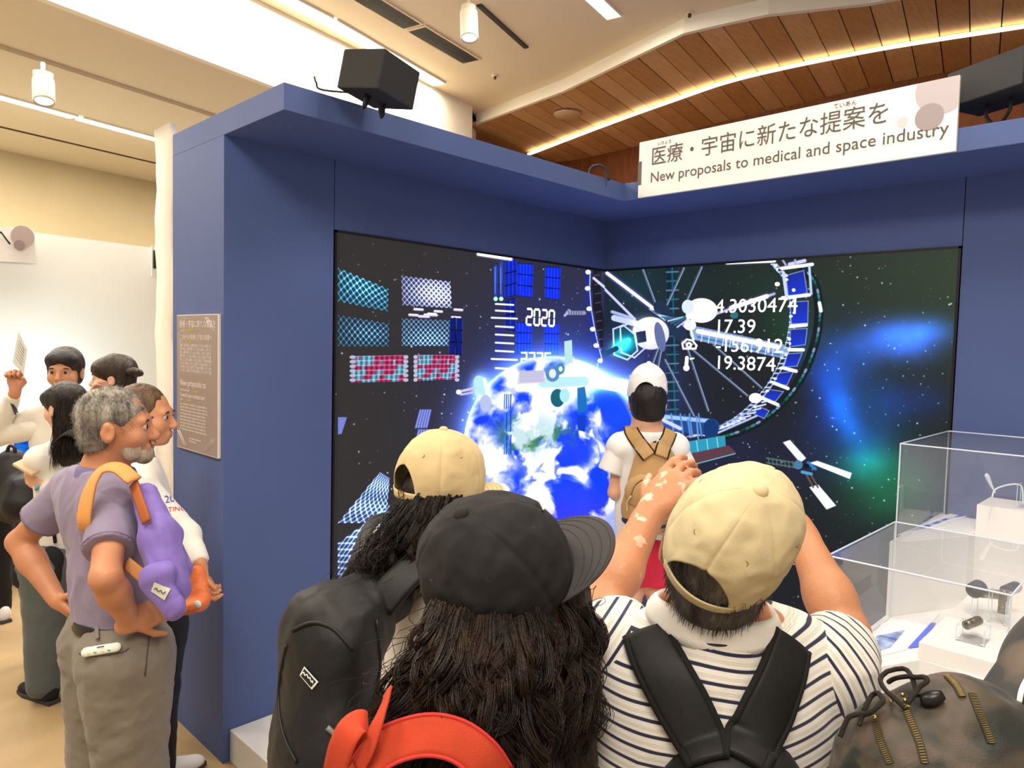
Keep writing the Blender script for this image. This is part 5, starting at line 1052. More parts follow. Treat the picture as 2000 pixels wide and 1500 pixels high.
def build_striped_man():
    e = person(at(1420, 1300, 1.08), 'man seen from behind in beige cap and navy-striped polo, both arms raised')
    up = nrm(V3(.06, -.70, .69)); fw = nrm(V3(.33, .68, .65)); up = nrm(up*.55+V3(0, -.3, 1)*.45) if 0 else up
    capC = at(1424, 1058, 1.03); R_, F_, U_ = frame(fw, up); fw = nrm(F_*math.cos(.34)+R_*math.sin(.34))
    # head turned up a little less than the cap sits back
    hu = nrm(V3(.06, -.42, 1)); hf = nrm(V3(.3, 1, .45)); hd = capC-U_*.010+V3(0, .03, -.012)
    nk = at(1400, 1262, 1.10); sl = at(1222, 1300, 1.13); sr = at(1612, 1312, 1.13); pel = at(1410, 1960, 1.16); pel = np.array([nk[0], nk[1], .96])+V3(0, .02, 0)
    elL = at(1176, 1178, 1.27); wL = at(1272, 1000, 1.35); elR = at(1652, 1238, 1.24); wR = at(1560, 1030, 1.36)
    P = head_prims(hd, hf, hu, .98, nk, True)+torso_prims(pel, nk, sl, sr, FD, .155, .155, .165)
    P += arm_prims(sl, elL, wL, 1.0, 1.0)+arm_prims(sr, elR, wR, 1.0, 1.02)
    P += hand_prims(wL, at(1325, 928, 1.37)-wL, V3(.55, .6, -.3), 1, (.35, .5, .6, .7), 1.0, .2)+hand_prims(wR, at(1495, 950, 1.40)-wR, V3(-.55, .6, -.3), -1, .6, 1.0, .4)
    lg = []
    for s_ in (-1, 1):
        hp_ = pel+V3(s_*.09, 0, -.04); kn = hp_+V3(s_*.02, .03, -.42); an = np.array([*(kn+V3(s_*.01, -.03, 0))[:2], .09]); lg.append((hp_, kn, an)); P += leg_prims(hp_, kn, an, -.01)
    sm = bpy.data.materials.get('skin_patchy') or skin('skin_patchy', (200, 140, 102)); nt = sm.node_tree; bs = nt.nodes['Principled BSDF']
    n = nt.nodes.new('ShaderNodeTexNoise'); n.inputs['Scale'].default_value = 38; n.inputs['Detail'].default_value = 3; tc = nt.nodes.new('ShaderNodeTexCoord'); nt.links.new(tc.outputs['Object'], n.inputs['Vector'])
    ra = nt.nodes.new('ShaderNodeMapRange'); ra.inputs['From Min'].default_value = .60; ra.inputs['From Max'].default_value = .63; nt.links.new(n.outputs['Fac'], ra.inputs[0]); aa = nt.nodes.new('ShaderNodeAttribute'); aa.attribute_name = 'patch'; mu = nt.nodes.new('ShaderNodeMath'); mu.operation = 'MULTIPLY'; nt.links.new(ra.outputs[0], mu.inputs[0]); nt.links.new(aa.outputs['Fac'], mu.inputs[1])
    mx = nt.nodes.new('ShaderNodeMix'); mx.data_type = 'RGBA'; src = bs.inputs['Base Color'].links[0].from_socket; nt.links.new(mu.outputs[0], mx.inputs['Factor']); nt.links.new(src, mx.inputs['A']); mx.inputs['B'].default_value = (*lin((246, 204, 180)), 1); nt.links.new(mx.outputs['Result'], bs.inputs['Base Color'])
    body = blob('body', P, .0052, sm, e, attr={'patch': lambda V: np.clip(1.4-np.linalg.norm(V-wL, axis=1)/.11, 0, 1)}); eyes(hd, hf, hu, .98, e)
    # fine arm hair along the forearm contours
    sh_g = .014
    T = torso_prims(pel, nk, sl, sr, FD, .165, .165, .172, g=sh_g)+[cone(nk-(0, 0, .03), nk+(hd-nk)*.4, .070, .058, .03), cut(nk+V3(0, 0, .040), V3(0, -.15, 1)), cut(pel+(0, 0, -.08), (0, 0, -1))]
    z0 = 1.36
    def st_body(V): 
        q = proj3(V); x = (V-nk)@RT; return (V[:, 2]-.10*x*x*6+.004*np.sin(x*30)-.02*x)/.0205
    def proj3(V): return V
    shirt = blob('polo_shirt', T, .0055, STR, e, [folds(.0045, 10, V3(1, 0, .2), .4, 11)], {'stripe': st_body})
    sv = []
    for s_, el, nm in ((sl, elL, -1), (sr, elR, 1)):
        d = nrm(el-s_); en = s_+(el-s_)*.60; base = s_+V3(-nm*.06, 0, -.04)
        Q_ = [cone(base, s_, .078, .074, .04), cone(s_, en, .074, .064, .02), cut(en, d)]
        o = blob('sleeve', Q_, .0055, STR, e, [folds(.004, 14, d, .35, 20+nm)], {'stripe': lambda V, d=d, s_=s_, nm=nm: ((V-s_)@nrm(d*.35+V3(nm*.85, .0, .45)))/.0205})
        R1 = [en+ (np.cross(d, nrm(np.cross(d, (0, 0, 1))))*math.cos(t)+nrm(np.cross(d, (0, 0, 1)))*math.sin(t))*.0625-d*.006 for t in np.linspace(0, 2*math.pi, 25)[:-1]]
        obj('cuff', *tube_vf(R1, .0045, 8, True), mat('collar_white', (246, 242, 236), .85, bump=.2, bscale=300), o, True)
    # turned-up white collar with dark neck tape
    cm = mat('collar_white', (246, 242, 236), .85, bump=.2, bscale=300)
    cc = at(1398, 1218, 1.065); rr, ff, uu = frame(V3(-.05, 1, .1), V3(.08, -.25, 1)); cc = at(1396, 1196, 1.105)
    V, Fc = [], []; na, nv = 60, 8
    for j in range(nv+1):
        t = j/nv
        for i in range(na+1):
            ph = math.pi*.12+2*math.pi*(.88)*i/na; w_ = math.sin(ph/2)**.6   # opening at the front (ph=0)
            r0 = .076+.003*math.sin(ph*3); h = .036*w_; 
            if t < .5: r_ = r0; z = t*2*h
            else: r_ = r0+.011*math.sin((t-.5)*math.pi)+.002; z = h-(t-.5)*2*(h*1.15+.006*math.sin(ph*2+.6))
            V.append(cc+rr*math.sin(ph)*r_*1.12+ff*math.cos(ph)*r_+uu*(z-.012))
    Fc = [(j*(na+1)+i, j*(na+1)+i+1, (j+1)*(na+1)+i+1, (j+1)*(na+1)+i) for j in range(nv) for i in range(na)]
    co = obj('collar', V, Fc, cm, e, True); md = co.modifiers.new('cloth', 'SOLIDIFY'); md.thickness = .0025; md.offset = 1
    strap('neck_tape', [shirt], [(1318, 1232), (1360, 1252), (1405, 1262), (1448, 1256)], .014, .003, mat('tape_dark', (48, 44, 50), .8), e, .004)
    # hair: short grey-black
    hm = hair_mat('hair_grey_black', (54, 50, 50), (118, 112, 108), .5); hfr = frame(hf, hu); q = lambda x, y, z: hd+hfr[0]*x+hfr[1]*y+hfr[2]*z
    hr = blob('hair', [ell(q(0, -.014, .02), (.0815, .104, .088), hfr, .01), ell(q(0, -.040, -.046), (.066, .064, .052), hfr, .02), ell(q(0, .11, -.05), (.08, .09, .10), hfr, .01, True)], .005, hm, e, [folds(.002, 60, (0, 0, 1), .2, 2)])
    V = np.zeros(len(hr.data.vertices)*3); hr.data.vertices.foreach_get('co', V); V = V.reshape(-1, 3); g = np.random.default_rng(3); sel = g.choice(len(V), 3800); 
    loc = (V[sel]-hd); back = -(loc@hfr[1]); zz = loc@hfr[2]; ok = (zz < .03) & (back > -.03); P0 = V[sel][ok]; N0 = P0-hd; N0 /= np.linalg.norm(N0, axis=1)[:, None]
    vs = []; 
    for p, n_ in zip(P0, N0): d = nrm(-hfr[2]*.9+n_*.35+g.normal(0, .12, 3)); L_ = g.uniform(.008, .017); vs.append((p, p+d*L_*.5, p+d*L_+(-hfr[2]*.002)))
    A = np.array(vs); n_ = len(A); off = np.array([[.0005, 0, 0], [-.00025, .0004, 0], [-.00025, -.0004, 0]]); W = (A[:, :, None, :]+off[None, None]*np.array([1, .8, .2])[None, :, None, None]).reshape(-1, 3)
    bi = (np.arange(n_)[:, None]*9+np.arange(2)[None, :]*3).ravel()[:, None]; Q = np.concatenate([np.concatenate([bi+k, bi+(k+1) % 3, bi+3+(k+1) % 3, bi+3+k], 1) for k in range(3)])
    s_o = meshobj('hair_strands', W, Q, hm, e); s_o['kind'] = 'stuff'
    cap(capC, fw, up, mat('cap_beige', (210, 194, 154), .85, bump=.10, bscale=500, var=.05, vscale=25), e, .0845, .104, .130, 2, None, mat('stitch_khaki', (136, 118, 78), .8), .60, .052, wr=.006, low=.02)
    # black rucksack with broad straps
    bm_ = cloth('nylon_black', (30, 30, 31), b=.3, bs=350, rough=.6); be = cloth('binding_black', 0)
    b = empty('backpack', at(1425, 1500, .98), 'black backpack with wide padded V-shaped straps on the striped man', 'backpack')
    bag = blob('bag_body', [cone(at(1430, 1612, 1.0), at(1430, 1800, .98), .12, .14, .03, (FD, .6)), cone(at(1375, 1488, 1.02), at(1488, 1486, 1.02), .03, .03, .03)], .006, bm_, b, [folds(.003, 12, None, .5, 4)])
    strap('shoulder_strap', [shirt, bag], [(1262, 1236), (1285, 1290), (1330, 1370), (1372, 1452), (1385, 1490)], (.062, .068, .070, .062, .05), .012, bm_, b, .003, edge=be)
    strap('shoulder_strap', [shirt, bag], [(1540, 1252), (1524, 1310), (1496, 1380), (1464, 1450), (1452, 1490)], (.060, .068, .072, .064, .05), .012, bm_, b, .003, edge=be)
    T2 = [cone(pel+(0, 0, -.02), pel+(0, 0, .06), .165, .16, .03, (FD, .72))]
    for l in lg: T2 += leg_prims(*l, .012, 1, 1.15)
    blob('trousers', T2, .01, cloth('trousers_charcoal', (52, 52, 58)), e)
    for l in lg: shoe(l[2]-(0, 0, .09), FD, cloth('shoe_black', (32, 30, 30)), e)
STR = stripe_mat(); build_striped_man()
# ---------------------------------------------------------------- woman in the black cap with long wavy hair
m_blackcloth = cloth('cloth_black', (24, 23, 25), b=.25, bs=260)
def build_black_cap_woman():
    e = person(at(940, 1500, 1.0), 'woman seen from behind in black cap with long wavy dark brown hair')
    up = nrm(V3(-.36, -.50, .78)); fw = nrm(V3(.93, .04, .50)); R_, F_, U_ = frame(fw, up); capC = at(972, 1116, 1.01)
    hf = nrm(V3(1, .25, .1)); hu = nrm(V3(-.2, -.15, 1)); hd = capC-U_*.03+V3(.0, .01, -.03)
    nk = at(950, 1335, 1.02); sn = at(840, 1500, .92); sf = at(1010, 1440, 1.20); pel = np.array([nk[0], nk[1], .92])+V3(.0, 0, 0); bf = V3(.93, .35, 0)
    elN = sn+V3(.02, -.02, -.28); wN = elN+V3(.2, .08, .05); elF = sf+V3(.04, .05, -.28); wF = elF+V3(.2, .0, .05)
    P = head_prims(hd, hf, hu, .95, nk)+torso_prims(pel, nk, sn, sf, bf, .155, .125, .145)+arm_prims(sn, elN, wN, .9)+arm_prims(sf, elF, wF, .9)+hand_prims(wN, V3(1, .2, 0), V3(0, 1, 0), 1, .5, .9)+hand_prims(wF, V3(1, .2, 0), V3(0, -1, 0), -1, .5, .9)
    lg = []
    for s_ in (-1, 1):
        hp_ = pel+V3(.0, s_*.085, -.04); kn = hp_+V3(.03, 0, -.41); an = np.array([*(kn+V3(-.03, 0, 0))[:2], .08]); lg.append((hp_, kn, an)); P += leg_prims(hp_, kn, an, -.012)
    blob('body', P, .007, sk_fair, e); eyes(hd, hf, hu, .95, e)
    T = torso_prims(pel, nk, sn, sf, bf, .16, .13, .15, g=.014)+[cone(sn, elN, .062, .055, .03), cone(sf, elF, .062, .055, .03), cut(nk+V3(0, 0, .03), V3(.1, -.1, 1)), cut(pel+(0, 0, -.1), (0, 0, -1))]
    top = blob('top', T, .0065, m_blackcloth, e, [folds(.005, 10, None, .5, 5)])
    for s_ in (0, 1): pass
    S_ = [cone(pel, pel+(0, 0, .05), .165, .15, .03, (bf, .75))]
    for l in lg: S_ += leg_prims(*l, .012, 1, 1.1)
    blob('trousers', S_, .011, cloth('trousers_dark', (40, 40, 46)), e)
    for l in lg: shoe(l[2]-(0, 0, .08), bf, cloth('shoe_black', (32, 30, 30)), e)
    hm = hair_mat('hair_dark_brown', (19, 14, 12), (50, 31, 20), .40)
    core = [ell(hd-U_*.005+hu*.0, (.088, .10, .10), frame(hf, hu), .02), cone(at(960, 1200, 1.0), at(935, 1350, .99), .070, .080, .05, (V3(.3, 1, 0), .8)), cone(at(935, 1340, .99), at(920, 1560, .98), .082, .105, .05, (V3(.3, 1, 0), .7)), cone(at(1085, 1170, 1.06), at(1085, 1480, 1.05), .042, .055, .05)]
    hc = blob('hair', core, .007, hm, e, [folds(.012, 11, (0, 0, 1), .22, 4), folds(.004, 40, (0, 0, 1), .15, 7)])
    G1 = [[at(862, 1165, .94), at(835, 1240, .91), at(795, 1320, .90), at(755, 1410, .90), at(720, 1540, .91)], [at(885, 1195, .92), at(860, 1280, .87), at(830, 1370, .86), at(790, 1470, .86), at(770, 1600, .86)], [at(930, 1210, .91), at(915, 1300, .86), at(900, 1400, .85), at(880, 1500, .85), at(880, 1620, .85)],
          [at(985, 1208, .92), at(985, 1300, .88), at(985, 1400, .87), at(990, 1500, .87), at(990, 1620, .87)], [at(1040, 1185, .95), at(1060, 1280, .93), at(1060, 1380, .92), at(1055, 1490, .92), at(1050, 1620, .92)], [at(1080, 1150, 1.0), at(1115, 1230, 1.0), at(1120, 1330, .99), at(1098, 1430, .99), at(1070, 1560, .99)], [at(1110, 1135, 1.05), at(1142, 1200, 1.05), at(1142, 1290, 1.05), at(1132, 1380, 1.04), at(1105, 1470, 1.04)]]
    strands('hair_strands', None, G1, hm, e, 9000, 28, .00075, .013, 4.2, .014, 1, lock=330)
    strands('loose_strands', None, [[at(1105, 1130, 1.04), at(1150, 1180, 1.03), at(1158, 1260, 1.03), at(1148, 1370, 1.03)], [at(870, 1180, .93), at(790, 1260, .90), at(720, 1350, .90), at(650, 1440, .92)]], hm, e, 130, 26, .0006, .02, 6, .018, 8)
    cap(capC, fw, up, mat('cap_black', (29, 28, 29), .85, bump=.10, bscale=600, var=.08, vscale=30), e, .094, .103, .122, 5, mat('cap_brim_charcoal', (62, 60, 61), .85, bump=.12, bscale=600), mat('stitch_black', (50, 48, 48), .8), .5, .045, brimL=.070, wr=.0075, low=.028, pm=.9)
    st_ = obj('embroidery', *tube_vf([capC+R_*0+F_*.098+U_*.055+R_*x+U_*z for x, z in ((-.02, .012), (-.01, .02), (0, .01), (.01, .02))], .0018, 6), mat('thread_white', (235, 235, 235), .7), e, True)
    # orange bag carried on the shoulder
    mo = mat('canvas_orange', (184, 60, 30), .85, bump=.2, bscale=700, var=.06, vscale=30); b = empty('tote_bag', at(820, 1500, .8), 'bright orange-red canvas bag strap and knot on the shoulder of the black-cap woman', 'bag')
    L = [at(680, 1548, .80), at(715, 1500, .80), at(752, 1462, .805), at(800, 1442, .81), at(850, 1436, .81), at(900, 1450, .81), at(945, 1486, .81), at(975, 1530, .82)]; Nn = [V3(-.5, -.45, .8), V3(-.35, -.6, .8), V3(-.2, -.7, .7), V3(-.1, -.75, .7), V3(0, -.8, .6), V3(.15, -.8, .6), V3(.3, -.8, .5), V3(.4, -.8, .4)]
    s_ = band('bag_strap', L, Nn, .042, .005, mo, b, 30); 
    P_ = spline(L, 30); N_ = spline(Nn, 30); T_ = np.gradient(P_, axis=0)
    for sg_ in (-1, 1): obj('piping', *tube_vf([P_[i]+nrm(np.cross(nrm(T_[i]), nrm(N_[i])))*sg_*.021+nrm(N_[i])*.003 for i in range(30)], .0024, 6), mat('piping_red', (196, 46, 40), .7), s_, True)
    band('knot_loop', [at(700, 1500, .79), at(722, 1460, .79), at(738, 1415, .80), at(752, 1378, .82), at(760, 1352, .84)], [V3(-.7, -.7, .2)]*5, .020, .004, mo, b, 20)
    band('knot_loop', [at(652, 1520, .80), at(664, 1470, .79), at(680, 1432, .79), at(698, 1414, .80), at(716, 1420, .81), at(718, 1450, .82), at(708, 1500, .82)], [V3(-.5, -.8, .2), V3(-.5, -.8, .2), V3(-.4, -.7, .5), V3(0, -.4, .9), V3(.8, -.1, .5), V3(0, .9, .1), V3(0, .9, 0)], .034, .002, mo, b, 30, 0)
build_black_cap_woman()
# ---------------------------------------------------------------- woman in the beige cap with the large black rucksack
def build_beige_cap_woman():
    e = person(at(850, 1300, 1.75), 'woman in beige cap and white shirt with long black hair facing the video wall')
    fw = nrm(V3(.76, .65, .0)); up = nrm(V3(-.03, -.12, 1)); capC = at(868, 941, 1.65); hd = capC+V3(.004, .0, -.045)
    bf = nrm(V3(.75, .66, 0)); nk = at(848, 1052, 1.67); sl = at(748, 1085, 1.84); sr = at(925, 1110, 1.58); pel = np.array([nk[0], nk[1], .93])+V3(.01, .02, 0)
    elL = sl+V3(-.02, .05, -.27); wL = elL+V3(.12, .18, .02); elR = sr+V3(.06, .02, -.27); wR = elR+V3(.15, .12, .02)
    P = head_prims(hd, fw, up, .95, nk)+torso_prims(pel, nk, sl, sr, bf, .15, .125, .14)+arm_prims(sl, elL, wL, .85)+arm_prims(sr, elR, wR, .85)+hand_prims(wL, V3(.6, .6, .2), UPV, -1, .5, .9)+hand_prims(wR, V3(.6, .6, .2), UPV, 1, .5, .9)
    lg = []
    for s_ in (-1, 1):
        hp_ = pel+np.cross(bf, UPV)*s_*.085+(0, 0, -.04); kn = hp_+V3(.02, .02, -.41); an = np.array([*(kn+V3(-.02, -.02, 0))[:2], .08]); lg.append((hp_, kn, an)); P += leg_prims(hp_, kn, an, -.012)
    blob('body', P, .007, sk_fair, e); eyes(hd, fw, up, .95, e)
    T = torso_prims(pel, nk, sl, sr, bf, .155, .13, .148, g=.016)+[cone(sl, sl+(elL-sl)*.6, .066, .066, .03), cone(sr, sr+(elR-sr)*.6, .066, .066, .03), cut(nk+(0, 0, .025), V3(0, 0, 1)), cut(pel+(0, 0, -.08), (0, 0, -1))]
    top = blob('shirt', T, .007, cloth('shirt_offwhite', (236, 232, 226)), e, [folds(.006, 9, V3(.3, 0, 1), .4, 12)])
    S_ = [cone(pel, pel+(0, 0, .05), .16, .145, .03, (bf, .75))]
    for l in lg: S_ += leg_prims(*l, .014, 1, 1.15)
    blob('trousers', S_, .012, cloth('trousers_dark', 0), e)
    for l in lg: shoe(l[2]-(0, 0, .08), bf, cloth('shoe_black', 0), e)
    hm = hair_mat('hair_jet', (16, 13, 12), (44, 32, 26), .36)
    hc = blob('hair', [ell(hd+up*-.005-fw*.012, (.076, .092, .086), frame(fw, up), .02), ell(hd+up*.022-fw*.012, (.0765, .0935, .092), frame(fw, up), .01), ell(hd+fw*.12+up*-.01, (.07, .075, .085), frame(fw, up), .01, True), cone(at(850, 1005, 1.62), at(800, 1062, 1.59), .055, .052, .04, (V3(.5, 1, 0), .75)), cone(at(800, 1062, 1.59), at(735, 1130, 1.56), .050, .030, .04, (V3(.5, 1, 0), .7))], .006, hm, e, [folds(.008, 14, V3(-.5, 0, 1), .2, 4)])
    G = [[at(805, 962, 1.58), at(770, 1010, 1.56), at(735, 1060, 1.56), at(690, 1130, 1.54), at(655, 1190, 1.52)], [at(825, 972, 1.54), at(795, 1025, 1.52), at(760, 1080, 1.52), at(722, 1140, 1.50), at(690, 1200, 1.49)], [at(860, 975, 1.54), at(835, 1035, 1.52), at(810, 1085, 1.52), at(778, 1140, 1.52), at(750, 1190, 1.53)], [at(905, 972, 1.56), at(880, 1030, 1.56), at(850, 1080, 1.56), at(830, 1120, 1.56), at(815, 1150, 1.56)]]
    strands('hair_strands', None, G, hm, e, 2600, 22, .0009, .012, 4, .010, 4, lock=90)
    strands('loose_strands', None, [G[0], [at(800, 1000, 1.54), at(740, 1080, 1.5), at(700, 1140, 1.49), at(640, 1170, 1.49)]], hm, e, 120, 22, .0007, .02, 5, .02, 5)
    cap(capC-fw*.011, fw, up, mat('cap_sand', (214, 192, 144), .85, bump=.10, bscale=500, var=.04, vscale=25), e, .086, .107, .120, 9, None, mat('stitch_sand', (150, 124, 78), .8), .52, .050, brimL=.068, low=.024, wr=.004, buckle=mat('buckle_brass', (150, 120, 70), .35, metal=.8))
    m = cloth('ruck_black', (27, 27, 29), b=.3, bs=300, rough=.55); mp_ = mat('piping_black', (15, 15, 16), .5)
    b = empty('backpack', at(640, 1500, 1.42), 'large black backpack with small white woven label on the beige-cap woman', 'backpack')
    bk = V3(-.75, -.66, 0); fr = frame(-bk, UPV)
    prim = [cone(at(705, 1200, 1.50), at(640, 1250, 1.44), .085, .10, .04, (bk, .7)), cone(at(645, 1260, 1.44), at(640, 1480, 1.40), .105, .118, .05, (bk, .8)), cone(at(640, 1480, 1.40), at(650, 1640, 1.40), .118, .125, .05, (bk, .75))]
    bag = blob('bag_body', prim, .007, m, b, [folds(.010, 7, V3(.2, 0, 1), .35, 14), folds(.003, 22, None, .5, 5)])
    fl = blob('top_flap', [cone(at(712, 1168, 1.52), at(632, 1228, 1.45), .05, .060, .04, (UPV, .7)), cone(at(760, 1170, 1.55), at(700, 1200, 1.50), .05, .06, .04)], .006, m, b, [folds(.008, 9, V3(1, 0, -.6), .35, 17)])
    A, N = drape([bag, fl], [(572, 1232), (610, 1216), (648, 1226), (672, 1250), (688, 1268)], .002, 24); obj('piping', *tube_vf(A, .004, 6), m, bag, True)
    A, N = drape([bag], [(560, 1260), (548, 1320), (545, 1380), (556, 1440), (580, 1490)], .001, 24); tube('zip', A, .0035, mp_, bag, 6)
    A, N = drape([bag], [(735, 1210), (742, 1300), (730, 1380), (725, 1470)], .001, 24); tube('zip', A, .003, mp_, bag, 6)
    lp = patch('woven_label', [bag], [(597, 1301), (623, 1331), (611, 1346), (588, 1318)], mat('label_white', (232, 232, 230), .6), b, .0035)
    patch('label_field', [bag], [(598, 1305), (619, 1330), (610, 1341), (591, 1318)], mat('label_black', (30, 30, 32), .6), lp, .0048)
    A, N = drape([bag], [(594, 1317), (598, 1310), (600, 1321), (604, 1314), (606, 1326), (609, 1320), (611, 1333), (614, 1327), (614, 1334)], .006, 26); obj('label_script', *tube_vf(A, .0011, 5), mat('label_white', 0), lp, True)
    sp_ = band('shoulder_strap', [at(872, 1062, 1.60), at(842, 1082, 1.53), at(806, 1112, 1.49), at(772, 1146, 1.47), at(742, 1182, 1.46)], [V3(-.1, -.5, .9), V3(-.1, -.8, .6), V3(-.2, -.9, .5), V3(-.2, -.9, .4), V3(-.2, -.9, .3)], .066, .009, m, b, 20)
    band('shoulder_strap', [at(742, 1010, 1.78), at(722, 1035, 1.70), at(706, 1070, 1.62), at(694, 1110, 1.56), at(690, 1160, 1.52)], [V3(-.3, -.4, .8), V3(-.5, -.5, .6), V3(-.6, -.6, .4), V3(-.6, -.7, .3), V3(-.5, -.8, .3)], .055, .009, m, b, 20)
    hb = at(585, 1470, 1.33); A, N = drape([bag], [(640, 1420), (660, 1440), (668, 1452), (690, 1430)], .004, 12); tube('side_buckle', A, .005, mat('buckle_grey', (120, 118, 112), .4), b, 6)
build_beige_cap_woman()
# ---------------------------------------------------------------- grey-haired man with the goatee, hands on his hips
def leg_group(pel, lat, sp, kn_z, an_z, fwd=0., ks=.02):
    out = []
    for s_ in (-1, 1):
        hp_ = pel+lat*s_*sp+(0, 0, -.05); kn = np.array([*(hp_+lat*s_*.015)[:2], kn_z])+FD*0; an = np.array([*(kn+lat*s_*.01)[:2], an_z]); out.append((hp_, kn, an))
    return out
def jeans(name, pel, legs, bf, m, parent, hip=.16, bag=1.15, vox=.008, wz=.07, g=.014, fl=(.006, 7)):
    S_ = [cone(pel+(0, 0, -.05), pel+(0, 0, wz), hip+.01, hip-.012, .03, (bf, .72))]
    for l in legs: S_ += leg_prims(*l, g, 1, bag)
    return blob(name, S_+[cut(pel+(0, 0, wz), (0, 0, 1)), cut(legs[0][2]+(0, 0, -.055), (0, 0, -1))], vox, m, parent, [folds(fl[0], fl[1], (0, 0, 1), .35, 31), folds(fl[0]*.6, 16, V3(1, 0, .3), .6, 33)])
def build_grey_man():
    e = person(at(215, 1400, 2.27), 'grey-haired man with grey beard in mauve polo and grey trousers, hands on hips')
    hd = at(228, 832, 2.25); hf = nrm(V3(.96, .28, .02)); hu = nrm(V3(.06, 0, 1)); bf = nrm(V3(.66, .75, 0)); lat = np.cross(bf, UPV)
    nk = at(207, 928, 2.27); cs = at(180, 975, 2.28); sr = cs+lat*.175; sl = cs-lat*.175; pel = at(228, 1238, 2.27)
    sl = sl+V3(.0, 0, .01); elR = at(206, 1128, 1.98); wR = at(256, 1216, 2.10); elL = at(38, 1058, 2.42); wL = at(112, 1172, 2.36)
    P = head_prims(hd, hf, hu, .99, nk)+torso_prims(pel, nk, sl, sr, bf, .14, .135, .15)+arm_prims(sr, elR, wR, 1.05)+arm_prims(sl, elL, wL, 1.05)
    P += hand_prims(wR, V3(.62, .45, .25), V3(.1, .9, -.1), -1, (.25, .35, .45, .5), 1.0, .2, .2)+hand_prims(wL, V3(.75, -.25, -.45), V3(.5, .5, .4), 1, .5, 1.0, .3)
    lg = leg_group(pel, lat, .088, .50, .09); 
    for l in lg: P += leg_prims(*l, -.012)
    body = blob('body', P, .0058, skin('skin_ruddy', (196, 134, 98)), e); eyes(hd, hf, hu, .99, e)
    m = cloth('polo_mauve', (138, 126, 150), b=.3, bs=350)
    T = torso_prims(pel+V3(0, 0, .02), nk, sl, sr, bf, .15, .143, .158, g=.014)+[cut(nk+V3(0, 0, .02), V3(-.05, 0, 1)), cut(pel+(0, 0, .045), (0, 0, -1))]
    sh = blob('polo_shirt', T, .006, m, e, [folds(.013, 8, V3(-.25, 0, 1), .22, 41), folds(.005, 18, V3(.5, 0, 1), .3, 43)])
    for s_, el, nm in ((sr, elR, 1), (sl, elL, -1)):
        d = nrm(el-s_); en = s_+(el-s_)*.62; o = blob('sleeve', [cone(s_-lat*nm*.05-(0, 0, .03), s_, .068, .062, .04), cone(s_, en, .062, .066, .02), cut(en, d)], .006, m, e, [folds(.005, 13, np.cross(d, UPV), .4, 44+nm)])
        u = nrm(np.cross(d, UPV)); v = np.cross(d, u); obj('cuff', *tube_vf([en-d*.008+(u*math.cos(t)+v*math.sin(t))*.066 for t in np.linspace(0, 2*math.pi, 25)[:-1]], .004, 6, True), mat('polo_rib', (120, 108, 136), .9, bump=.3, bscale=300), o, True)
    V = []; na = 40; cc = nk+V3(.0, 0, .0); r3, f3, u3 = frame(bf, V3(.10, .05, 1))
    prof = [(.062, -.01), (.064, .022), (.070, .036), (.080, .026), (.088, .0), (.092, -.016)]
    for rr, zz in prof:
        for i in range(na+1):
            ph = .25+(2*math.pi-.5)*i/na; V.append(cc+(r3*math.sin(ph)+f3*math.cos(ph))*rr*1.02+u3*(zz*(1 if zz < 0 else (.65+.35*math.sin(ph/2)))))
    co = obj('collar', V, [(j*(na+1)+i, j*(na+1)+i+1, (j+1)*(na+1)+i+1, (j+1)*(na+1)+i) for j in range(len(prof)-1) for i in range(na)], mat('polo_collar', (112, 104, 142), .9, bump=.3, bscale=300), e, True); md = co.modifiers.new('cloth', 'SOLIDIFY'); md.thickness = .004
    tr = jeans('trousers', pel, lg, bf, cloth('trousers_grey', (124, 116, 104), b=.25, bs=300), e, .150, 1.45, .0075, .06, .016, (.012, 5))
    W_ = [(pel+(0, 0, .052))+(lat*math.cos(t)*.152+bf*math.sin(t)*.112) for t in np.linspace(0, 2*math.pi, 49)]; obj('belt', *band_vf(W_, [nrm(w_-pel-(0, 0, .052)) for w_ in W_], .034, .006, 5, .1), mat('belt_black', (30, 27, 26), .45), e, True)
    A, N = drape([tr], [(190, 1222), (192, 1236), (194, 1250)], .01, 5); obj('belt_loop', *band_vf(A, N, .011, .003, 3, 0), cloth('trousers_grey', 0), e)
    A, N = drape([tr], [(155, 1276), (180, 1284), (235, 1276), (252, 1266)], .0015, 14); tube('pocket_seam', A, .0016, mat('seam_dark', (82, 76, 68), .9), e, 5)
    A, N = drape([tr], [(292, 1232), (288, 1270), (283, 1320)], .0015, 10); tube('pocket_seam', A, .0025, mat('seam_dark', 0), e, 5)
    for l in lg: shoe(l[2]-(0, 0, .09), bf, cloth('shoe_black', 0), e)
    # grey cropped hair and beard
    hm = hair_mat('hair_salt', (86, 82, 76), (168, 160, 146), .5); hfr = frame(hf, hu); q = lambda x, y, z: hd+(hfr[0]*x+hfr[1]*y+hfr[2]*z)
    hb = blob('hair', [ell(q(0, -.018, .032), (.082, .100, .090), hfr, .01), ell(q(0, -.048, -.03), (.070, .060, .062), hfr, .02), ell(q(0, .13, -.02), (.09, .085, .075), hfr, .01, True), ell(q(.085, .0, -.015), (.03, .026, .036), hfr, .01, True), ell(q(0, -.03, -.11), (.09, .05, .045), hfr, .02, True)], .0045, hm, e, [folds(.0025, 50, hfr[1], .25, 51), folds(.004, 20, None, .5, 52)])
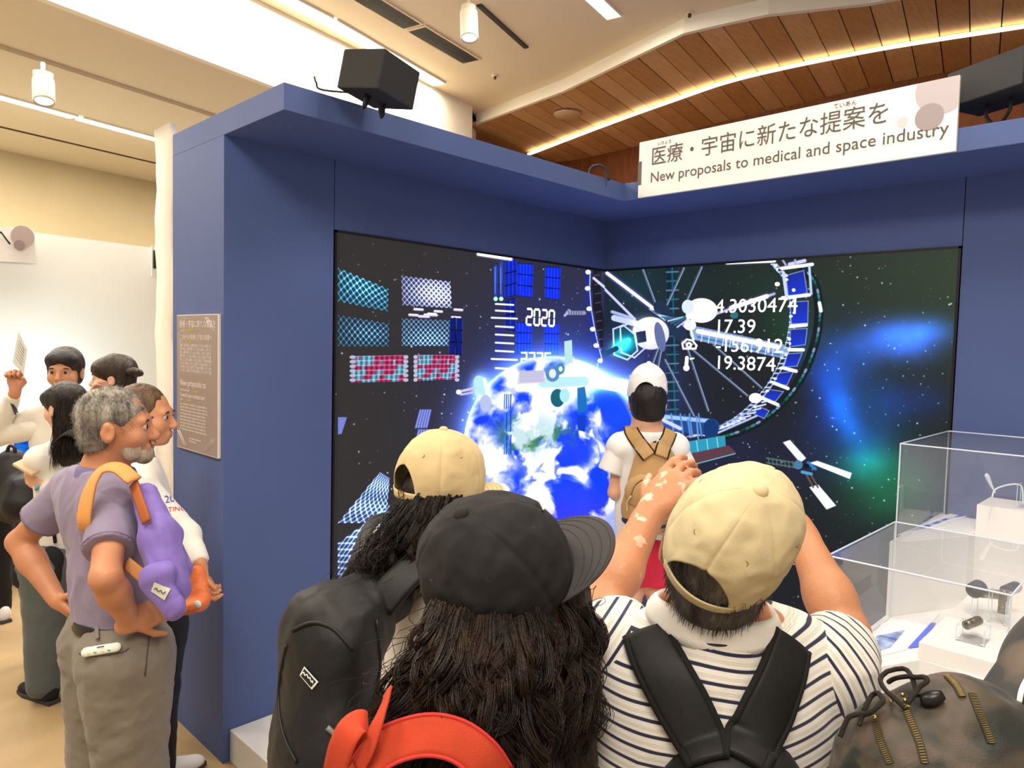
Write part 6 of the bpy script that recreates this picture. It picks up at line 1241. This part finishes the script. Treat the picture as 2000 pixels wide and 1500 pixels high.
    blob('beard', [ell(q(0, .074, -.090), (.036, .030, .032), hfr, .012), ell(q(.044, .046, -.066), (.012, .03, .036), hfr, .015), ell(q(-.044, .046, -.066), (.012, .03, .036), hfr, .015), ell(q(0, .104, -.057), (.022, .008, .005), hfr, .01)], .004, hair_mat('beard_grey', (128, 108, 92), (186, 170, 152), .7), e, [folds(.003, 60, hfr[2], .2, 53)])
    g = np.random.default_rng(8); me = hb.data; V = np.zeros(len(me.vertices)*3); me.vertices.foreach_get('co', V); V = V.reshape(-1, 3); P0 = V[g.choice(len(V), 3000)]; N0 = P0-hd; N0 /= np.linalg.norm(N0, axis=1)[:, None]
    D_ = N0*.5+hfr[1]*.25-hfr[2]*.3+g.normal(0, .2, P0.shape); D_ /= np.linalg.norm(D_, axis=1)[:, None]; L_ = g.uniform(.006, .014, len(P0))[:, None]; A = np.stack([P0, P0+D_*L_*.5, P0+D_*L_-hfr[2]*.001], 1); n_ = len(A)
    off = np.array([[.0007, 0, 0], [-.00035, .0006, 0], [-.00035, -.0006, 0]]); W = (A[:, :, None, :]+off[None, None]*np.array([1, .8, .2])[None, :, None, None]).reshape(-1, 3); bi = (np.arange(n_)[:, None]*9+np.arange(2)[None, :]*3).ravel()[:, None]
    o = meshobj('hair_strands', W, np.concatenate([np.concatenate([bi+k, bi+(k+1) % 3, bi+3+(k+1) % 3, bi+3+k], 1) for k in range(3)]), hm, e); o['kind'] = 'stuff'
    # packet in the back pocket
    h0, n0 = hit([tr], 200, 1270, .008); r_ = nrm(V3(1, .1, .16)); pk = empty('tissue_packet', h0, 'white packet with green and yellow print in the back pocket of grey trousers', 'packet')
    blob('packet', [cone(h0-r_*.042, h0+r_*.042, .014, .014, .005, (n0, .6))], .003, mat('packet_white', (225, 228, 220), .3), pk)
    for k, (x, c) in enumerate(((-.03, (222, 214, 80)), (-.012, (90, 170, 60)), (.008, (240, 200, 60)), (.026, (80, 160, 60)))): c_ = h0+r_*x+n0*.0088-(0, 0, .004); obj('print', *lathe_vf([(.0001, .001), (.006, .001), (.007, 0)], c_, n0, 10), mat('print_%d' % k, c, .4), pk)
    c_ = h0+n0*.0092+(0, 0, .004); prism('print_bar', [c_-r_*.008, c_+r_*.012, c_+r_*.012+(0, 0, .003), c_-r_*.008+(0, 0, .003)], n0*.001, mat('print_navy', (50, 54, 80), .4), pk)
    # purple rucksack worn on the chest with pale orange straps
    my = mat('strap_apricot', (228, 160, 92), .8, bump=.3, bscale=300); mp = cloth('nylon_violet', (128, 106, 186), b=.3, bs=260, rough=.6)
    b = empty('backpack', at(325, 1180, 2.05), 'violet backpack with apricot straps worn on the front of the grey-haired man', 'backpack')
    band('shoulder_strap', [at(262, 940, 2.06), at(232, 916, 2.07), at(203, 918, 2.08), at(184, 940, 2.07), at(172, 975, 2.06), at(166, 1015, 2.06), at(172, 1035, 2.08)], [V3(.3, -.3, .9), V3(0, -.3, 1), V3(-.4, -.5, .8), V3(-.6, -.8, .4), V3(-.4, -1, .2), V3(-.3, -1, 0), V3(-.2, -1, -.3)], .048, .009, my, b, 26)
    bag = blob('bag_body', [cone(at(284, 965, 2.12), at(312, 1050, 2.06), .030, .050, .03, (V3(.5, -.8, 0), .7)), cone(at(312, 1050, 2.06), at(332, 1150, 2.02), .052, .050, .03, (V3(.5, -.8, 0), .7)), cone(at(300, 985, 2.14), at(352, 1110, 2.1), .02, .03, .02)], .006, mp, b, [folds(.012, 14, V3(.4, 0, -1), .16, 61), folds(.004, 24, V3(.4, 0, -1), .4, 62)])
    pkt = blob('front_pocket', [cone(at(302, 1136, 1.98), at(336, 1186, 1.98), .038, .036, .02, (V3(0, -1, 0), .55)), cone(at(300, 1122, 1.99), at(326, 1114, 1.99), .022, .024, .03)], .005, mp, b, [folds(.007, 14, V3(1, 0, 1), .35, 63)])
    band('shoulder_strap', [at(262, 945, 2.08), at(276, 985, 2.03), at(288, 1020, 2.01)], [V3(-.3, -1, .2)]*3, .03, .007, mat('strap_rust', (168, 92, 44), .8), b, 12)
    band('shoulder_strap', [at(248, 1100, 2.06), at(275, 1122, 2.02), at(300, 1138, 1.98)], [V3(0, -1, .3)]*3, .035, .006, mat('strap_tan', (178, 120, 72), .8), b, 12)
    lb = patch('label', [pkt, bag], [(302, 1136), (333, 1150), (322, 1172), (296, 1154)], mat('label_cream', (208, 206, 186), .6), b, .003)
    A, N = drape([pkt, bag], [(303, 1150), (308, 1146), (310, 1156), (316, 1150), (318, 1160), (325, 1155)], .0055, 18); obj('label_script', *tube_vf(A, .0013, 5), mat('label_blue', (70, 80, 110), .6), lb, True)
build_grey_man()
# ---------------------------------------------------------------- man in the white long-sleeved T-shirt behind him
def simple_person(label, hd, hf, nk, bf, pel, els, wrs, sk, shirt, legs_m, hs=.97, sw=.17, hip=.15, ch=.155, vox=.008, hands=None, sleeve=.98, shs=None, legs=True, shoe_m=None, foot_z=.09, hair=None, cp=None, eyes_on=True, bag=1.15, hu=None, shg=.012, belly=0, fold_seed=1):
    e = person(pel, label); lat = np.cross(nrm(bf), UPV); cs = nk+(pel-nk)*.13; hu = V3(0, 0, 1) if hu is None else hu
    sr, sl = (cs+lat*sw, cs-lat*sw) if shs is None else shs
    P = head_prims(hd, hf, hu, hs, nk)+torso_prims(pel, nk, sl, sr, bf, hip, hip*.88, ch, belly=belly)+arm_prims(sl, els[0], wrs[0], .95)+arm_prims(sr, els[1], wrs[1], .95)
    for h in (hands or []): P += hand_prims(*h)
    lg = leg_group(pel, lat, .085, .48, foot_z)
    for l in lg: P += leg_prims(*l, -.012)
    blob('body', P, min(vox, .0065), sk, e)
    if eyes_on: eyes(hd, nrm(hf), hu, hs, e)
    T = torso_prims(pel, nk, sl, sr, bf, hip+.006, hip*.9+.006, ch+.006, g=shg, belly=belly)+[cut(nk+(0, 0, .015), UPV), cut(pel+(0, 0, -.07), -UPV)]
    sh = blob('shirt', T, vox, shirt, e, [folds(.008, 8, V3(.1, 0, 1), .35, fold_seed)]); slv = []
    for s_, el, wr, nm in ((sl, els[0], wrs[0], -1), (sr, els[1], wrs[1], 1)):
        Q_ = [cone(s_-lat*nm*.05-(0, 0, .03), s_, .066, .062, .04), cone(s_, el, .062, .052, .02)]
        if sleeve > .6: en = el+(wr-el)*(sleeve*.9); Q_ += [cone(el, en, .052, .036, .02), cut(en, wr-el)]
        else: en = s_+(el-s_)*sleeve*1.2; Q_ = [Q_[0], cone(s_, en, .064, .066, .02), cut(en, el-s_)]
        slv.append(blob('sleeve', Q_, vox, shirt, e, [folds(.007, 12, nrm(el-s_)*.3+UPV*.7, .5, fold_seed+nm)]))
    if legs: jeans('trousers', pel, lg, nrm(bf), legs_m, e, hip, bag, .010)
    for l in lg: shoe(l[2]-(0, 0, foot_z), bf, shoe_m or cloth('shoe_black', 0), e)
    return e, sh, slv, lg
def hairdo(e, hd, hf, hu, s, kind, m, seed):
    fr = frame(nrm(hf), hu); q = lambda x, y, z: hd+(fr[0]*x+fr[1]*y+fr[2]*z)*s
    L = [ell(q(0, -.016, .036), (.085*s, .104*s, .092*s), fr, .01), ell(q(0, -.045, -.03), (.072*s, .064*s, .066*s), fr, .02)]
    if kind == 'short': L += [ell(q(0, .050, .058), (.074*s, .048*s, .046*s), fr, .02), ell(q(0, .118, -.03), (.066*s, .07*s, .085*s), fr, .012, True), ell(q(0, .0, -.115), (.10*s, .09*s, .05*s), fr, .02, True)]
    if kind == 'thin': L = [ell(q(0, -.022, .036), (.084*s, .098*s, .090*s), fr, .01), ell(q(0, -.048, -.03), (.070*s, .060*s, .060*s), fr, .02), ell(q(0, .15, .0), (.09*s, .09*s, .10*s), fr, .01, True), ell(q(0, .0, -.115), (.10*s, .09*s, .05*s), fr, .02, True)]
    if kind in ('long', 'bun'): L += [ell(q(0, .056, .048), (.074*s, .044*s, .046*s), fr, .02), ell(q(0, .125, -.03), (.058*s, .065*s, .085*s), fr, .012, True)]
    return blob('hair', L, .005, m, e, [folds(.004, 30, fr[2], .2, seed), folds(.004, 14, fr[2], .3, seed+1)]), q
hair_bk = hair_mat('hair_black', 0, 0)
m_teew = cloth('tee_cream', (240, 236, 226))
e, sh, slv, lg = simple_person('man in white long-sleeved T-shirt with printed date, profile behind the grey-haired man', at(284, 812, 2.85), V3(1, .12, -.02), at(262, 900, 2.86), V3(.85, .5, 0), at(300, 1190, 2.88),
    (at(330, 1050, 3.05), at(362, 1045, 2.72)), (at(385, 1120, 2.95), at(392, 1108, 2.66)), skin('skin_warm', (208, 146, 104)), m_teew, cloth('trousers_navy', (28, 32, 48)), hs=1.0, sw=.165, hip=.165, ch=.165, hands=[(at(385, 1120, 2.95), V3(.4, .1, -.7), V3(0, 1, 0), -1, .6, 1), (at(393, 1110, 2.66), V3(.1, .1, -1), V3(.8, .3, 0), 1, .7, 1)], belly=.05, fold_seed=71, shoe_m=cloth('sneaker_white', 0))
hairdo(e, at(284, 812, 2.85), V3(1, .12, -.02), UPV, 1.0, 'thin', hair_mat('hair_brown_short', (70, 50, 36), (110, 84, 60)), 73)
decal('print_text', '00 to 2050', [sh]+slv, 318, 984, 21, .18, mat('print_blue', (60, 84, 168), .8), e, .95)
decal('print_text', 'FLOATING', [sh]+slv, 328, 1000, 13, .10, mat('print_red', (206, 72, 60), .8), e, 1.1)
mo2 = mat('pouch_orange', (232, 120, 62), .45, bump=.2, bscale=120); b = empty('pouch', at(388, 1190, 2.5), 'shiny orange pouch with a white tag hanging at the white T-shirt man', 'bag')
blob('pouch_body', [cone(at(386, 1122, 2.55), at(390, 1172, 2.52), .030, .036, .02, (V3(0, 1, 0), .6)), ell(at(376, 1184, 2.5), (.05, .03, .022), frame(V3(0, 1, 0), V3(-.4, 0, 1)), .02)], .005, mo2, b, [folds(.006, 18, V3(.2, 0, 1), .3, 5)])
lathe('tag', [(.0001, .004), (.012, .004), (.013, 0)], at(386, 1180, 2.44), mat('tag_white', (240, 240, 236), .4), b, -FD)
# ---------------------------------------------------------------- attendant with raised card
m_sw = cloth('sweater_offwhite', (226, 222, 212))
wS = at(30, 762, 3.86)
hS = at(127, 724, 3.95)
e, sh, slv, lg = simple_person('attendant in off-white sweater facing the camera, raising a paper card', hS, V3(.25, -1, -.05), at(130, 790, 4.0), V3(.1, -1, 0), at(135, 1010, 4.05),
    (at(200, 900, 4.05), at(-6, 852, 3.95)), (at(215, 985, 3.95), wS), sk_tan, m_sw, cloth('trousers_grey_dark', (70, 74, 78)), hs=1.02, sw=.19, hip=.155, ch=.165, hands=[(at(215, 985, 3.95), V3(0, -.2, -1), V3(1, 0, 0), 1, .5, 1), (wS, V3(0, 0, 1), V3(.2, -1, 0), 1, (1.5, 1.5, 1.5, 1.4), 1.05, .8)], shs=(at(70, 812, 4.0), at(192, 815, 4.0))[::-1], fold_seed=81)
hairdo(e, hS, V3(.25, -1, -.05), UPV, 1.04, 'short', hair_bk, 83)
patch('sleeve_print', slv, [(20, 786), (27, 790), (37, 806), (28, 810)], mat('print_navy', 0), e, .004)
# ---------------------------------------------------------------- paper card held up
pc = [at(36, 647, 3.84), at(53, 682, 3.80), at(46, 732, 3.82), at(24, 708, 3.88)]
pp = empty('paper_card', at(38, 730, 3.84), 'white paper card held up in the attendant\'s fist', 'card'); prism('sheet', pc, V3(0, .002, 0), mat('paper_grey', (206, 206, 200), .7), pp)
for k in range(6): a_ = .18+k*.11; A = pc[0]*(1-a_)+pc[3]*a_; B = pc[1]*(1-a_)+pc[2]*a_; tube('text_line', [A*.8+B*.2-FD*.002, A*.2+B*.8-FD*.002], .0016, mat('print_grey', (140, 138, 132), .8), pp, 4)
# ---------------------------------------------------------------- woman with a bun, hand at her face
hB = at(222, 738, 3.80); hw = at(184, 786, 3.74)
e, sh, slv, lg = simple_person('woman with dark hair in a small bun, hand over her mouth, behind the attendant', hB, V3(-.95, -.25, -.02), at(232, 800, 3.85), V3(-.5, .6, 0), at(240, 1010, 3.9),
    (at(190, 900, 3.75), at(290, 900, 3.8)), (hw, at(270, 980, 3.7)), sk_fair, m_sw, cloth('trousers_grey_dark', 0), hs=.95, sw=.15, hip=.14, ch=.14, hands=[(hw, V3(.0, -.0, 1), V3(1, .2, .2), 1, (.5, .6, .7, .8), .95), (at(270, 980, 3.7), V3(0, 0, -1), V3(1, 0, 0), 1, .5, .9)], fold_seed=91)
_, q = hairdo(e, hB, V3(-.95, -.25, -.02), UPV, 1.0, 'bun', hair_mat('hair_darkbrown2', (36, 26, 20), (70, 52, 36)), 93)
blob('hair_bun', [ell(at(256, 726, 3.78), (.038, .034, .024), None, .02), ell(at(270, 729, 3.80), (.028, .024, .020), None, .02)], .005, hair_mat('hair_darkbrown2', 0, 0), e, [folds(.005, 30, None, .5, 3)])
# ---------------------------------------------------------------- young woman with long black hair and white blouse
hG = at(126, 795, 3.6); wG = at(78, 945, 3.5)
e, sh, slv, lg = simple_person('young woman with long straight black hair and white blouse holding a phone', hG, V3(-.93, .3, -.12), at(138, 862, 3.62), V3(-.85, .45, 0), at(128, 1075, 3.7),
    (at(108, 975, 3.7), at(150, 980, 3.5)), (at(80, 950, 3.6), wG), sk_fair, cloth('blouse_white', (232, 230, 220)), cloth('trousers_slate', (84, 92, 92)), hs=.95, sw=.15, hip=.15, ch=.14, hands=[(at(80, 950, 3.6), V3(-.8, 0, .5), V3(.2, 1, 0), -1, .9, .9), (wG, V3(-.75, 0, .55), V3(.3, .8, .4), 1, 1.0, .95)], fold_seed=97, bag=1.5, foot_z=.09, shoe_m=cloth('sandal_black', (26, 25, 26)))
_, q = hairdo(e, hG, V3(-.93, .3, -.12), UPV, 1.0, 'long', hair_mat('hair_jet', 0, 0), 99)
blob('long_hair', [cone(at(136, 800, 3.58), at(138, 880, 3.56), .088, .070, .03, (V3(.3, 1, 0), .8)), cone(at(128, 880, 3.56), at(112, 920, 3.54), .05, .02, .04)], .006, hair_mat('hair_jet', 0, 0), e, [folds(.007, 26, UPV, .12, 5)])
strands('hair_strands', None, [[at(108, 800, 3.5), at(106, 850, 3.5), at(98, 920, 3.5)], [at(120, 780, 3.48), at(122, 850, 3.47), at(112, 915, 3.47)], [at(145, 780, 3.47), at(150, 840, 3.47), at(150, 905, 3.47)], [at(162, 790, 3.52), at(165, 850, 3.52), at(162, 900, 3.52)]], hair_mat('hair_jet', 0, 0), e, 700, 12, .0014, .006, 3, .008, 3)
band('bag_strap', [at(112, 862, 3.5), at(132, 846, 3.44), at(152, 850, 3.42), at(172, 872, 3.42), at(186, 895, 3.44)], [V3(-.5, -.3, .9), V3(-.2, -.5, .9), V3(0, -.7, .7), V3(.1, -.9, .3), V3(.2, -1, 0)], .045, .01, cloth('strap_black', (34, 34, 36)), e, 16)
ph = empty('phone', at(45, 918, 3.42), 'beige phone held low by the young woman in the blouse', 'phone'); A = at(24, 905, 3.42); B = at(62, 926, 3.42); prism('phone_body', [A, B, B+V3(.02, .07, .02), A+V3(.02, .07, .02)], V3(0, 0, -.012), mat('phone_beige', (206, 178, 140), .4), ph, .002)
wb = empty('wristband', at(78, 948, 3.5), 'light blue wristband on the young woman in the blouse', 'bracelet'); obj('band', *tube_vf([wG+V3(.01, 0, -.01)+(V3(.4, 0, .3)*math.cos(t)*.06+V3(0, 1, 0)*math.sin(t)*.031) for t in np.linspace(0, 2*math.pi, 17)[:-1]], .006, 6, True), mat('band_blue', (90, 170, 225), .5), wb, True)
bg = empty('shoulder_bag', at(50, 1155, 3.55), 'dark navy fabric bag hanging low beside the grey-trousered young woman', 'bag')
blob('bag_body', [cone(at(52, 1085, 3.55), at(52, 1125, 3.55), .06, .075, .03, (FD, .5)), cone(at(100, 1090, 3.55), at(92, 1128, 3.55), .06, .065, .03, (FD, .5)), cut(at(50, 1155, 3.55), -UPV)], .007, cloth('bag_navy', (30, 34, 48)), bg, [folds(.006, 9, UPV, .4, 7)])
tube('handle', spline([at(40, 1060, 3.55), at(60, 1000, 3.5), at(95, 990, 3.5), at(108, 1060, 3.55)], 14), .008, cloth('bag_navy', 0), bg)
# ---------------------------------------------------------------- visitor cut by the left edge, black rucksack
hL = at(-62, 722, 4.5)
e, sh, slv, lg = simple_person('visitor in lilac-white shirt cut by the left edge, wearing a black backpack', hL, V3(-.9, .4, 0), at(-45, 800, 4.5), V3(-.8, .5, 0), at(-42, 985, 4.5),
    (at(-40, 960, 4.7), at(-12, 945, 4.4)), (at(-80, 985, 4.7), at(-45, 985, 4.3)), sk_fair, cloth('shirt_lilac', (214, 208, 222)), cloth('trousers_black', (28, 28, 30)), hs=.97, sw=.17, hip=.15, ch=.15, vox=.01, hands=[(at(-45, 985, 4.3), V3(-1, 0, 0), UPV, 1, .5, 1)], fold_seed=103, eyes_on=True, shoe_m=cloth('sneaker_white', 0))
hairdo(e, hL, V3(-.9, .4, 0), UPV, 1.0, 'short', hair_bk, 105)
b = empty('backpack', at(35, 1010, 4.25), 'black backpack of the visitor at the left edge, in front of the blue screen', 'backpack')
bag = blob('bag_body', [cone(at(22, 905, 4.3), at(30, 980, 4.25), .085, .13, .04, (FD, .7)), cone(at(40, 960, 4.22), at(35, 985, 4.2), .09, .10, .03, (FD, .8))], .008, cloth('ruck_black', 0), b, [folds(.014, 7, UPV, .4, 9)])
tube('grab_handle', spline([at(12, 890, 4.28), at(18, 872, 4.28), at(28, 874, 4.28), at(30, 892, 4.28)], 12), .010, mat('piping_black', 0), b)
# ---------------------------------------------------------------- camouflage rucksack and its wearer, lower right
def camo():
    m = cloth('camo_nylon', (96, 84, 70), b=.35, bs=240, rough=.55); nt = m.node_tree; bs = nt.nodes['Principled BSDF']; tc = nt.nodes.new('ShaderNodeTexCoord'); n = nt.nodes.new('ShaderNodeTexNoise'); n.inputs['Scale'].default_value = 11; n.inputs['Detail'].default_value = 2; n.inputs['Distortion'].default_value = .6
    r = nt.nodes.new('ShaderNodeValToRGB'); r.color_ramp.interpolation = 'EASE'; cr = r.color_ramp; cr.elements[0].position = .36; cr.elements[0].color = (*lin((30, 34, 32)), 1); cr.elements[1].position = .66; cr.elements[1].color = (*lin((96, 80, 66)), 1)
    for p, c in ((.44, (34, 37, 33)), (.50, (66, 58, 44)), (.58, (84, 70, 60))): e_ = cr.elements.new(p); e_.color = (*lin(c), 1)
    nt.links.new(tc.outputs['Object'], n.inputs['Vector']); nt.links.new(n.outputs['Fac'], r.inputs[0]); nt.links.new(r.outputs[0], bs.inputs['Base Color']); return m
mc = camo(); b = empty('backpack', at(1830, 1500, .92), 'dark camouflage backpack with gold zips and looped cords at the lower right corner', 'backpack')
bag = blob('bag_body', [cone(at(1765, 1466, .93), at(1880, 1462, .92), .056, .070, .04), cone(at(1880, 1450, .92), at(1990, 1520, .94), .070, .085, .05), cone(at(1790, 1560, .92), at(1920, 1590, .92), .10, .12, .05), cone(at(1880, 1400, .97), at(1800, 1425, .98), .036, .036, .04)], .005, mc, b, [folds(.008, 9, V3(1, 0, .4), .4, 111), folds(.002, 30, None, .5, 112)])
mz = mat('zip_gold', (120, 104, 58), .45, metal=.6); mzt = mat('zip_tape', (62, 54, 36), .85); mcord = mat('cord_black', (34, 30, 24), .7, bump=.5, bscale=600)
for px in ([(1712, 1412), (1722, 1450), (1738, 1490)], [(1772, 1392), (1784, 1420), (1796, 1452), (1806, 1490)], [(1850, 1322), (1868, 1340), (1880, 1362)], [(1898, 1356), (1912, 1392), (1924, 1420), (1936, 1452)]):
    A, N = drape([bag], px, .001, 24); z_ = obj('zip', *band_vf(A, N, .009, .0012, 3, 0), mzt, b); T_ = np.gradient(A, axis=0)
    vf = []
    for t in np.linspace(0, len(A)-1.01, 22):
        i = int(t); f_ = t-i; c_ = A[i]*(1-f_)+A[i+1]*f_+N[i]*.0022; s_ = nrm(np.cross(nrm(T_[i]), N[i])); vf.append(tube_vf([c_-s_*.0028, c_+s_*.0028], .00045, 4))
    q = obj('zip_teeth', *merge(*vf), mz, z_); q['kind'] = 'stuff'
def cord(px, r=.0031, lift=(.006, .016, .01)):
    A, N = drape([bag], px, .004, 40); t = np.linspace(0, 1, len(A)); A = A+N*np.interp(t, np.linspace(0, 1, len(lift)), lift)[:, None]; tube('cord_loop', A, r, mcord, b, 8)
cord([(1768, 1390), (1745, 1375), (1735, 1352), (1752, 1336), (1778, 1330), (1792, 1350), (1794, 1372)], lift=(.004, .02, .006)); cord([(1728, 1352), (1760, 1344), (1795, 1350), (1822, 1356), (1800, 1368), (1775, 1386)], lift=(.006, .022, .006)); cord([(1688, 1428), (1700, 1410), (1722, 1408), (1736, 1392), (1732, 1376), (1712, 1378), (1698, 1400)], lift=(.006, .018, .006)); cord([(1660, 1450), (1680, 1418), (1705, 1406)], lift=(.01, .014, .01))
A, N = drape([bag], [(1800, 1376), (1822, 1374), (1842, 1366)], .008, 8); obj('toggle', *tube_vf(A, [.006, .009, .009, .006], 10), mat('toggle_black', (20, 20, 20), .35), b, True)
for x, y in ((1766, 1366), (1770, 1376), (1776, 1386), (1768, 1387), (1744, 1378), (1714, 1400), (1716, 1408)):
    h = hit([bag], x, y, .006); lathe('metal_pull', [(.0001, .004), (.003, .003), (.003, 0)], h[0], mat('pull_brass', (200, 180, 110), .2, metal=.9), b, h[1], 8)
nR = at(2300, 1222, 1.0); bfR = V3(.9, .3, 0)
e, sh, slv, lg = simple_person('visitor in dark brown jacket cut by the lower right corner', at(2350, 1062, 1.0), V3(.95, .2, 0), nR, bfR, np.array([*nR[:2], .95]),
    (at(2075, 1530, 1.22), at(2640, 1700, .88)), (at(2230, 1590, 1.25), at(2760, 1720, .95)), sk_mid, cloth('jacket_dark', (60, 52, 42), rough=.6), cloth('trousers_dark', 0), hs=1.0, sw=.19, hip=.17, ch=.19, vox=.009, hands=[(at(2760, 1720, .95), V3(1, .2, 0), V3(0, 1, 0), 1, .5, 1), (at(2230, 1590, 1.25), V3(1, -.2, 0), V3(0, -1, 0), -1, .5, 1)], fold_seed=121, shg=.016, shs=(at(2640, 1400, .86), at(2082, 1338, 1.12)))
hairdo(e, at(2350, 1062, 1.0), V3(.95, .2, 0), UPV, 1.0, 'short', hair_bk, 123)
band('shoulder_strap', [at(1915, 1420, .99), at(1950, 1372, 1.02), at(1990, 1310, 1.05), at(2030, 1262, 1.08), at(2085, 1240, 1.12), at(2130, 1260, 1.18)], [V3(-.8, -.5, .3), V3(-.8, -.5, .4), V3(-.8, -.4, .5), V3(-.5, -.4, .8), V3(0, -.3, 1), V3(.5, 0, .9)], .055, .012, mc, b, 20)
band('back_panel', [at(2010, 1440, .97), at(2040, 1540, .97), at(2050, 1650, .97)], [V3(1, 0, 0)]*3, .2, .02, mc, b, 12)
band('shoulder_strap', [at(1990, 1372, .92), at(1996, 1345, .93), at(2008, 1322, .94)], [V3(-.5, -.8, .2)]*3, .006, .003, mat('label_white', 0), b, 10)
